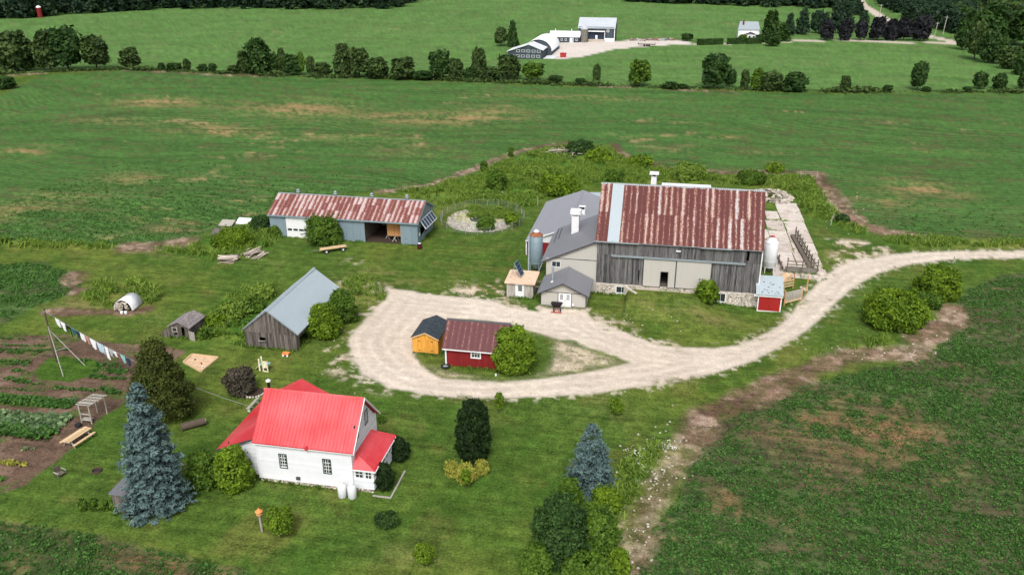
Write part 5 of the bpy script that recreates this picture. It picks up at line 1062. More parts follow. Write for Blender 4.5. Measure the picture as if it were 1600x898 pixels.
T = thing('plastic_slide', 'small cream and teal plastic climbing toy on the lawn behind the house', 'climbing toy', (-42.9, 76.1, 0)); m = MB(); m.box(-42.75, -42.1, 75.7, 75.8, .5, 1.3); m.box(-42.75, -42.62, 75.7, 75.8, 0, .5); m.box(-42.23, -42.1, 75.7, 75.8, 0, .5); m.box(-42.62, -42.23, 75.7, 75.8, 0, .12); part('side_panel', m, M['cream'], T); part('deck', MB().box(-43.15, -42.1, 75.82, 76.5, .72, .82), M['teal'], T); m = MB(); m.hexa([(-43.8, 75.9, .05), (-43.15, 75.9, .75), (-43.15, 76.4, .75), (-43.8, 76.4, .05)], [(-43.8, 75.9, .1), (-43.15, 75.9, .82), (-43.15, 76.4, .82), (-43.8, 76.4, .1)]); part('chute', m, M['cream'], T); m = MB(); m.box(-43.25, -43.1, 75.8, 75.9, 0, 1.5); m.box(-43.25, -43.1, 76.4, 76.5, 0, 1.5); part('post', m, M['cream'], T)
T = thing('toy_wagon', 'small orange wooden toy wagon before the brown board barn', 'toy wagon', (-41.9, 79.8, 0)); part('tray', MB().box(-42.3, -41.5, 79.6, 80.1, .22, .42), M['orange'], T)
for x in (-42.15, -41.65): part('wheel', MB().tube([(x, 79.55, .13), (x, 79.6, .13)], .13, 10), M['white'], T)
T = thing('bird_house', 'orange roofed bird house on a grey post in the front lawn', 'bird house', (-30.2, 50.15, 0)); part('post', MB().tube([(-30.2, 50.15, -.1), (-30.25, 50.15, 1.75)], .09, 8), M['palewood'], T); part('box', MB().lathe((-30.25, 50.15, 1.75), [(.26, 0), (.26, .1), (.18, .1), (.18, .32)], 8), M['ply'], T); part('roof', MB().lathe((-30.25, 50.15, 2.05), [(.32, 0), (.05, .24), (.03, .34)], 8, smooth=False), M['orange'], T)
# washing line
mast = Vector((*G(88, 566), 0)); top = mast + Zv * 6.7
T = thing('clothesline_mast', 'tall dark pole with white braces carrying the washing line over the garden', 'pole', tuple(mast)); part('pole', MB().tube([mast - Zv * .2, top], .09, 8), M['bark'], T)
for q, h in (((99, 588), 4.6), ((133, 571), 4.2)): p_ = Vector((*G(*q), 0)); part('brace', MB().tube([p_, mast + Zv * h], .05, 6), M['palewood'], T)
p1, p2 = Vector((*G(99, 588), 0)), Vector((*G(133, 571), 0)); part('crossbar', MB().tube([p1.lerp(mast + Zv * 4.6, .5), p2.lerp(mast + Zv * 4.2, .5)], .05, 6), M['palewood'], T); part('pulley', MB().lathe(tuple(top + Zv * -.4), [(.12, 0), (.12, .1)], 12), M['galvold'], T)
LA, LB = top + Vector((.1, 0, -.35)), Vector((-37.55, 64.0, 2.75)); Lp = lambda f: LA.lerp(LB, f) - Zv * (1.1 * 4 * f * (1 - f))
single('washing_line', MB().tube([Lp(k / 24) for k in range(25)], .022, 5), M['wire'], 'thin grey washing line sagging from the tall pole to the house', 'washing line', tuple(LA))
GM = [('white', 'long white towel, first on the washing line near the pole', 'towel', .7, 1.0), ('white', 'white shirt, second on the washing line from the pole', 'shirt', .8, 1.1), ('black', 'black trousers hanging on the washing line', 'trousers', .75, 1.25), ('teal2', 'dark teal shirt hanging beside the black trousers', 'shirt', .6, .95), ('navy', 'dark blue shirt hanging beside the teal shirt', 'shirt', .6, .95), ('white', 'white cloth hanging between the dark blue shirt and the pink one', 'cloth', .7, .95), ('pink', 'dusty pink shirt hanging on the washing line', 'shirt', .6, 1.0), ('white', 'wide white sheet hanging right after the pink shirt', 'sheet', 1.0, 1.2), ('paleblue', 'pale blue sheet in the middle of the washing line', 'sheet', 1.1, 1.15), ('white', 'narrow white towel hanging longest on the washing line', 'towel', .55, 1.5), ('greyc', 'pale grey shirt beside the narrow white towel', 'shirt', .6, .95), ('white', 'white vest hanging between grey shirt and brown cloth', 'vest', .5, .7), ('brown', 'brown cloth hanging on the lower part of the washing line', 'cloth', .4, .9), ('teal', 'bright teal shirt hanging near the blue spruce end', 'shirt', .7, .95), ('navy', 'dark navy shirt, last on the washing line by the tree', 'shirt', .7, 1.0)]
M['teal2'] = flat('dark_teal_cloth', (.02, .12, .13), .8); M['pink'] = flat('pink_cloth', (.45, .22, .20), .8); M['paleblue'] = flat('pale_blue_cloth', (.45, .58, .68), .8); M['greyc'] = flat('grey_cloth', (.38, .40, .43), .8); M['brown'] = flat('brown_cloth', (.22, .10, .07), .8); M['whitecloth'] = flat('white_cloth', (.75, .77, .80), .8, var=.05)
dl = (LB - LA); dl.z = 0; LL = dl.length; dl.normalize(); pn = Vector((-dl.y, dl.x, 0)); pos = 1.55
for k, (mt, lb, ct, w, h) in enumerate(GM):
    m = MB(); nx, nz = 6, 6; rr = random.Random(k); vv = []
    for j in range(nz + 1):
        for i in range(nx + 1):
            f = (pos + w * i / nx) / LL; b_ = Lp(f); g = j / nz; sw = math.sin(i * 1.7 + k) * .07 * g + .12 * g * g; sq = (1 - .22 * g) if ct in ('towel', 'sheet', 'cloth') and k % 2 else 1
            xo = (w * i / nx - w / 2) * (sq - 1); sl = .25 * w if ct == 'shirt' and g < .01 else 0
            vv.append(tuple(b_ + dl * xo + pn * sw - Zv * (h * g * (1 + .08 * math.sin(i * 2.1 + k)))))
    q = nx + 1; fs = [(j * q + i, j * q + i + 1, (j + 1) * q + i + 1, (j + 1) * q + i) for j in range(nz) for i in range(nx)]
    if ct == 'trousers': fs = [f for n_, f in enumerate(fs) if not (n_ // nx > 1 and n_ % nx in (2, 3))]
    if ct in ('shirt', 'vest'): fs = [f for n_, f in enumerate(fs) if not (n_ // nx > 2 and n_ % nx in (0, 5))]
    nv = len(vv); back = [tuple(Vector(p_) + pn * .02) for p_ in vv]; m.add(vv + back, fs + [tuple(i + nv for i in f[::-1]) for f in fs], .5, True)
    for e in (.12, .88): c = Lp((pos + w * e) / LL); m.box(c.x - .012, c.x + .012, c.y - .03, c.y + .03, c.z - .05, c.z + .05)
    single('hanging_' + ct, m, M['whitecloth' if mt == 'white' else mt], lb, ct, tuple(Lp((pos + w / 2) / LL)), group='washing on the line'); pos += w + .10
# flat bed trailer, spreader, barrel
T = thing('flatbed_trailer', 'long low wooden farm trailer with white wheels before the drive shed shrub', 'trailer', (-50.8, 115.3, 0)); A_, B_ = Vector((*G(499, 390, .6), 0)), Vector((*G(541, 384, .6), 0)); d = (B_ - A_).normalized(); F = (A_, d, Vector((d.y, -d.x, 0)))
for k in range(5): part('deck_plank', MB().obox(F, RG.uniform(-.2, .2), (B_ - A_).length + RG.uniform(-.2, .2), -.55 + k * .23, -.35 + k * .23, .62, .68, RG.random()), M['newwood'], T)
m = MB(); m.obox(F, -1.3, (B_ - A_).length + .4, -.1, .1, .5, .61); m.obox(F, .8, 1.0, -.6, .7, .4, .5); m.obox(F, 3.4, 3.6, -.6, .7, .4, .5); part('chassis', m, M['fencewood'], T)
for a in (.9, 3.5):
    for s_ in (-.75, .75):
        c = A_ + d * a + F[2] * s_ + Zv * .33; w = part('wheel', MB().tube([c - F[2] * .09, c + F[2] * .09], .33, 14), M['tyre'], T); part('hub', MB().tube([c - F[2] * .1, c + F[2] * .1], .15, 10), M['white'], w)
T = thing('hand_spreader', 'black hopper with small wheels on a red frame before the white double door', 'spreader', (-12.85, 98.3, 0)); m = MB(); m.hexa([(-13.25, 98.2, .55), (-12.45, 98.2, .55), (-12.45, 98.55, .55), (-13.25, 98.55, .55)], [(-13.6, 98.05, 1.15), (-12.1, 98.05, 1.15), (-12.1, 98.8, 1.15), (-13.6, 98.8, 1.15)]); part('hopper', m, M['black'], T)
for x in (-13.2, -12.35): w = part('wheel', MB().tube([(x - .08, 98.3, .27), (x + .08, 98.3, .27)], .27, 12), M['tyre'], T); part('hub', MB().tube([(x - .1, 98.3, .27), (x + .1, 98.3, .27)], .10, 10), M['white'], w)
m = MB(); m.box(-13.5, -12.1, 97.6, 97.68, .1, .2); m.tube([(-13.1, 97.64, .15), (-12.9, 98.4, .6)], .04, 5); m.tube([(-12.5, 97.64, .15), (-12.7, 98.4, .6)], .04, 5); part('red_frame', m, M['redsteel'], T)
T = thing('barrel', 'dark maroon barrel on the grass at the drive shed corner', 'barrel', (-37.3, 118.2, 0)); part('body', MB().lathe((-37.3, 118.2, 0), [(.36, 0), (.42, .45), (.36, .9)], 16), M['purple'], T); part('lid', MB().lathe((-37.3, 118.2, .9), [(.3, 0), (.12, .06)], 12), M['tank'], T)
T = thing('fallen_log', 'thick brown cut log lying under the dark olive tree', 'log', (-44.4, 63.6, 0)); part('log_bark', MB().tube([(-45.0, 62.9, .35), (-43.3, 64.4, .4)], .38, 10), M['bark'], T); part('cut_end', MB().tube([(-43.3, 64.4, .4), (-43.27, 64.43, .4)], .33, 10), M['palewood'], T)
m = MB(); m.tube([(-45.0, 58.4, 0), (-44.4, 59.4, 2.3)], .05, 6); single('leaning_pole', m, M['palewood'], 'pale pole leaning beside the blue spruce', 'pole', (-45, 58.4, 0))
T = thing('lawn_bench', 'narrow grey bench on the lawn behind the house wing', 'bench', (-40.2, 68.2, 0)); part('seat', MB().box(-40.35, -40.05, 67.2, 69.6, .42, .48), M['palewood'], T)
for y in (67.4, 69.2): part('leg', MB().box(-40.33, -40.07, y, y + .1, 0, .42), M['white'], T)
# log piles
for (cx, cy, rot, n, lb) in ((-64.0, 107.6, .25, 26, 'left pile of pale split logs in the weeds'), (-61.6, 110.6, 1.15, 34, 'right taller pile of pale split logs in the weeds')):
    T = thing('log_pile', lb, 'log pile', (cx, cy, 0), group='log piles near the drive shed')
    for k in range(n):
        r_ = rot + RG.uniform(-.25, .25); a = RG.gauss(0, .75); z = .12 + RG.random() * (.75 - min(.6, abs(a) * .4)); l = RG.uniform(.9, 1.6); d = Vector((math.cos(r_), math.sin(r_), RG.uniform(-.15, .15))); c = Vector((cx, cy, z)) + Vector((-math.sin(rot), math.cos(rot), 0)) * a
        part('log', MB().tube([c - d * l, c + d * l], RG.uniform(.07, .13), 6, RG.random()), M['birch'], T)
for k, (px, py) in enumerate(((355, 352), (381, 349), (343, 366))): x, y = G(px, py); T = single('scrap_sheet', MB().hexa([(x - 1.2, y - .8, .1), (x + 1.2, y - .8, .1), (x + 1.2, y + .8, .7), (x - 1.2, y + .8, .7)], [(x - 1.2, y - .8, .16), (x + 1.2, y - .8, .16), (x + 1.2, y + .8, .76), (x - 1.2, y + .8, .76)]), M[('palewood', 'tank', 'haywood')[k]], ('pale board sheet lying in the weeds at the field edge', 'white sheet lying in the weeds nearest the drive shed', 'brown board sheet lying behind the log piles')[k], 'board', (x, y, 0))

# ================================================================== POND
T = thing('pond_fence', 'low wire fence of thin posts round the little stone pond', 'fence', (-30.9, 134.8, 0)); PC = [(-30.9 + 7.2 * math.cos(a), 134.8 + 8.4 * math.sin(a)) for a in [k * 2 * math.pi / 22 for k in range(22)]]
for k, (x, y) in enumerate(PC): part('post', MB().box(x - .035, x + .035, y - .035, y + .035, -.1, 1.25), M['palewood'] if k % 3 else M['wire'], T)
m = MB()
for k in range(22):
    a, b = Vector((*PC[k], 0)), Vector((*PC[(k + 1) % 22], 0))
    for z in (.1, .45, .8, 1.15): m.tube([a + Zv * z, b + Zv * z], .012, 3, cap=False)
    for j in range(1, 6): c = a.lerp(b, j / 6); m.tube([c + Zv * .05, c + Zv * 1.15], .010, 3, cap=False)
part('wire_mesh', m, M['wire'], T)
WT = MB(); WT.lathe((-31.6, 136.2, -.36), [(1.9, 0), (1.89, .01)], 30); single('pond_water', WT, M['water'], 'dark pond water', 'water', (-31.2, 134, -.3), kind='structure')
del bpy.data.objects['pond_water']['label']; del bpy.data.objects['pond_water']['category']
rr = random.Random(8); m = MB()
for k in range(900):
    a = rr.uniform(0, 6.28); q = math.sqrt(rr.uniform(.15, 1)); x, y = -30.9 + 6.1 * q * math.cos(a), 134.8 + 7.2 * q * math.sin(a)
    m.rock((x, y, hz1(x, y) + .04), rr.uniform(.08, .2), rr, tint=rr.random())
o = single('pond_stones', m, M['rock'], 'grey stones lining the pond bowl', 'stones', (-30.9, 134.8, 0), kind='stuff')

# ================================================================== CONCRETE YARD, RUBBLE, PENS
T = thing('concrete_yard', 'cracked pale concrete slab yard to the right of the weathered barn', 'concrete yard', (19.5, 132, 0)); rr = random.Random(4)
ys = [116.3, 121.5, 127, 132.5, 138, 143.5, 149, 155]
JO = []
for j in range(7):
    xl = 16.0 if j < 2 else 14.5 if j < 5 else 17.5; xs = [xl, 19.9, 23.6 + .05 * j]
    if j in (2, 3, 4): xs = [14.0, 17.2, 20.2, 23.8]
    for i in range(len(xs) - 1):
        z = .08 + rr.uniform(-.05, .05); JO.append((xs[i], ys[j], xs[i + 1], ys[j + 1])); q = [(xs[i] + .04 + rr.uniform(0, .18), ys[j] + .04 + rr.uniform(0, .15)), (xs[i + 1] - .04, ys[j] + .04 + rr.uniform(0, .1)), (xs[i + 1] - .04 - rr.uniform(0, .08), ys[j + 1] - .04), (xs[i] + .04, ys[j + 1] - .05 - rr.uniform(0, .1))]
        part('slab', MB().hexa([(a, b, -.2) for a, b in q], [(a, b, z + rr.uniform(-.01, .01)) for a, b in q], rr.random()), M['yardslab'], T)
T = thing('barn_back_wall', 'low broken concrete footing left behind the barn', 'footing', (15.5, 126, 0)); 
for (a, b, c, d) in ((13.4, 13.8, 118, 131), (13.8, 17.0, 131, 131.4)): part('footing_block', MB().box(a, c if False else b, c, d, -.1, .35), M['concrete'], T)
for (cx, cy, rx, ry, n, lb, zz) in ((19.6, 158.5, 4.0, 4.8, 230, 'big heap of pale broken concrete behind the slab yard', 1.6), (14.6, 140.5, 1.9, 5.5, 110, 'small heap of broken stones against the barn roof line', .8)):
    T = thing('rubble_heap', lb, 'rubble heap', (cx, cy, 0), group='rubble heaps by the slab yard')
    for k in range(n):
        a = rr.uniform(0, 6.28); q = math.sqrt(rr.random()); x, y = cx + rx * q * math.cos(a), cy + ry * q * math.sin(a); s = rr.uniform(.2, .62) * (1 if zz > 1 else .6); z = zz * (1 - q) * rr.random() + .15
        m = MB(); m.rock((x, y, z), s, rr, (1, rr.uniform(.5, 1), rr.uniform(.25, .6)), rr.random()); part('broken_stone', m, M['rock'], T)
T = thing('cattle_pen', 'weathered timber feeding rail fence along the slab yard', 'fence', (21.5, 127, .1)); yy = 120.3
for k in range(9): y = 120.4 + k * 1.85; x = 22.1 - .10 * k; part('post', MB().box(x - .08, x + .08, y - .08, y + .08, 0, 1.75, RG.random()), M['fencewood'], T); part('stay', MB().tube([(x + .7, y, .1), (x + .05, y, 1.2)], .06, 5, RG.random()), M['fencewood'], T)
for z in (.35, .8, 1.2): part('rail', MB().tube([(22.05, 120.2, z), (21.2, 135.3, z)], .08, 5, RG.random()), M['fencewood'], T)
part('trough', MB().hexa([(21.3, 120.5, .1), (21.9, 120.5, .1), (21.0, 135, .1), (20.5, 135, .1)], [(21.3, 120.5, .5), (21.9, 120.5, .5), (21.0, 135, .5), (20.5, 135, .5)]), M['fencewood'], T)
T = thing('pen_gate', 'plank and pole gate closing the front end of the slab yard', 'gate', (19.9, 119.3, 0)); part('low_wall', MB().hexa([(17.9, 118.4, -.2), (22.5, 118.4, -.2), (22.5, 118.7, -.2), (17.9, 118.7, -.2)], [(17.9, 118.4, .85), (22.5, 118.4, .85), (22.5, 118.7, .85), (17.9, 118.7, .85)]), M['concdark'], T)
for x in (18.1, 20.2, 22.3): part('post', MB().box(x - .07, x + .07, 118.3, 118.38, -.1, 2.3), M['fencewood'], T)
for z in (1.25, 1.75): part('rail', MB().box(18.0, 22.4, 118.24, 118.298, z, z + .13), M['fencewood'], T)
T = thing('side_rail', 'short leaning pole fence between white silo and pen gate', 'fence', (17.3, 121, 0)); part('rail', MB().tube([(17.6, 118.5, .6), (17.0, 125.0, 1.1)], .08, 5), M['fencewood'], T); part('rail', MB().tube([(17.6, 118.5, .3), (17.0, 125.0, .7)], .08, 5), M['fencewood'], T)
for y in (118.7, 121.7, 124.6): part('post', MB().box(17.25, 17.4, y, y + .14, 0, 1.5), M['fencewood'], T)
m = MB(); m.rock((17.6, 115.2, .5), .95, random.Random(5), (1.1, .8, .7), .8); single('hay_bale', m, M['sand'], 'tan torn bale lying between white silo and timber loading pen', 'bale', (17.6, 115.2, 0))
T = thing('loading_pen', 'small plank loading pen with open pole frame beside the blue roofed shed', 'pen', (17.6, 108, -.2)); 
for (x, y, h) in ((16.5, 106.3, 1.9), (16.6, 111.0, 1.6), (18.9, 108.2, 1.9), (18.3, 112.3, 2.2), (20.0, 111.5, 2.2)): part('post', MB().box(x - .07, x + .07, y - .07, y + .07, -.5, h, RG.random()), M['ply'], T)
for z in (.1, .42, .74, 1.06, 1.38): d = Vector((2.4, 1.9, 0)).normalized(); part('plank', MB().obox((Vector((16.5, 106.3, 0)), d, Vector((d.y, -d.x, 0))), 0, 3.05, 0, .05, z, z + .26, RG.random()), M['palewood' if z > .3 else 'newwood'], T)
for z in (.4, .8, 1.2): part('plank', MB().box(16.55, 16.62, 107.5, 111.0, z, z + .2, RG.random()), M['newwood'], T); d = Vector((1.7, 1.3, 0)).normalized(); part('plank', MB().obox((Vector((16.6, 111.0, 0)), d, Vector((d.y, -d.x, 0))), 0, 2.1, 0, .05, z, z + .2), M['newwood'], T)
part('top_rail', MB().tube([(18.3, 112.3, 2.2), (20.0, 111.5, 2.2)], .05, 5), M['palewood'], T)
T = thing('field_gate', 'thin metal field gate at the far corner of the weedy yard', 'gate', (28.5, 174.3, 0))
for x in (26.9, 30.1): part('post', MB().tube([(x, 174.3, 0), (x, 174.3, 1.5)], .07, 6), M['palewood'], T)
for z in (.5, .9, 1.35): part('rail', MB().tube([(26.9, 174.3, z), (30.1, 174.3, z)], .035, 5), M['palewood'], T)
m = MB()
for px, py, w, h in ((1275, 425, 1, .5),): x, y = G(px, py); m.box(x - 1.4, x + 1.4, y - 1, y + 1, -.1, .12)
single('loose_slab', m, M['concrete'], 'small pale concrete slab on the grass in front of the pens', 'slab', (G(1275, 425)[0], G(1275, 425)[1], 0))
for k, (px, py, s, lb) in enumerate(((1283, 431, .75, 'big pale boulder at the inside bend of the gravel lane'), (1279, 439, .4, 'smaller boulder just below the big one at the lane bend'), (1252, 450, .3, 'low pale rock beside the lane near the red doors'), (1258, 453, .45, 'flat pale rock beside the lane near the red doors'), (1222, 316, .4, 'grey block standing at the far end of the slab yard'))): x, y = G(px, py); m = MB(); m.rock((x, y, hz1(x, y) + s * .3), s, random.Random(k), (1, .9, .6), .8); single('boulder', m, M['rock'], lb, 'boulder', (x, y, 0))
T = thing('white_metal_roof', 'long low pale metal roofed shed just showing behind the barn ridge', 'shed', (5.5, 150, 0)); m = MB(); m.box(-.4, 7.6, 147.2, 150.8, 0, 3.2); part('wall', m, M['haywood'], T); m = MB(); m.slab((-.8, 146.8, 3.3), (8, 146.8, 3.3), (8, 151.2, 3.72), (-.8, 151.2, 3.72), .1); part('roof', m, M['whiteroof'], T)
T = thing('blue_scrap_roof', 'bit of pale blue metal roof poking out left of the barn ridge', 'lean-to', (-10.5, 143, 0)); m = MB(); m.box(-13.3, -8.6, 142, 145, 0, 2.2); part('wall', m, M['haywood'], T); part('roof', MB().slab((-13.5, 141.7, 2.2), (-8.5, 141.7, 2.4), (-8.5, 145.2, 3.1), (-13.5, 145.2, 2.9), .1), M['galv'], T)
for (px, py, h, lb) in ((840, 322, 1.6, 'pale fence post behind the grey metal roof'), (785, 308, 1.2, 'thin fence post in the weeds behind the pond'), (1226, 316, 1.8, 'leaning white post at the far edge of the slab yard'), (1298, 352, 1.6, 'thin post among weeds by the bare field bank'), (1301, 345, 1.3, 'short post beside the bare field bank'), (1489, 411, 1.1, 'small white marker post on the lane verge'), (1128, 214, .0, '')):
    if h: x, y = G(px, py); single('fence_post', MB().tube([(x, y, -.1), (x + .05, y, h)], .08, 6), M['palewood'], lb, 'post', (x, y, 0))
rr = random.Random(21); m = MB()
for k in range(420):
    px, py, sx, sy = rr.choice([(1150, 560, 0, 0), (1445, 530, 45, 22), (1360, 548, 60, 8), (1040, 700, 25, 30), (1020, 735, 25, 12), (1010, 770, 18, 30), (990, 840, 15, 30), (1330, 335, 18, 22), (740, 455, 40, 14), (560, 520, 30, 60), (950, 505, 50, 10), (1300, 322, 6, 14)])
    if sx == 0: continue
    x, y = G(px + rr.gauss(0, sx), py + rr.gauss(0, sy)); 
    if sdist(DRIVE, np.array([x]), np.array([y]))[0] > 0: continue
    m.rock((x, y, hz1(x, y) + .02), rr.uniform(.04, .15), rr, tint=rr.uniform(.2, .9))
single('field_stones', m, M['rock'], 'scattered pale field stones', 'stones', (20, 70, 0), kind='stuff')

# ================================================================== THE NEIGHBOUR'S FARM
T = thing('far_barn', 'tall dark plank barn with streaked silver roof on the far gravel yard', 'barn', (-38.8, 430, 0)); fz = hz1(-38.8, 425); qx0, qx1, qy0, qy1 = -47.6, -29.9, 423.4, 436
m = MB(); SFb = south(0, qy0); boards(m, SFb, qx0, qx1, fz - 1, fz + 6.9, .6, [(-42.4, -34.9, fz + 1.2, fz + 4.6), (-33.7, -32.7, fz + 4.6, fz + 5.6)], jit=.02); gq = lambda y: fz + 6.4 + 4.2 * (1 - abs(y - 429.7) / 6.3); boards(m, east(qx1, 0), qy0, qy1, fz - 1, gq, .6); boards(m, west(qx0, 0), qy0, qy1, fz - 1, gq, .6); boards(m, north(0, qy1), qx0, qx1, fz - 1, fz + 6.8, .9); part('board_siding', m, M['darkplank'], T, kind='stuff')
m = MB(); m.slab((qx0 - .3, qy0 - .4, fz + 6.3), (qx1 + .3, qy0 - .4, fz + 6.3), (qx1 + .3, 429.7, fz + 10.7), (qx0 - .3, 429.7, fz + 10.7), .2); m.slab((qx0 - .3, 429.702, fz + 10.7), (qx1 + .3, 429.702, fz + 10.7), (qx1 + .3, qy1 + .4, fz + 6.3), (qx0 - .3, qy1 + .4, fz + 6.3), .2); r = part('roof', m, M['galvold'], T)
roof_panels(r, (qx0 - .3, qy0 - .45, fz + 6.3), (18.3, 0, 0), (0, 6.7, 4.45), 18, (1.,), M['streakroof'], nrib=1)
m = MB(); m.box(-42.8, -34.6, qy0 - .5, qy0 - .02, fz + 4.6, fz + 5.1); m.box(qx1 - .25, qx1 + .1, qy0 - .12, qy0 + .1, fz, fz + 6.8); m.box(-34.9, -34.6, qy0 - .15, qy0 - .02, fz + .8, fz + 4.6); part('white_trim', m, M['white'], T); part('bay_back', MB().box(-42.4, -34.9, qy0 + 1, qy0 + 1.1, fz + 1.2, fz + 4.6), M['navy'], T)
window(T, SFb, -33.6, -32.8, fz + 4.7, fz + 5.5, 1, 1, casing=.2); m = MB(); m.box(-42.6, -34.7, qy0 - .5, qy0 - .05, fz - .5, fz + 1.15); part('ramp_wall', m, M['concrete'], T); m = MB(); m.box(-34.6, qx1, qy0 - .3, qy0 - .06, fz - .5, fz + 1.7); part('foundation', m, M['whiteroof'], T); part('bay_door', MB().box(-39.2, -38.2, qy0 - .1, qy0 - .02, fz + 1.2, fz + 3.0), M['white'], T)
T = thing('far_silo', 'stubby concrete silo with domed silver top before the far dark barn', 'silo', (-44.4, 420.5, 0)); fz = hz1(-44.4, 420.5); m = MB(); m.lathe((-44.4, 420.5, fz - .5), [(1.75, 0), (1.75, 6.6)], 20); part('shell', m, M['concdark'], T); m = MB(); m.lathe((-44.4, 420.5, fz + 6.1), [(1.85, 0), (1.7, .8), (1.1, 1.6), (.2, 1.9)], 20); part('dome', m, M['streakroof'], T)
T = thing('far_low_shed', 'low long white roofed shed linking the far barn and the arched building', 'shed', (-53, 420, 0)); fz = hz1(-53, 420); m = MB(); boards(m, south(0, 418.5), -61.0, -46.5, fz - 1, fz + 2.6, .8); m.box(-61, -46.5, 418.6, 427, fz - 1, fz + 2.5); part('wall', m, M['darkplank'], T); m = MB(); m.slab((-61.4, 418, fz + 2.6), (-46.2, 418, fz + 2.6), (-46.2, 422.8, fz + 5.0), (-61.4, 422.8, fz + 5.0), .15); m.slab((-61.4, 422.802, fz + 5.0), (-46.2, 422.802, fz + 5.0), (-46.2, 427.5, fz + 2.6), (-61.4, 427.5, fz + 2.6), .15); part('roof', m, M['whiteroof'], T)
for x in (-59.5, -57.5, -55.5, -53.5, -48.2): window(T, south(0, 418.5), x, x + .7, fz + .9, fz + 1.7, 1, 1, casing=.12)
part('door', MB().box(-51.2, -50.0, 418.35, 418.44, fz, fz + 2.2), M['white'], T); part('door', MB().box(-49.8, -49.4, 418.35, 418.44, fz, fz + 2.3), M['white'], T)
for x in (-59, -51): part('roof_vent', MB().box(x, x + .3, 422.6, 423, fz + 4.9, fz + 6), M['white'], T)
T = thing('arched_building', 'white arched roof machine shed behind the gabled dark building', 'shed', (-60, 382, 0)); fz = hz1(-60, 380); m = MB(); n = 14; cx = -58.9; W_ = 5.9; pr = [(cx + W_ * math.cos(math.pi * k / n), fz + 1.8 + 5.0 * math.sin(math.pi * k / n)) for k in range(n + 1)]
vs = [(x, y, z) for y in (370, 396) for x, z in pr]; q = n + 1; m.add(vs + [(x * .99 + cx * .01, y, z - .15) for x, y, z in vs], [(k, k + 1, q + k + 1, q + k) for k in range(n)] + [(2 * q + k, 3 * q + k, 3 * q + k + 1, 2 * q + k + 1) for k in range(n)] + [(k, 2 * q + k, 2 * q + k + 1, k + 1) for k in range(n)], .8, True); part('arched_roof', m, M['whiteroof'], T)
m = MB(); m.poly([(x, 370.5, z - .1) for x, z in pr]); m.poly([(x, 395.5, z - .1) for x, z in pr[::-1]]); m.box(cx - W_ + .1, cx + W_ - .1, 370.4, 395.6, fz - 1, fz + 1.85); part('end_wall', m, M['darkplank'], T)
T = thing('gabled_dark_building', 'dark gabled building with two rows of small white windows', 'building', (-62, 360, 0)); fz = hz1(-62, 360); m = MB(); gx0, gx1, gk = -70.0, -55.2, -61.0; A_ = lambda x: fz + 3.1 + (2.9 * (x - gx0) / (gk - gx0) if x < gk else 2.9 - 2.2 * (x - gk) / (gx1 - gk))
boards(m, south(0, 357.5), gx0, gx1, fz - 1, A_, .5, th=.08); m.box(gx0, gx1, 357.7, 369, fz - 1, fz + 3.0); part('wall', m, M['darkplank'], T)
m = MB(); m.slab((gx0 - .4, 357, fz + 3.1), (gk, 357, fz + 6.1), (gk, 369.8, fz + 6.1), (gx0 - .4, 369.8, fz + 3.1), .2); m.slab((gk + .002, 357, fz + 6.1), (gx1 + .4, 357, fz + 3.8), (gx1 + .4, 369.8, fz + 3.8), (gk + .002, 369.8, fz + 6.1), .2); part('roof', m, M['whiteroof'], T)
for k in range(6): window(T, south(0, 357.5), -68.6 + k * 2.2, -67.3 + k * 2.2, fz + .8, fz + 1.6, 1, 1, casing=.10)
for k in range(1, 6): window(T, south(0, 357.5), -68.4 + k * 2.2, -67.1 + k * 2.2, fz + 2.9, fz + 3.7, 1, 1, casing=.10)
single('yard_pad', MB().box(-54.8, -50.2, 358, 368, -1, hz1(-52, 362) + .15), M['whiteroof'], 'pale concrete pad beside the gabled dark building', 'concrete pad', (-52, 362, 0))
T = thing('red_skip', 'small red metal skip on the far gravel yard', 'skip', (-48.4, 361, 0)); x, y = G(880, 89); z = hz1(x, y); part('body', MB().hexa([(x - 1.1, y - .8, z), (x + 1.1, y - .8, z), (x + 1.1, y + .8, z), (x - 1.1, y + .8, z)], [(x - 1.3, y - 1, z + 1.7), (x + 1.3, y - 1, z + 1.7), (x + 1.3, y + 1, z + 1.7), (x - 1.3, y + 1, z + 1.7)]), M['redsteel'], T); part('rim', MB().box(x - 1.35, x + 1.35, y - 1.05, y + 1.05, z + 1.7, z + 1.82), M['redsteel'], T)
T = thing('far_flatbed', 'long dark flatbed trailer parked on the far gravel yard', 'trailer', (-11, 404, 0)); x, y = G(1010, 75.5); z = hz1(x, y); part('deck', MB().box(x - 4, x + 4, y - 1.2, y + 1.2, z + .8, z + 1.05), M['fencewood'], T)
for dx in (-1, .2, 1.2): part('wheel', MB().tube([(x + dx, y - 1.25, z + .45), (x + dx, y + 1.25, z + .45)], .45, 10), M['tyre'], T)
for dx in (-3.9, 3.8): part('end_board', MB().box(x + dx, x + dx + .15, y - 1.2, y + 1.2, z + 1.05, z + 1.7), M['fencewood'], T)
rr = random.Random(6); T = thing('scrap_row', 'untidy row of timber and scrap along the back of the far yard', 'scrap heap', (0, 425, 0))
for k in range(46):
    px = 985 + k * 1.5 + rr.uniform(-1, 1); x, y = G(px, 66 + rr.uniform(-1.5, 1)); z = hz1(x, y); a = rr.uniform(0, 3.1); d = Vector((math.cos(a), math.sin(a), rr.uniform(0, .25))) * rr.uniform(.6, 1.8)
    part('scrap_piece', MB().tube([Vector((x, y, z + .3)) - d, Vector((x, y, z + .5)) + d], rr.uniform(.12, .45), 5, rr.random()), M[rr.choice(['palewood', 'rustcone', 'fencewood', 'rock', 'galvold'])], T)
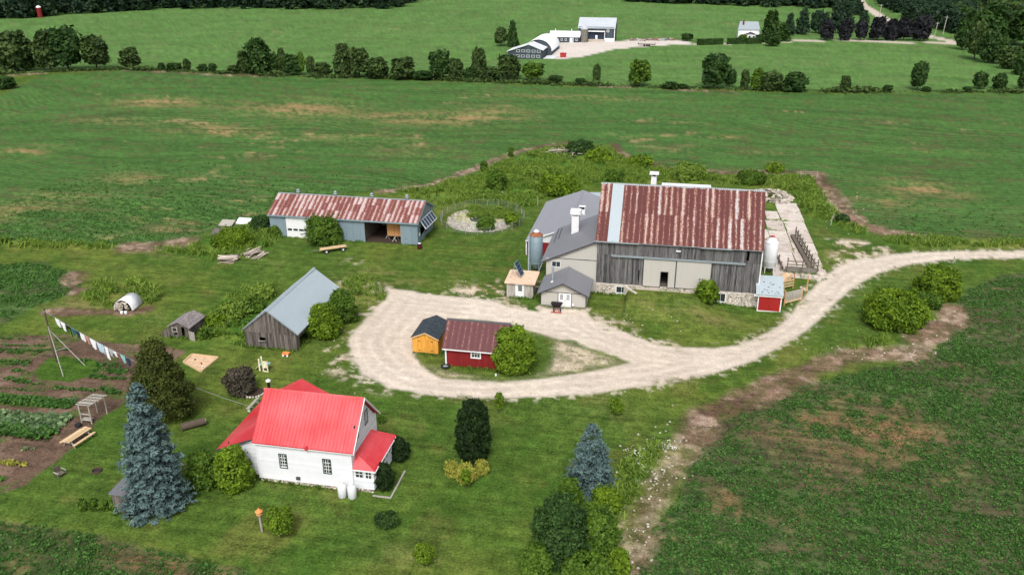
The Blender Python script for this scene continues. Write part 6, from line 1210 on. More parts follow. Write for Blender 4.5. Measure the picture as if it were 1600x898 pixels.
T = thing('far_house', 'small white house with pale grey roof behind the clipped far hedge', 'house', (35, 452, 0)); fz = hz1(35, 450); m = MB(); clap(m, south(0, 450), lambda z: (30.2, 40.4), fz, fz + 4.7, .4); clap(m, east(40.4, 0), lambda z: (450, 458), fz, fz + 5, .4); clap(m, west(30.2, 0), lambda z: (450, 458), fz, fz + 5, .4); part('clapboard', m, M['whitewall'], T, kind='stuff')
m = MB(); m.slab((29.9, 449.6, fz + 4.7), (40.7, 449.6, fz + 4.7), (39.8, 454, fz + 8.2), (30.8, 454, fz + 8.2), .2); m.slab((30.8, 454.002, fz + 8.2), (39.8, 454.002, fz + 8.2), (40.7, 458.4, fz + 4.7), (29.9, 458.4, fz + 4.7), .2); m.poly([(29.9, 449.6, fz + 4.7), (30.8, 454, fz + 8.2), (29.9, 458.4, fz + 4.7)]); m.poly([(40.7, 458.4, fz + 4.7), (39.8, 454, fz + 8.2), (40.7, 449.6, fz + 4.7)]); part('roof', m, M['galvold'], T)
m = MB(); m.box(32.2, 39.6, 447.2, 449.9, fz - .5, fz + 2.4); part('porch_wall', m, M['whitewall'], T); m = MB(); m.slab((31.9, 447, fz + 2.4), (36, 447, fz + 3.9), (36, 450, fz + 3.9), (31.9, 450, fz + 2.4), .15); m.slab((36, 447, fz + 3.9), (39.9, 447, fz + 2.4), (39.9, 450, fz + 2.4), (36, 450, fz + 3.9), .15); part('porch_roof', m, M['white'], T); part('chimney', MB().box(32.2, 32.9, 452, 452.8, fz + 4, fz + 9), M['redpaint'], T)
for a in (33.2, 35.2, 37.2): window(T, south(0, 447.2), a, a + 1, fz + .7, fz + 1.9, 1, 1, casing=.12)
for a in (31.4, 38.2): window(T, south(0, 450), a, a + .8, fz + 3.1, fz + 4.2, 1, 1, casing=.12)
for k, (px, py, h) in enumerate(((1473, 54, 9.5), (1459, 60, 8), (1373, 28, 9))):
    x, y = G(px, py); z = hz1(x, y); T = thing('utility_pole', ('tallest pale utility pole at the road bend', 'darker utility pole just left of the tallest one', 'farthest utility pole where the road comes out of the wood')[k], 'utility pole', (x, y, z), group='utility poles along the far road'); part('pole', MB().tube([(x, y, z - .3), (x + .6, y, z + h)], .22, 6), M['palewood'], T); part('crossarm', MB().box(x - .4, x + 1.5, y - .1, y + .1, z + h - .8, z + h - .6), M['palewood'], T)
x, y = G(63, 27); T = thing('distant_silo', 'reddish silo top standing before the far left wood', 'silo', (x, y, 0)); part('shell', MB().lathe((x, y, 0), [(1.6, -1), (1.6, 6)], 14), M['redpaint'], T); part('cap', MB().lathe((x, y, 6), [(1.7, 0), (1.2, .9), (.2, 1.3)], 14), M['white'], T)
# ================================================================== TREES AND SHRUBS
def px_scale(x, y, z=0):
    ct, st = math.cos(-YAW), math.sin(-YAW); yy = x * st + y * ct; dep = yy * _c - (z - CAM_H) * _s
    return FPX / dep, math.atan2(CAM_H, math.hypot(x, y))
def measure(px, py, wpx, hpx):
    x, y = G(px, py); s, phi = px_scale(x, y); w = wpx / s; h = max((hpx / s - .62 * w * math.sin(phi)) / math.cos(phi), w * .38)
    r = math.hypot(x, y); k = 1 + .40 * w / r
    return x * k, y * k, w, h
NB_ = [0]
def bush(name, label, cat, px, py, wpx, hpx, mat, group=None, shape='round', lobes=18, base=.05, leaf=.20, dens=2.1, seed=None, solid=.62, nmax=17000):
    x, y, w, h = measure(px, py, wpx, hpx); NB_[0] += 1; leaf *= .70 if y < 130 else .8; sd_ = seed or NB_[0] * 13 + 5
    n = int(min(nmax, max(250, dens * (w * w * .8 + w * h * 2.6) / (leaf * leaf * .8))))
    return tree(name, label, cat, x, y, h, w, L[mat], n, leaf, sd_, group, shape, lobes, base, nb=5, solid=solid, partname='foliage')
bush('shrub', 'large bright green shrub covering the right end of the red shed', 'shrub', 802, 592, 80, 86, 'lime', lobes=34, leaf=.21)
bush('shrub', 'largest round green shrub on the lane verge before the bean field', 'shrub', 1390, 522, 104, 74, 'lime', lobes=34, leaf=.24)
bush('shrub', 'round green shrub farther back on the lane verge', 'shrub', 1462, 474, 74, 62, 'lime', lobes=30, leaf=.24)
bush('shrub', 'low spreading green growth between the two round verge shrubs', 'shrub', 1448, 484, 50, 22, 'mid', lobes=18)
tree('shrub', 'round green shrub against the right sliding door of the weathered barn', 'shrub', 6.3, 104.2, 2.7, 3.3, L['lime'], 1700, .19, 77, None, 'round', 18, .05, partname='foliage')
bush('shrub', 'bright green shrub nearest the viewer beside the pale blue roofed barn', 'shrub', 508, 534, 58, 62, 'lime', lobes=26)
bush('shrub', 'bright green shrub behind the nearer one at the pale blue roofed barn', 'shrub', 537, 510, 52, 60, 'mid', lobes=26)
bush('shrub', 'small green shrub touching the far corner of the pale blue roof', 'shrub', 516, 472, 26, 26, 'lime', lobes=12)
bush('shrub', 'wide leafy shrub in front of the white garage door of the drive shed', 'shrub', 510, 385, 74, 54, 'mid', lobes=30, leaf=.24)
bush('shrub', 'yellow green shrub behind the log piles', 'shrub', 365, 392, 66, 34, 'lime', lobes=20)
bush('shrub', 'dark green shrub at the left corner of the drive shed', 'shrub', 410, 362, 34, 26, 'deep', lobes=14)
bush('shrub', 'small dark shrub against the left end wall of the drive shed', 'shrub', 432, 372, 24, 22, 'mid', lobes=12)
bush('shrub', 'round green shrub on the near edge of the stone pond', 'shrub', 759, 361, 34, 28, 'mid', lobes=14)
bush('shrub', 'round green shrub at the right edge of the stone pond', 'shrub', 800, 354, 28, 22, 'lime', lobes=14)
bush('shrub', 'dark green bush alone in the weedy yard behind the pond', 'shrub', 777, 299, 34, 34, 'mid', lobes=16, leaf=.28)
bush('tree', 'bushy yellow green tree behind the grey metal roof', 'tree', 872, 310, 66, 40, 'lime', lobes=22, leaf=.28)
bush('shrub', 'small shrub on the bare strip left of the weedy yard', 'shrub', 756, 270, 14, 18, 'mid', lobes=7)
bush('shrub', 'narrow upright shrub beside the bare strip at the yard corner', 'shrub', 798, 247, 11, 16, 'mid', lobes=6, shape='tall')
bush('shrub', 'yellow green shrub patch in the far corner of the weedy yard', 'shrub', 935, 256, 44, 22, 'lime', lobes=16, leaf=.3)
bush('shrub', 'dark tangled bush at the very back of the weedy yard', 'shrub', 905, 243, 46, 18, 'deep', lobes=14, leaf=.3)
bush('shrub', 'low bush beside the leaning white post at the bare bank', 'shrub', 1315, 350, 22, 16, 'deep', lobes=8)
bush('shrub', 'low green shrub at the back corner behind the barn roof', 'shrub', 1172, 291, 50, 16, 'mid', lobes=10)
for k, (px, py, w, h, mt, lb) in enumerate(((1000, 262, 40, 14, 'lime', 'low bright bush before the field behind the barn vent'), (1075, 285, 60, 14, 'grass', 'long low growth right behind the barn ridge'), (960, 285, 34, 16, 'mid', 'green bush just behind the left end of the barn ridge'), (840, 280, 46, 16, 'grass', 'tall weeds clump in the middle of the weedy yard'), (1250, 300, 30, 16, 'grass', 'clump of tall weeds right of the rubble heap'), (1268, 330, 36, 18, 'grass', 'tall weeds clump along the slab yard edge'), (1210, 272, 34, 14, 'lime', 'bright weed clump beside the field gate'), (412, 470, 44, 26, 'grass', 'tall grass clump behind the brown board barn'), (368, 500, 50, 34, 'grass', 'tall grass clump left of the brown board barn'), (395, 492, 44, 26, 'mid', 'green weed clump against the left wall of the brown board barn'), (338, 512, 34, 22, 'lime', 'yellowish weed clump behind the old coop'), (325, 530, 26, 18, 'mid', 'dark weed clump right of the old coop'))):
    bush('weed_clump', lb, 'weeds', px, py, w, h, mt, lobes=16, leaf=.26, dens=1.3, group='weed clumps')
bush('tree', 'large dark olive green juniper behind the blue spruce', 'tree', 261, 672, 112, 150, 'olive', shape='juniper', lobes=52, leaf=.17, base=.04, nmax=22000)
bush('shrub', 'dark purple leaved shrub with a stone edged bed on the back lawn', 'shrub', 379, 622, 56, 52, 'lilac', lobes=22, leaf=.16)
bush('tree', 'light green leafy tree hiding the left corner of the white house', 'tree', 370, 776, 66, 82, 'lime', lobes=34, leaf=.2, solid=.35)
bush('shrub', 'darker leafy shrub between the blue spruce and the white house', 'shrub', 322, 770, 54, 68, 'mid', lobes=26, leaf=.2)
bush('shrub', 'round dark shrub at the near front corner of the porch', 'shrub', 603, 770, 34, 48, 'cedar', lobes=16, leaf=.13)
bush('shrub', 'round dark shrub at the far front corner of the porch', 'shrub', 625, 725, 33, 44, 'cedar', lobes=16, leaf=.13)
bush('shrub', 'little green plant by the back corner of the white house', 'plant', 597, 662, 16, 14, 'mid', lobes=7, leaf=.15)
bush('cedar_tree', 'dark green column shaped cedar standing alone on the front lawn', 'tree', 740, 728, 60, 104, 'cedar', shape='column', lobes=60, leaf=.16, base=.0, dens=2.4, nmax=22000)
for k, (px, py, w, h) in enumerate(((706, 748, 28, 30), (727, 758, 40, 34), (752, 745, 26, 28))): bush('flowering_shrub', ('left part shrub of the yellow and cream flowering bed before the cedar', 'middle shrub of the yellow and cream flowering bed before the cedar', 'right shrub of the yellow and cream flowering bed before the cedar')[k], 'shrub', px, py, w, h, 'yellow', lobes=14, leaf=.13, group='yellow shrubs before the cedar')
for (px, py, w, h, mt, lb, sh) in ((780, 648, 16, 36, 'lime', 'slim young sapling on the lawn just below the gravel loop', 'tall'), (962, 654, 25, 32, 'lime', 'small round sapling on the lawn above the small blue spruce', 'round'), (441, 850, 50, 60, 'lime', 'young fruit tree beside the bird house', 'round'), (664, 893, 34, 46, 'lime', 'small blossoming sapling at the bottom of the lawn', 'tall'), (605, 832, 42, 34, 'deep', 'dark little shrub in the middle of the bottom lawn', 'round'), (728, 765, 16, 34, 'lime', 'thin sapling in front of the yellow flowering shrubs', 'tall')):
    bush('sapling', lb, 'sapling', px, py, w, h, mt, shape=sh, lobes=14, leaf=.13, base=.28, dens=.9, solid=.4, group='young trees on the lawn')
for (px, py, w, h, mt, lb, sh) in ((872, 900, 96, 126, 'deep', 'tallest dark green tree of the thicket below the small blue spruce', 'tall'), (930, 880, 84, 92, 'mid', 'leafy green tree at the right side of the thicket', 'round'), (945, 806, 54, 46, 'lime', 'yellow green bush directly below the small blue spruce', 'round'), (890, 792, 40, 46, 'mid', 'green bush under the left side of the small blue spruce', 'round'), (838, 912, 60, 66, 'mid', 'lower left bush of the thicket at the bottom edge', 'round'), (915, 935, 90, 70, 'mid', 'broad bush at the bottom edge of the photo in the thicket', 'round'), (965, 905, 40, 50, 'lime', 'light green bush at the right foot of the thicket', 'round')):
    bush('thicket_tree', lb, 'tree' if 'tree' in lb else 'bush', px, py, w, h, mt, shape=sh, lobes=36, leaf=.19, base=.04, nmax=16000, solid=.4, group='thicket below the small blue spruce')
for k, (px, w) in enumerate(((131, 18), (148, 18), (165, 20), (183, 22))): bush('garden_plant', ('leftmost', 'second from the left', 'third from the left', 'rightmost')[k] + ' leafy plant of the short row beside the narrow outhouse', 'plant', px, 800, w, 22, 'mid', lobes=8, leaf=.13, group='leafy plants by the outhouse')
# spruces
def spruce(label, px, py, wpx, hpx, seed, mat='blue', nlev=34, nb=13, qs=.17, cat='tree', ne=4):
    x, y = G(px, py); s, phi = px_scale(x, y); w = wpx / s; r = math.hypot(x, y); k = 1 + .42 * w / r; x *= k; y *= k
    h = (hpx / s - .42 * w * math.sin(phi)) / math.cos(phi) * 1.02; rg = np.random.default_rng(seed); P = []; N = []; S = []; T = []
    for l in range(nlev):
        f = (l + rg.uniform(-.3, .3)) / nlev; z = h * (.03 + .95 * f); Rr = w * .5 * (1 - f) ** .60 * 1.02 * rg.uniform(.9, 1.08); m_ = max(4, int(nb * (1 - .65 * f)))
        for b in range(m_):
            a = rg.uniform(0, 6.283); R_ = Rr * rg.uniform(.66, 1.14) * (1 + .10 * math.sin(3 * a + l * .35) + .06 * math.sin(l * 1.35)); st = max(3, int(R_ / .22)); tt = rg.uniform(0, 1)
            for q in range(st):
                g = (q + 1) / st
                if g < .35: continue
                c = np.array([math.cos(a) * R_ * g, math.sin(a) * R_ * g, z - R_ * .30 * g + R_ * .20 * g ** 3]); wd = .10 + .30 * R_ * .30 * (1.1 - g)
                for e in range(ne):
                    off = rg.normal(0, 1, 3) * np.array([wd, wd, .05]); P.append(c + off); N.append([math.cos(a) * .5, math.sin(a) * .5, 1]); T.append(np.clip(tt * .45 + g * .30 + rg.uniform(0, .3), 0, 1))  # tint darkens inward: shade between the branches put into the needle colour
    P = np.array(P); V, F = leaves(P, np.array(N), qs, rg, .6, 2.6); z0 = hz1(x, y)
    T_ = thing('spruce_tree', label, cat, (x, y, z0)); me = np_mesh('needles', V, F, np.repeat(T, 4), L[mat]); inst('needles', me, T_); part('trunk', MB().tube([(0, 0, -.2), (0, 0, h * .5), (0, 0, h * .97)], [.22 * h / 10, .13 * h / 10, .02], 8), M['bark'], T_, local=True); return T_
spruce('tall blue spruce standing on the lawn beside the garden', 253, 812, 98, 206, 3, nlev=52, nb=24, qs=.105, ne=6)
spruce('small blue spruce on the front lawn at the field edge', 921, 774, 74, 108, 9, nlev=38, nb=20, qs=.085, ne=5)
# stone ring bed by the purple shrub
T = thing('flower_bed_ring', 'half ring of pale stones round dark soil under the purple shrub', 'flower bed', (*G(399, 614), 0)); rr = random.Random(3); cx, cy = G(397, 613); part('soil', MB().lathe((cx, cy, 0), [(1.1, 0), (1.0, .06)], 16), M['brownsoil'], T)
for k in range(13): a = -2.6 + k * .28; m = MB(); m.rock((cx + 1.15 * math.cos(a), cy + 1.15 * math.sin(a), .08), .15, rr, tint=.9); part('edge_stone', m, M['rock'], T)

# --- hedgerow and far trees: shared crowns, scaled copies with a trunk each
PR = []
for k in range(9):
    sh = ('round', 'round', 'tall', 'round', 'tall', 'round', 'round', 'cone', 'cone')[k]; me = {}
    V, F, Tn, C = crown(h=6, w=5.4, n=1900, leaf=.42, seed=200 + k, lobes=(13, 15, 12, 10, 14, 22, 8, 22, 26)[k], base=(.14, .18, .12, .24, .10, .08, .22, .06, .08)[k], shape=sh, solid=.55)
    for mt in ('hedge', 'mid', 'purple', 'deep', 'lime', 'farleaf'): me[mt] = None
    PR.append((V, F, Tn, C, me, mb_mesh('trunk', trunk_mb(6, .16, C, k, 5), M['bark'])))
def far_tree(name, label, cat, px, py, wpx, hpx, mat, k, group):
    x, y = G(px, py); s, phi = px_scale(x, y); w = wpx / s; h = max(hpx / s - .35 * w * math.sin(phi), w * .4) / math.cos(phi); z = hz1(x, y)
    V, F, Tn, C, me, tr = PR[k]
    if me[mat] is None: me[mat] = np_mesh('crown', V, F, Tn, L[mat])
    T = thing(name, label, cat, (x, y, z), RG.uniform(0, 6.28), group); c = inst('crown', me[mat], T); c.scale = (w / 5.4, w / 5.4, h / 6)
    t_ = inst('trunk', tr, T); t_.scale = (w / 5.4, w / 5.4, h / 6); return T
HR = [(30,113,55,60,'hedge'),(80,112,45,60,'hedge'),(108,112,50,64,'deep'),(152,110,44,50,'hedge'),(10,140,34,20,'deep'),(205,108,34,32,'hedge'),(253,111,14,11,'deep'),(273,111,26,9,'deep'),(293,112,13,18,'hedge'),(317,113,18,11,'deep'),(333,114,14,13,'deep'),(367,115,24,12,'hedge'),(384,115,26,34,'hedge'),(405,116,46,52,'deep'),(428,115,24,30,'deep'),(442,115,15,38,'hedge'),(458,117,30,31,'deep'),(472,117,12,34,'mid'),(486,117,15,28,'hedge'),(505,119,30,22,'hedge'),(537,119,34,48,'hedge'),(562,120,36,44,'hedge'),(590,122,40,32,'hedge'),(630,124,42,34,'hedge'),(662,125,32,15,'deep'),(688,124,38,43,'deep'),(712,124,28,33,'hedge'),(735,124,24,20,'deep'),(748,122,26,46,'hedge'),(766,125,34,22,'hedge'),(795,123,40,38,'hedge'),(833,125,36,28,'mid'),(868,128,26,11,'deep'),(907,131,18,11,'deep'),(932,125,15,24,'hedge'),(998,133,38,40,'mid'),(1048,137,26,9,'deep'),(1066,137,18,8,'deep'),(1115,137,44,52,'deep'),(1140,135,20,27,'deep'),(1163,138,16,30,'hedge'),(1182,139,24,32,'mid'),(1205,140,40,29,'hedge'),(1240,142,38,31,'deep'),(1320,141,18,23,'hedge'),(1387,143,16,11,'deep'),(1433,141,27,42,'deep'),(1447,143,16,8,'deep'),(1510,143,16,8,'deep'),(1530,139,24,26,'deep'),(1561,139,22,24,'deep'),(1598,139,20,31,'deep')]
WORD = {'hedge': 'dark green', 'mid': 'lighter green', 'deep': 'very dark green', 'purple': 'thin leafless grey'}
def ordn(k): return '%d%s' % (k, 'th' if 10 <= k % 100 <= 20 else {1: 'st', 2: 'nd', 3: 'rd'}.get(k % 10, 'th'))
HR.sort()
for k, (px, py, w, h, mt) in enumerate(HR):
    tall = h > 24; far_tree('hedgerow_tree' if tall else 'hedgerow_bush', '%s %s in the hedgerow across the fields, %s plant from the left' % (WORD[mt], ('tall tree' if h > 40 else 'tree') if tall else 'low bush', ordn(k + 1)), 'tree' if tall else 'bush', px, py, w, h, mt, (k * 3 + 1) % 7, 'hedgerow between the middle and far fields')
for k, (px, w, h) in enumerate(((1291, 22, 30), (1319, 23, 31), (1344, 20, 29), (1369, 27, 35), (1391, 24, 31), (1411, 26, 34), (1437, 32, 37))):
    far_tree('maple_tree', ('leftmost', 'second from the left', 'third from the left', 'middle', 'third from the right', 'second from the right', 'rightmost')[k] + ' round purple leaved maple beside the far farm drive', 'tree', px, 64.5, w, h, 'purple', (0, 5, 1)[k % 3], 'purple maples along the far drive')
UT = [(1232,56,22,32),(1253,54,26,38),(1275,52,22,34),(1288,54,20,32),(1305,52,22,32),(1322,50,30,36),(1347,48,24,30)]
for k, (px, py, w, h) in enumerate(UT): far_tree('windbreak_tree', 'dark tree in the windbreak behind the purple maples, %s from the left' % ordn(k + 1), 'tree', px, py, w, h, 'farleaf', (7, 8, 1, 7, 3, 8)[k % 6], 'windbreak behind the maples')
UR = [(1503,78,28,46),(1522,93,30,56),(1542,98,34,50),(1560,100,30,40),(1578,108,32,34),(1596,118,26,36),(1545,70,50,62),(1575,66,54,60),(1600,70,50,58),(1520,62,40,46),(1552,44,56,48),(1590,42,50,40),(1503,50,40,36),(1615,96,40,44),(1490,38,44,30),(1528,34,40,28)]
for k, (px, py, w, h) in enumerate(UR): far_tree('roadside_tree', 'dark bushy tree beside the far road at the right edge, %s nearest to the left' % ordn(k + 1), 'tree', px, py, w, h, ('deep', 'hedge', 'deep')[k % 3], k % 7, 'trees along the far road')
for px, py, w, h, lb, mt in ((783, 71, 22, 28, 'left broad tree of the two beside the arched white roof', 'hedge'), (801, 72, 22, 38, 'right taller pine of the two beside the arched white roof', 'deep'), (1073, 67, 20, 12, 'low round tree behind the end of the far gravel yard', 'deep'), (1160, 68, 16, 12, 'small shrub against the front of the small white house', 'mid'), (1186, 68, 14, 12, 'shrub at the right corner of the small white house', 'deep')): far_tree('yard_tree', lb, 'tree', px, py, w, h, mt, 7 if 'pine' in lb else 3, None)
for k, (px, py, w, h) in enumerate(((1199, 68, 22, 48), (1208, 62, 18, 42), (1220, 66, 26, 28))): spruce(('tall dark spruce just right of the small white house', 'second dark spruce behind the tall one by the white house', 'broad dark spruce at the end of the clipped hedge')[k], px, py, w, h, 40 + k, 'deep', 16, 9, .9)
far_tree('roadside_tree', 'dark bush at the right end of the clipped hedge', 'tree', 1206, 74, 26, 22, 'deep', 0, None)
def hedge(x0, x1, y0, y1, h, n, seed, label):
    rg = np.random.default_rng(seed); P = np.stack([rg.uniform(x0, x1, n), rg.uniform(y0, y1, n), np.zeros(n)], 1); f = rg.integers(0, 3, n)
    z = rg.uniform(0, h, n); z[f == 0] = h; P[f == 1, 1] = y0; P[:, 2] = z + hz(P[:, 0], P[:, 1]) + rg.uniform(-.1, .1, n); P[:, 1] += (P[:, 0] - x0) * .55
    P[:, 2] = z + hz(P[:, 0], P[:, 1]); N = np.zeros((n, 3)); N[f == 0, 2] = 1; N[f == 1, 1] = -1; N[f == 2, 0] = 1
    V, F = leaves(P, N, .5, rg, .5, 1.3); T = thing('clipped_hedge', label, 'hedge', (x0, y0, 0)); me = np_mesh('foliage', V - np.array([x0, y0, 0]), F, np.repeat(rg.uniform(.1, .7, n), 4), L['deep']); inst('foliage', me, T)
hedge(9.5, 21.5, 411.5, 415.5, 2.4, 2200, 1, 'left half of the clipped dark hedge before the small white house'); hedge(23.5, 40, 419.5, 423.5, 2.4, 2600, 2, 'right half of the clipped dark hedge before the small white house')

# --- masses nobody could count
def tile(protos, px, py, pz, sc, rot, which, tj=0., rg=None, zs=None):
    VV, FF, TT = [], [], []; off = 0
    for k, (V, F, T) in enumerate(protos):
        s = np.where(which == k)[0]
        if not len(s): continue
        c, sn = np.cos(rot[s])[:, None], np.sin(rot[s])[:, None]; a = sc[s][:, None]; b = (zs[s] if zs is not None else sc[s])[:, None]
        x = (V[None, :, 0] * c - V[None, :, 1] * sn) * a + px[s][:, None]; y = (V[None, :, 0] * sn + V[None, :, 1] * c) * a + py[s][:, None]; z = V[None, :, 2] * b + pz[s][:, None]
        VV.append(np.stack([x, y, z], 2).reshape(-1, 3)); FF.append((F[None] + (np.arange(len(s)) * len(V))[:, None, None] + off).reshape(-1, 4))
        TT.append(np.clip(T[None, :] + (rg.uniform(-tj, tj, (len(s), 1)) if tj else np.zeros((len(s), 1))), 0, 1).ravel()); off += len(s) * len(V)
    return np.concatenate(VV), np.concatenate(FF), np.concatenate(TT)
def stuff(name, V, F, T, mat, label=None, cat=None):
    o = bpy.data.objects.new(name, np_mesh(name, V, F, T, mat)); COL.objects.link(o); o['kind'] = 'stuff'
    return o
WP = []
for k in range(4):
    V, F, T, C = crown(h=14, w=9, n=330, leaf=1.5, seed=300 + k, lobes=12, base=.1, shape=('round', 'tall', 'round', 'cone')[k], solid=.7); WP.append((V, F, T))
def wood(name, P, n, seed, hs=(.8, 1.25)):
    rg = np.random.default_rng(seed); lo, hi = P.min(0), P.max(0); x = rg.uniform(lo[0], hi[0], n * 8); y = rg.uniform(lo[1], hi[1], n * 8)
    ok = sdist(P, x, y) > 0; x, y = x[ok][:n], y[ok][:n]; m_ = len(x)
    V, F, T = tile(WP, x, y, hz(x, y), rg.uniform(*hs, m_), rg.uniform(0, 6.28, m_), rg.integers(0, 4, m_), .2, rg); stuff(name, V, F, T, L['farleaf'])
g_ = lambda a, b: list(G(a, b))
def back(*pts, d=130):
    f = [g_(*p) for p in pts]; return np.array(f + [[q[0] - .19 * d, q[1] + d] for q in f[::-1]])
wood('far_wood', back((-160, 33), (0, 31), (60, 27), (130, 22), (190, 18.5), (330, 15), (450, 16), (600, 17), (625, 13), (640, 8)), 420, 1)
wood('far_wood', back((965, 3), (1000, 6), (1120, 9), (1200, 12), (1290, 14), (1325, 13), (1336, 6), d=150), 360, 2)
wood('roadside_wood', poly((1366, 0), (1392, 17), (1420, 31), (1452, 43), (1495, 56), (1540, 50), (1560, 26), (1500, 12), (1430, 3)), 330, 3, (.5, .8))
wood('roadside_wood', poly((1300, 18), (1330, 14), (1345, 20), (1350, 26), (1310, 26)), 26, 4, (.35, .6))
wood('far_wood', back((1395, 4), (1500, 9), (1600, 10), (1700, 12), d=180), 330, 5, (.7, 1.1))
wood('horizon_wood', np.array([(-560, 980), (300, 1150), (420, 1300), (-700, 1200.)]), 380, 6, (1, 1.4))

def clump(n, r, h, leaf, seed, up=.6):
    rg = np.random.default_rng(seed); P = rg.normal(0, r, (n, 3)); P[:, 2] = rg.uniform(.25, 1, n) * h; V, F = leaves(P, np.tile([0, 0, 1.], (n, 1)), leaf, rg, up, 1.25); return V, F, np.repeat(rg.uniform(.1, .9, n), 4)
def tuft(n, h, w, seed):
    rg = np.random.default_rng(seed); P = rg.normal(0, w, (n, 3)); P[:, 2] = h * .5; a = rg.uniform(0, 6.28, n); U = np.stack([np.cos(a), np.sin(a), np.zeros(n)], 1) * .022; W = np.stack([rg.normal(0, .34, n) * h, rg.normal(0, .34, n) * h, np.full(n, h * .42)], 1) * rg.uniform(.6, 1.2, (n, 1)); V, F = quads(P, U * 1.6, W); return V, F, np.repeat(rg.uniform(.1, .9, n), 4)
CP = [clump(8, .14, .20, .13, 400 + k) for k in range(4)]; CS = [clump(6, .13, .22, .16, 410 + k) for k in range(4)]; TP = [tuft(13, .60, .26, 420 + k) for k in range(4)]; DP = [tuft(6, .16, .20, 430 + k) for k in range(3)]
def rows(lo, hi, rs_, ps, ang, rg, jit=.1):
    c, s = math.cos(ang), math.sin(ang); d = math.hypot(hi[0] - lo[0], hi[1] - lo[1]); cx, cy = (lo[0] + hi[0]) / 2, (lo[1] + hi[1]) / 2
    u, v = np.meshgrid(np.arange(-d / 2, d / 2, ps), np.arange(-d / 2, d / 2, rs_)); u = u.ravel() + rg.normal(0, jit, u.size); v = v.ravel() + rg.normal(0, jit * .55, v.size)
    x, y = cx + u * c - v * s, cy + u * s + v * c; ok = (x > lo[0]) & (x < hi[0]) & (y > lo[1]) & (y < hi[1]); return x[ok], y[ok]
def inframe(x, y, mrg=60):
    ct, st = math.cos(-YAW), math.sin(-YAW); xx = x * ct - y * st; yy = x * st + y * ct; dep = yy * _c + CAM_H * _s; px = 800 + FPX * xx / dep; py = 449 + FPX * (CAM_H * _c - yy * _s) / dep
    return (px > -mrg) & (px < 1600 + mrg) & (py < 898 + mrg)
def crop(name, P, lo, hi, rs_, ps, ang, protos, mat, seed, sc=(.8, 1.2), thr=0., edge=.2, dry=None, bias=0, fade=None):
    rg = np.random.default_rng(seed); x, y = rows(lo, hi, rs_, ps, ang, rg); ok = (sdist(P, x, y) > edge) & inframe(x, y); x, y = x[ok], y[ok]
    c, cl, g = ground_cols(x, y); green = (c[:, 1] - c[:, 0]) / (c[:, 1] + c[:, 0] + 1e-3); gap = fbm(x, y, 1.1, seed + 3, 3) * .65 + fbm(x, y, 5, seed + 8, 2) * .35
    pk = np.clip(.88 + green * 1.3 + bias - sst(.42, .56, gap) * .72, 0.06, 1); pk = pk * ((1 - sst(*fade, y)) if fade else 1); keep = (rg.uniform(0, 1, len(x)) < pk) & (cl != 8) & (green > -.45)
    n = keep.sum(); X_, Y_ = x[keep], y[keep]; V, F, T = tile(protos, X_, Y_, hz(X_, Y_), rg.uniform(*sc, n) * np.clip(.75 + green[keep], .6, 1.15), rg.uniform(0, 6.28, n), rg.integers(0, len(protos), n), .18, rg); stuff(name, V, F, T, L[mat])
    if dry is not None:
        k2 = (green < -.16) & (rg.uniform(0, 1, len(x)) < .30); X_, Y_ = x[k2], y[k2]; n = len(X_)
        if n: V, F, T = tile(DP, X_, Y_, hz(X_, Y_), rg.uniform(.7, 1.3, n), rg.uniform(0, 6.28, n), rg.integers(0, 3, n), .2, rg); stuff(dry, V, F, T, L['drycrop'])
crop('bean_plants', FIELD_R, (-2, 40), (75, 122), .46, .24, R(25), CP, 'crop', 1, dry='dry_straw')
crop('crop_plants', FIELD_BL, (-70, 36), (-28, 56), .5, .28, R(8), CP, 'crop', 2, dry='dry_straw')
crop('crop_plants', FIELD_L, (-100, 72), (-70, 105), .55, .26, R(5), CS, 'crop', 3, bias=-.38)
crop('crop_plants', MIDF, (-120, 95), (110, 172), .80, .42, R(3), [clump(4, .12, .14, .16, 415 + k) for k in range(4)], 'fieldcrop', 4, bias=-.10, fade=(105, 170))
def grassy(name, polys, dens, protos, mat, seed, sc=(.7, 1.3), lo=(-110, 40), hi=(110, 200)):
    rg = np.random.default_rng(seed); n = int((hi[0] - lo[0]) * (hi[1] - lo[1]) * dens); x = rg.uniform(lo[0], hi[0], n); y = rg.uniform(lo[1], hi[1], n); ok = np.zeros(n, bool)
    for P in polys: ok |= sdist(P, x, y) > .1
    ok &= fbm(x, y, 3, seed + 1) > .40
    ok &= inframe(x, y); 
    for k, (P, wd) in enumerate(STRIPS): ok &= ldist(P, x, y) > wd * .8
    x, y = x[ok], y[ok]; n = len(x); V, F, T = tile(protos, x, y, hz(x, y), rg.uniform(*sc, n) * (.6 + .8 * fbm(x, y, 6, seed + 2)), rg.uniform(0, 6.28, n), rg.integers(0, len(protos), n), .25, rg); stuff(name, V, F, T, L[mat])
grassy('tall_grass', WEEDS, 2.4, TP, 'grass', 11, sc=(.8, 1.6)); grassy('tall_weeds', WEEDS, .12, [clump(10, .25, .8, .22, 440 + k) for k in range(3)], 'mid', 12)
rg = np.random.default_rng(5); n = 5200; fx = rg.uniform(-300, 190, n); lx = np.array([-240, -207, -150, -78, -11, 51, 111, 190.]); ly = np.array([272, 291, 289, 291.5, 290, 291, 300, 306.])
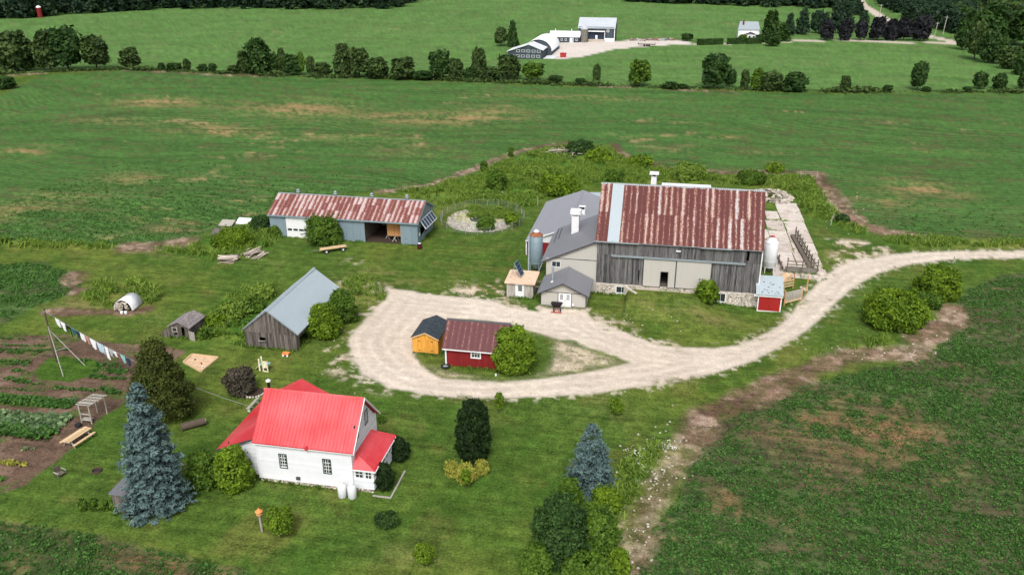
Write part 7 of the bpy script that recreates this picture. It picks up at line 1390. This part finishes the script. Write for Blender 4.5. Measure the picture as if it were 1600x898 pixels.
fy = np.interp(fx, lx, ly) + rg.normal(0, 1.6, n); sc_ = rg.uniform(.5, 1.2, n) * (.15 + 1.2 * vn(fx / 9, fx * 0, 77) ** 1.4); V, F, T = tile([clump(7, .5, 1.0, .55, 450 + k) for k in range(3)], fx, fy, hz(fx, fy), sc_, rg.uniform(0, 6.28, n), rg.integers(0, 3, n), .25, rg); stuff('hedgerow_undergrowth', V, F, T, L['hedge'])
# garden beds: rows of low vegetables measured on the photograph
GR = [((-10,548),(60,552),1.3,'crop',.9),((-10,566),(44,569),1.3,'crop',1.),((60,548),(112,546),1.,'crop',.8),((0,540),(70,541),.7,'crop',.7),((10,592),(44,596),.5,'crop',1.1),((22,580),(45,582),.5,'crop',1.),((80,606),(150,611),.7,'crop',1.),((20,596),(70,601),.5,'crop',.9),((-10,606),(60,612),.4,'crop',.7),((150,577),(198,583),1.2,'crop',1.1),((142,589),(196,592),1.0,'crop',1.),((150,570),(190,572),.6,'crop',1.),((158,608),(185,616),.7,'crop',1.3),((120,566),(140,562),.5,'crop',1.),((82,624),(118,628),.4,'cabbage',1.2),((-20,658),(94,668),3.2,'cabbage',1.9),((-20,670),(80,682),1.6,'crop',2.0),((-20,622),(112,634),1.7,'crop',1.4),((-10,722),(42,728),.8,'yellow',1.1),((40,702),(52,702),.3,'cabbage',1.),((-10,748),(8,750),.5,'crop',1.3),((-20,528),(100,532),.5,'crop',.7)]
for k, (a, b, wd, mt, s) in enumerate(GR):
    rg = np.random.default_rng(60 + k); A_, B_ = np.array(G(*a)), np.array(G(*b)); Ln = np.linalg.norm(B_ - A_); n = int(Ln * wd * 9 + 4); f = rg.uniform(0, 1, n); nv = np.array([-(B_ - A_)[1], (B_ - A_)[0]]) / Ln; nrw = max(1, round(wd / .7)); lane = (rg.integers(0, nrw, n) - (nrw - 1) / 2) * (wd / nrw)
    p_ = A_ + f[:, None] * (B_ - A_) + nv * (lane + rg.normal(0, .10, n))[:, None]; V, F, T = tile(CP, p_[:, 0], p_[:, 1], hz(p_[:, 0], p_[:, 1]), rg.uniform(.8, 1.3, n) * s, rg.uniform(0, 6.28, n), rg.integers(0, 4, n), .2, rg); stuff('vegetable_row', V, F, T, L[mt])
rg = np.random.default_rng(9); q = [((1005,712),(26,14),45),((1370,552),(14,4),0),((1045,700),(15,8),30)]
for (c, s_, n) in q:
    if n: pts = np.array([G(c[0] + rg.normal(0, s_[0] * .6), c[1] + rg.normal(0, s_[1] * .6)) for _ in range(n)]); V, F, T = tile([clump(4, .06, .45, .075, 470)], pts[:, 0], pts[:, 1], hz(pts[:, 0], pts[:, 1]), rg.uniform(.7, 1.2, n), rg.uniform(0, 6.28, n), np.zeros(n, int), 0, rg); stuff('white_wildflowers', V, F, T, M['flower'])
n = 260; x = rg.uniform(-36.0, -26.5, n); y = rg.uniform(136.8, 141.2, n); ok = (((x + 30.9) / 6) ** 2 + ((y - 134.8) / 7) ** 2 < 1) & (fbm(x, y, 2.5, 9) > .5); x, y = x[ok], y[ok]; n = len(x); V, F, T = tile(TP, x, y, hz(x, y), rg.uniform(.8, 1.5, n), rg.uniform(0, 6.28, n), rg.integers(0, 4, n), .2, rg); stuff('pond_reeds', V, F, T, L['grass'])
# brush heap in the far corner of the yard
T = thing('brush_heap', 'grey brush heap of dead branches at the top corner of the weedy yard', 'brush heap', (*G(880, 240), 0)); cx, cy = G(882, 240); rr = random.Random(17)
for k in range(40):
    a = rr.uniform(0, 3.14); c = Vector((cx + rr.gauss(0, 2.6), cy + rr.gauss(0, 1.6), rr.uniform(.2, 1.3))); d = Vector((math.cos(a), math.sin(a), rr.uniform(-.3, .4))) * rr.uniform(.6, 1.6); part('branch', MB().tube([c - d, c + d], .09, 5, rr.random()), M['birch'], T)

# weeds rooted in the joints of the slab yard
rg = np.random.default_rng(31); pts = []
for (a, b, c, d) in JO:
    for k in range(16):
        if rg.random() < .75: pts.append((a + rg.normal(0, .12), rg.uniform(b, d)) if rg.random() < .5 else (rg.uniform(a, c), b + rg.normal(0, .12)))
pts = np.array(pts); keep = fbm(pts[:, 0], pts[:, 1], 2.5, 5, 2) > .46; pts = pts[keep]; n = len(pts); V, F, T = tile([clump(6, .12, .16, .10, 480)], pts[:, 0], pts[:, 1], np.full(n, .08), rg.uniform(.6, 1.6, n), rg.uniform(0, 6.28, n), np.zeros(n, int), 0, rg); stuff('joint_weeds', V, F, T, L['grass'])

# longer grass left standing along the walls
rg = np.random.default_rng(41); pts = []
for (a, b, c, d, den) in ((-62.95, 119.65, -38, 128.5, 3.5), (-47.55, 81.2, -41.1, 94.6, 6), (-23.05, 81, -16.3, 85.6, 4), (-27.7, 83.35, -24.6, 88.2, 3), (-57.9, 82, -55.3, 85.2, 6), (-20.15, 101.75, -16.55, 105.4, 5), (-20.3, 118.6, -15.4, 139.2, 3), (-8.45, 105.2, 12.8, 117.5, 4), (-43.5, 50.2, -41.9, 51.9, 7), (-33.5, 56.75, -25, 62.9, 3), (-37.4, 57.3, -33.6, 66.4, 4), (-15.4, 105.7, -9, 105.8, 2), (17.9, 118.4, 22.5, 118.7, 6)):
    for (p, q) in (((a, b), (c, b)), ((c, b), (c, d)), ((a, b), (a, d)), ((a, d), (c, d))):
        Ln = math.hypot(q[0] - p[0], q[1] - p[1])
        for k in range(int(Ln * den)):
            f = rg.random(); x, y = p[0] + (q[0] - p[0]) * f, p[1] + (q[1] - p[1]) * f; ox, oy = (0, -1) if p[1] == b and q[1] == b else (0, 1) if p[1] == q[1] else (1, 0) if p[0] == c else (-1, 0); e = rg.uniform(.08, .35); pts.append((x + ox * e, y + oy * e))
pts = np.array(pts); k = (sdist(DRIVE, pts[:, 0], pts[:, 1]) < -.2) | (sdist(ISLEG, pts[:, 0], pts[:, 1]) > 0); k &= ~((pts[:, 0] > -46.8) & (pts[:, 0] < -40.8) & (pts[:, 1] < 120) & (pts[:, 1] > 119)); pts = pts[k]; n = len(pts)
V, F, T = tile([tuft(8, .26, .10, 490 + k) for k in range(3)], pts[:, 0], pts[:, 1], hz(pts[:, 0], pts[:, 1]), rg.uniform(.6, 1.5, n), rg.uniform(0, 6.28, n), rg.integers(0, 3, n), .2, rg); stuff('wall_grass', V, F, T, L['mid'])
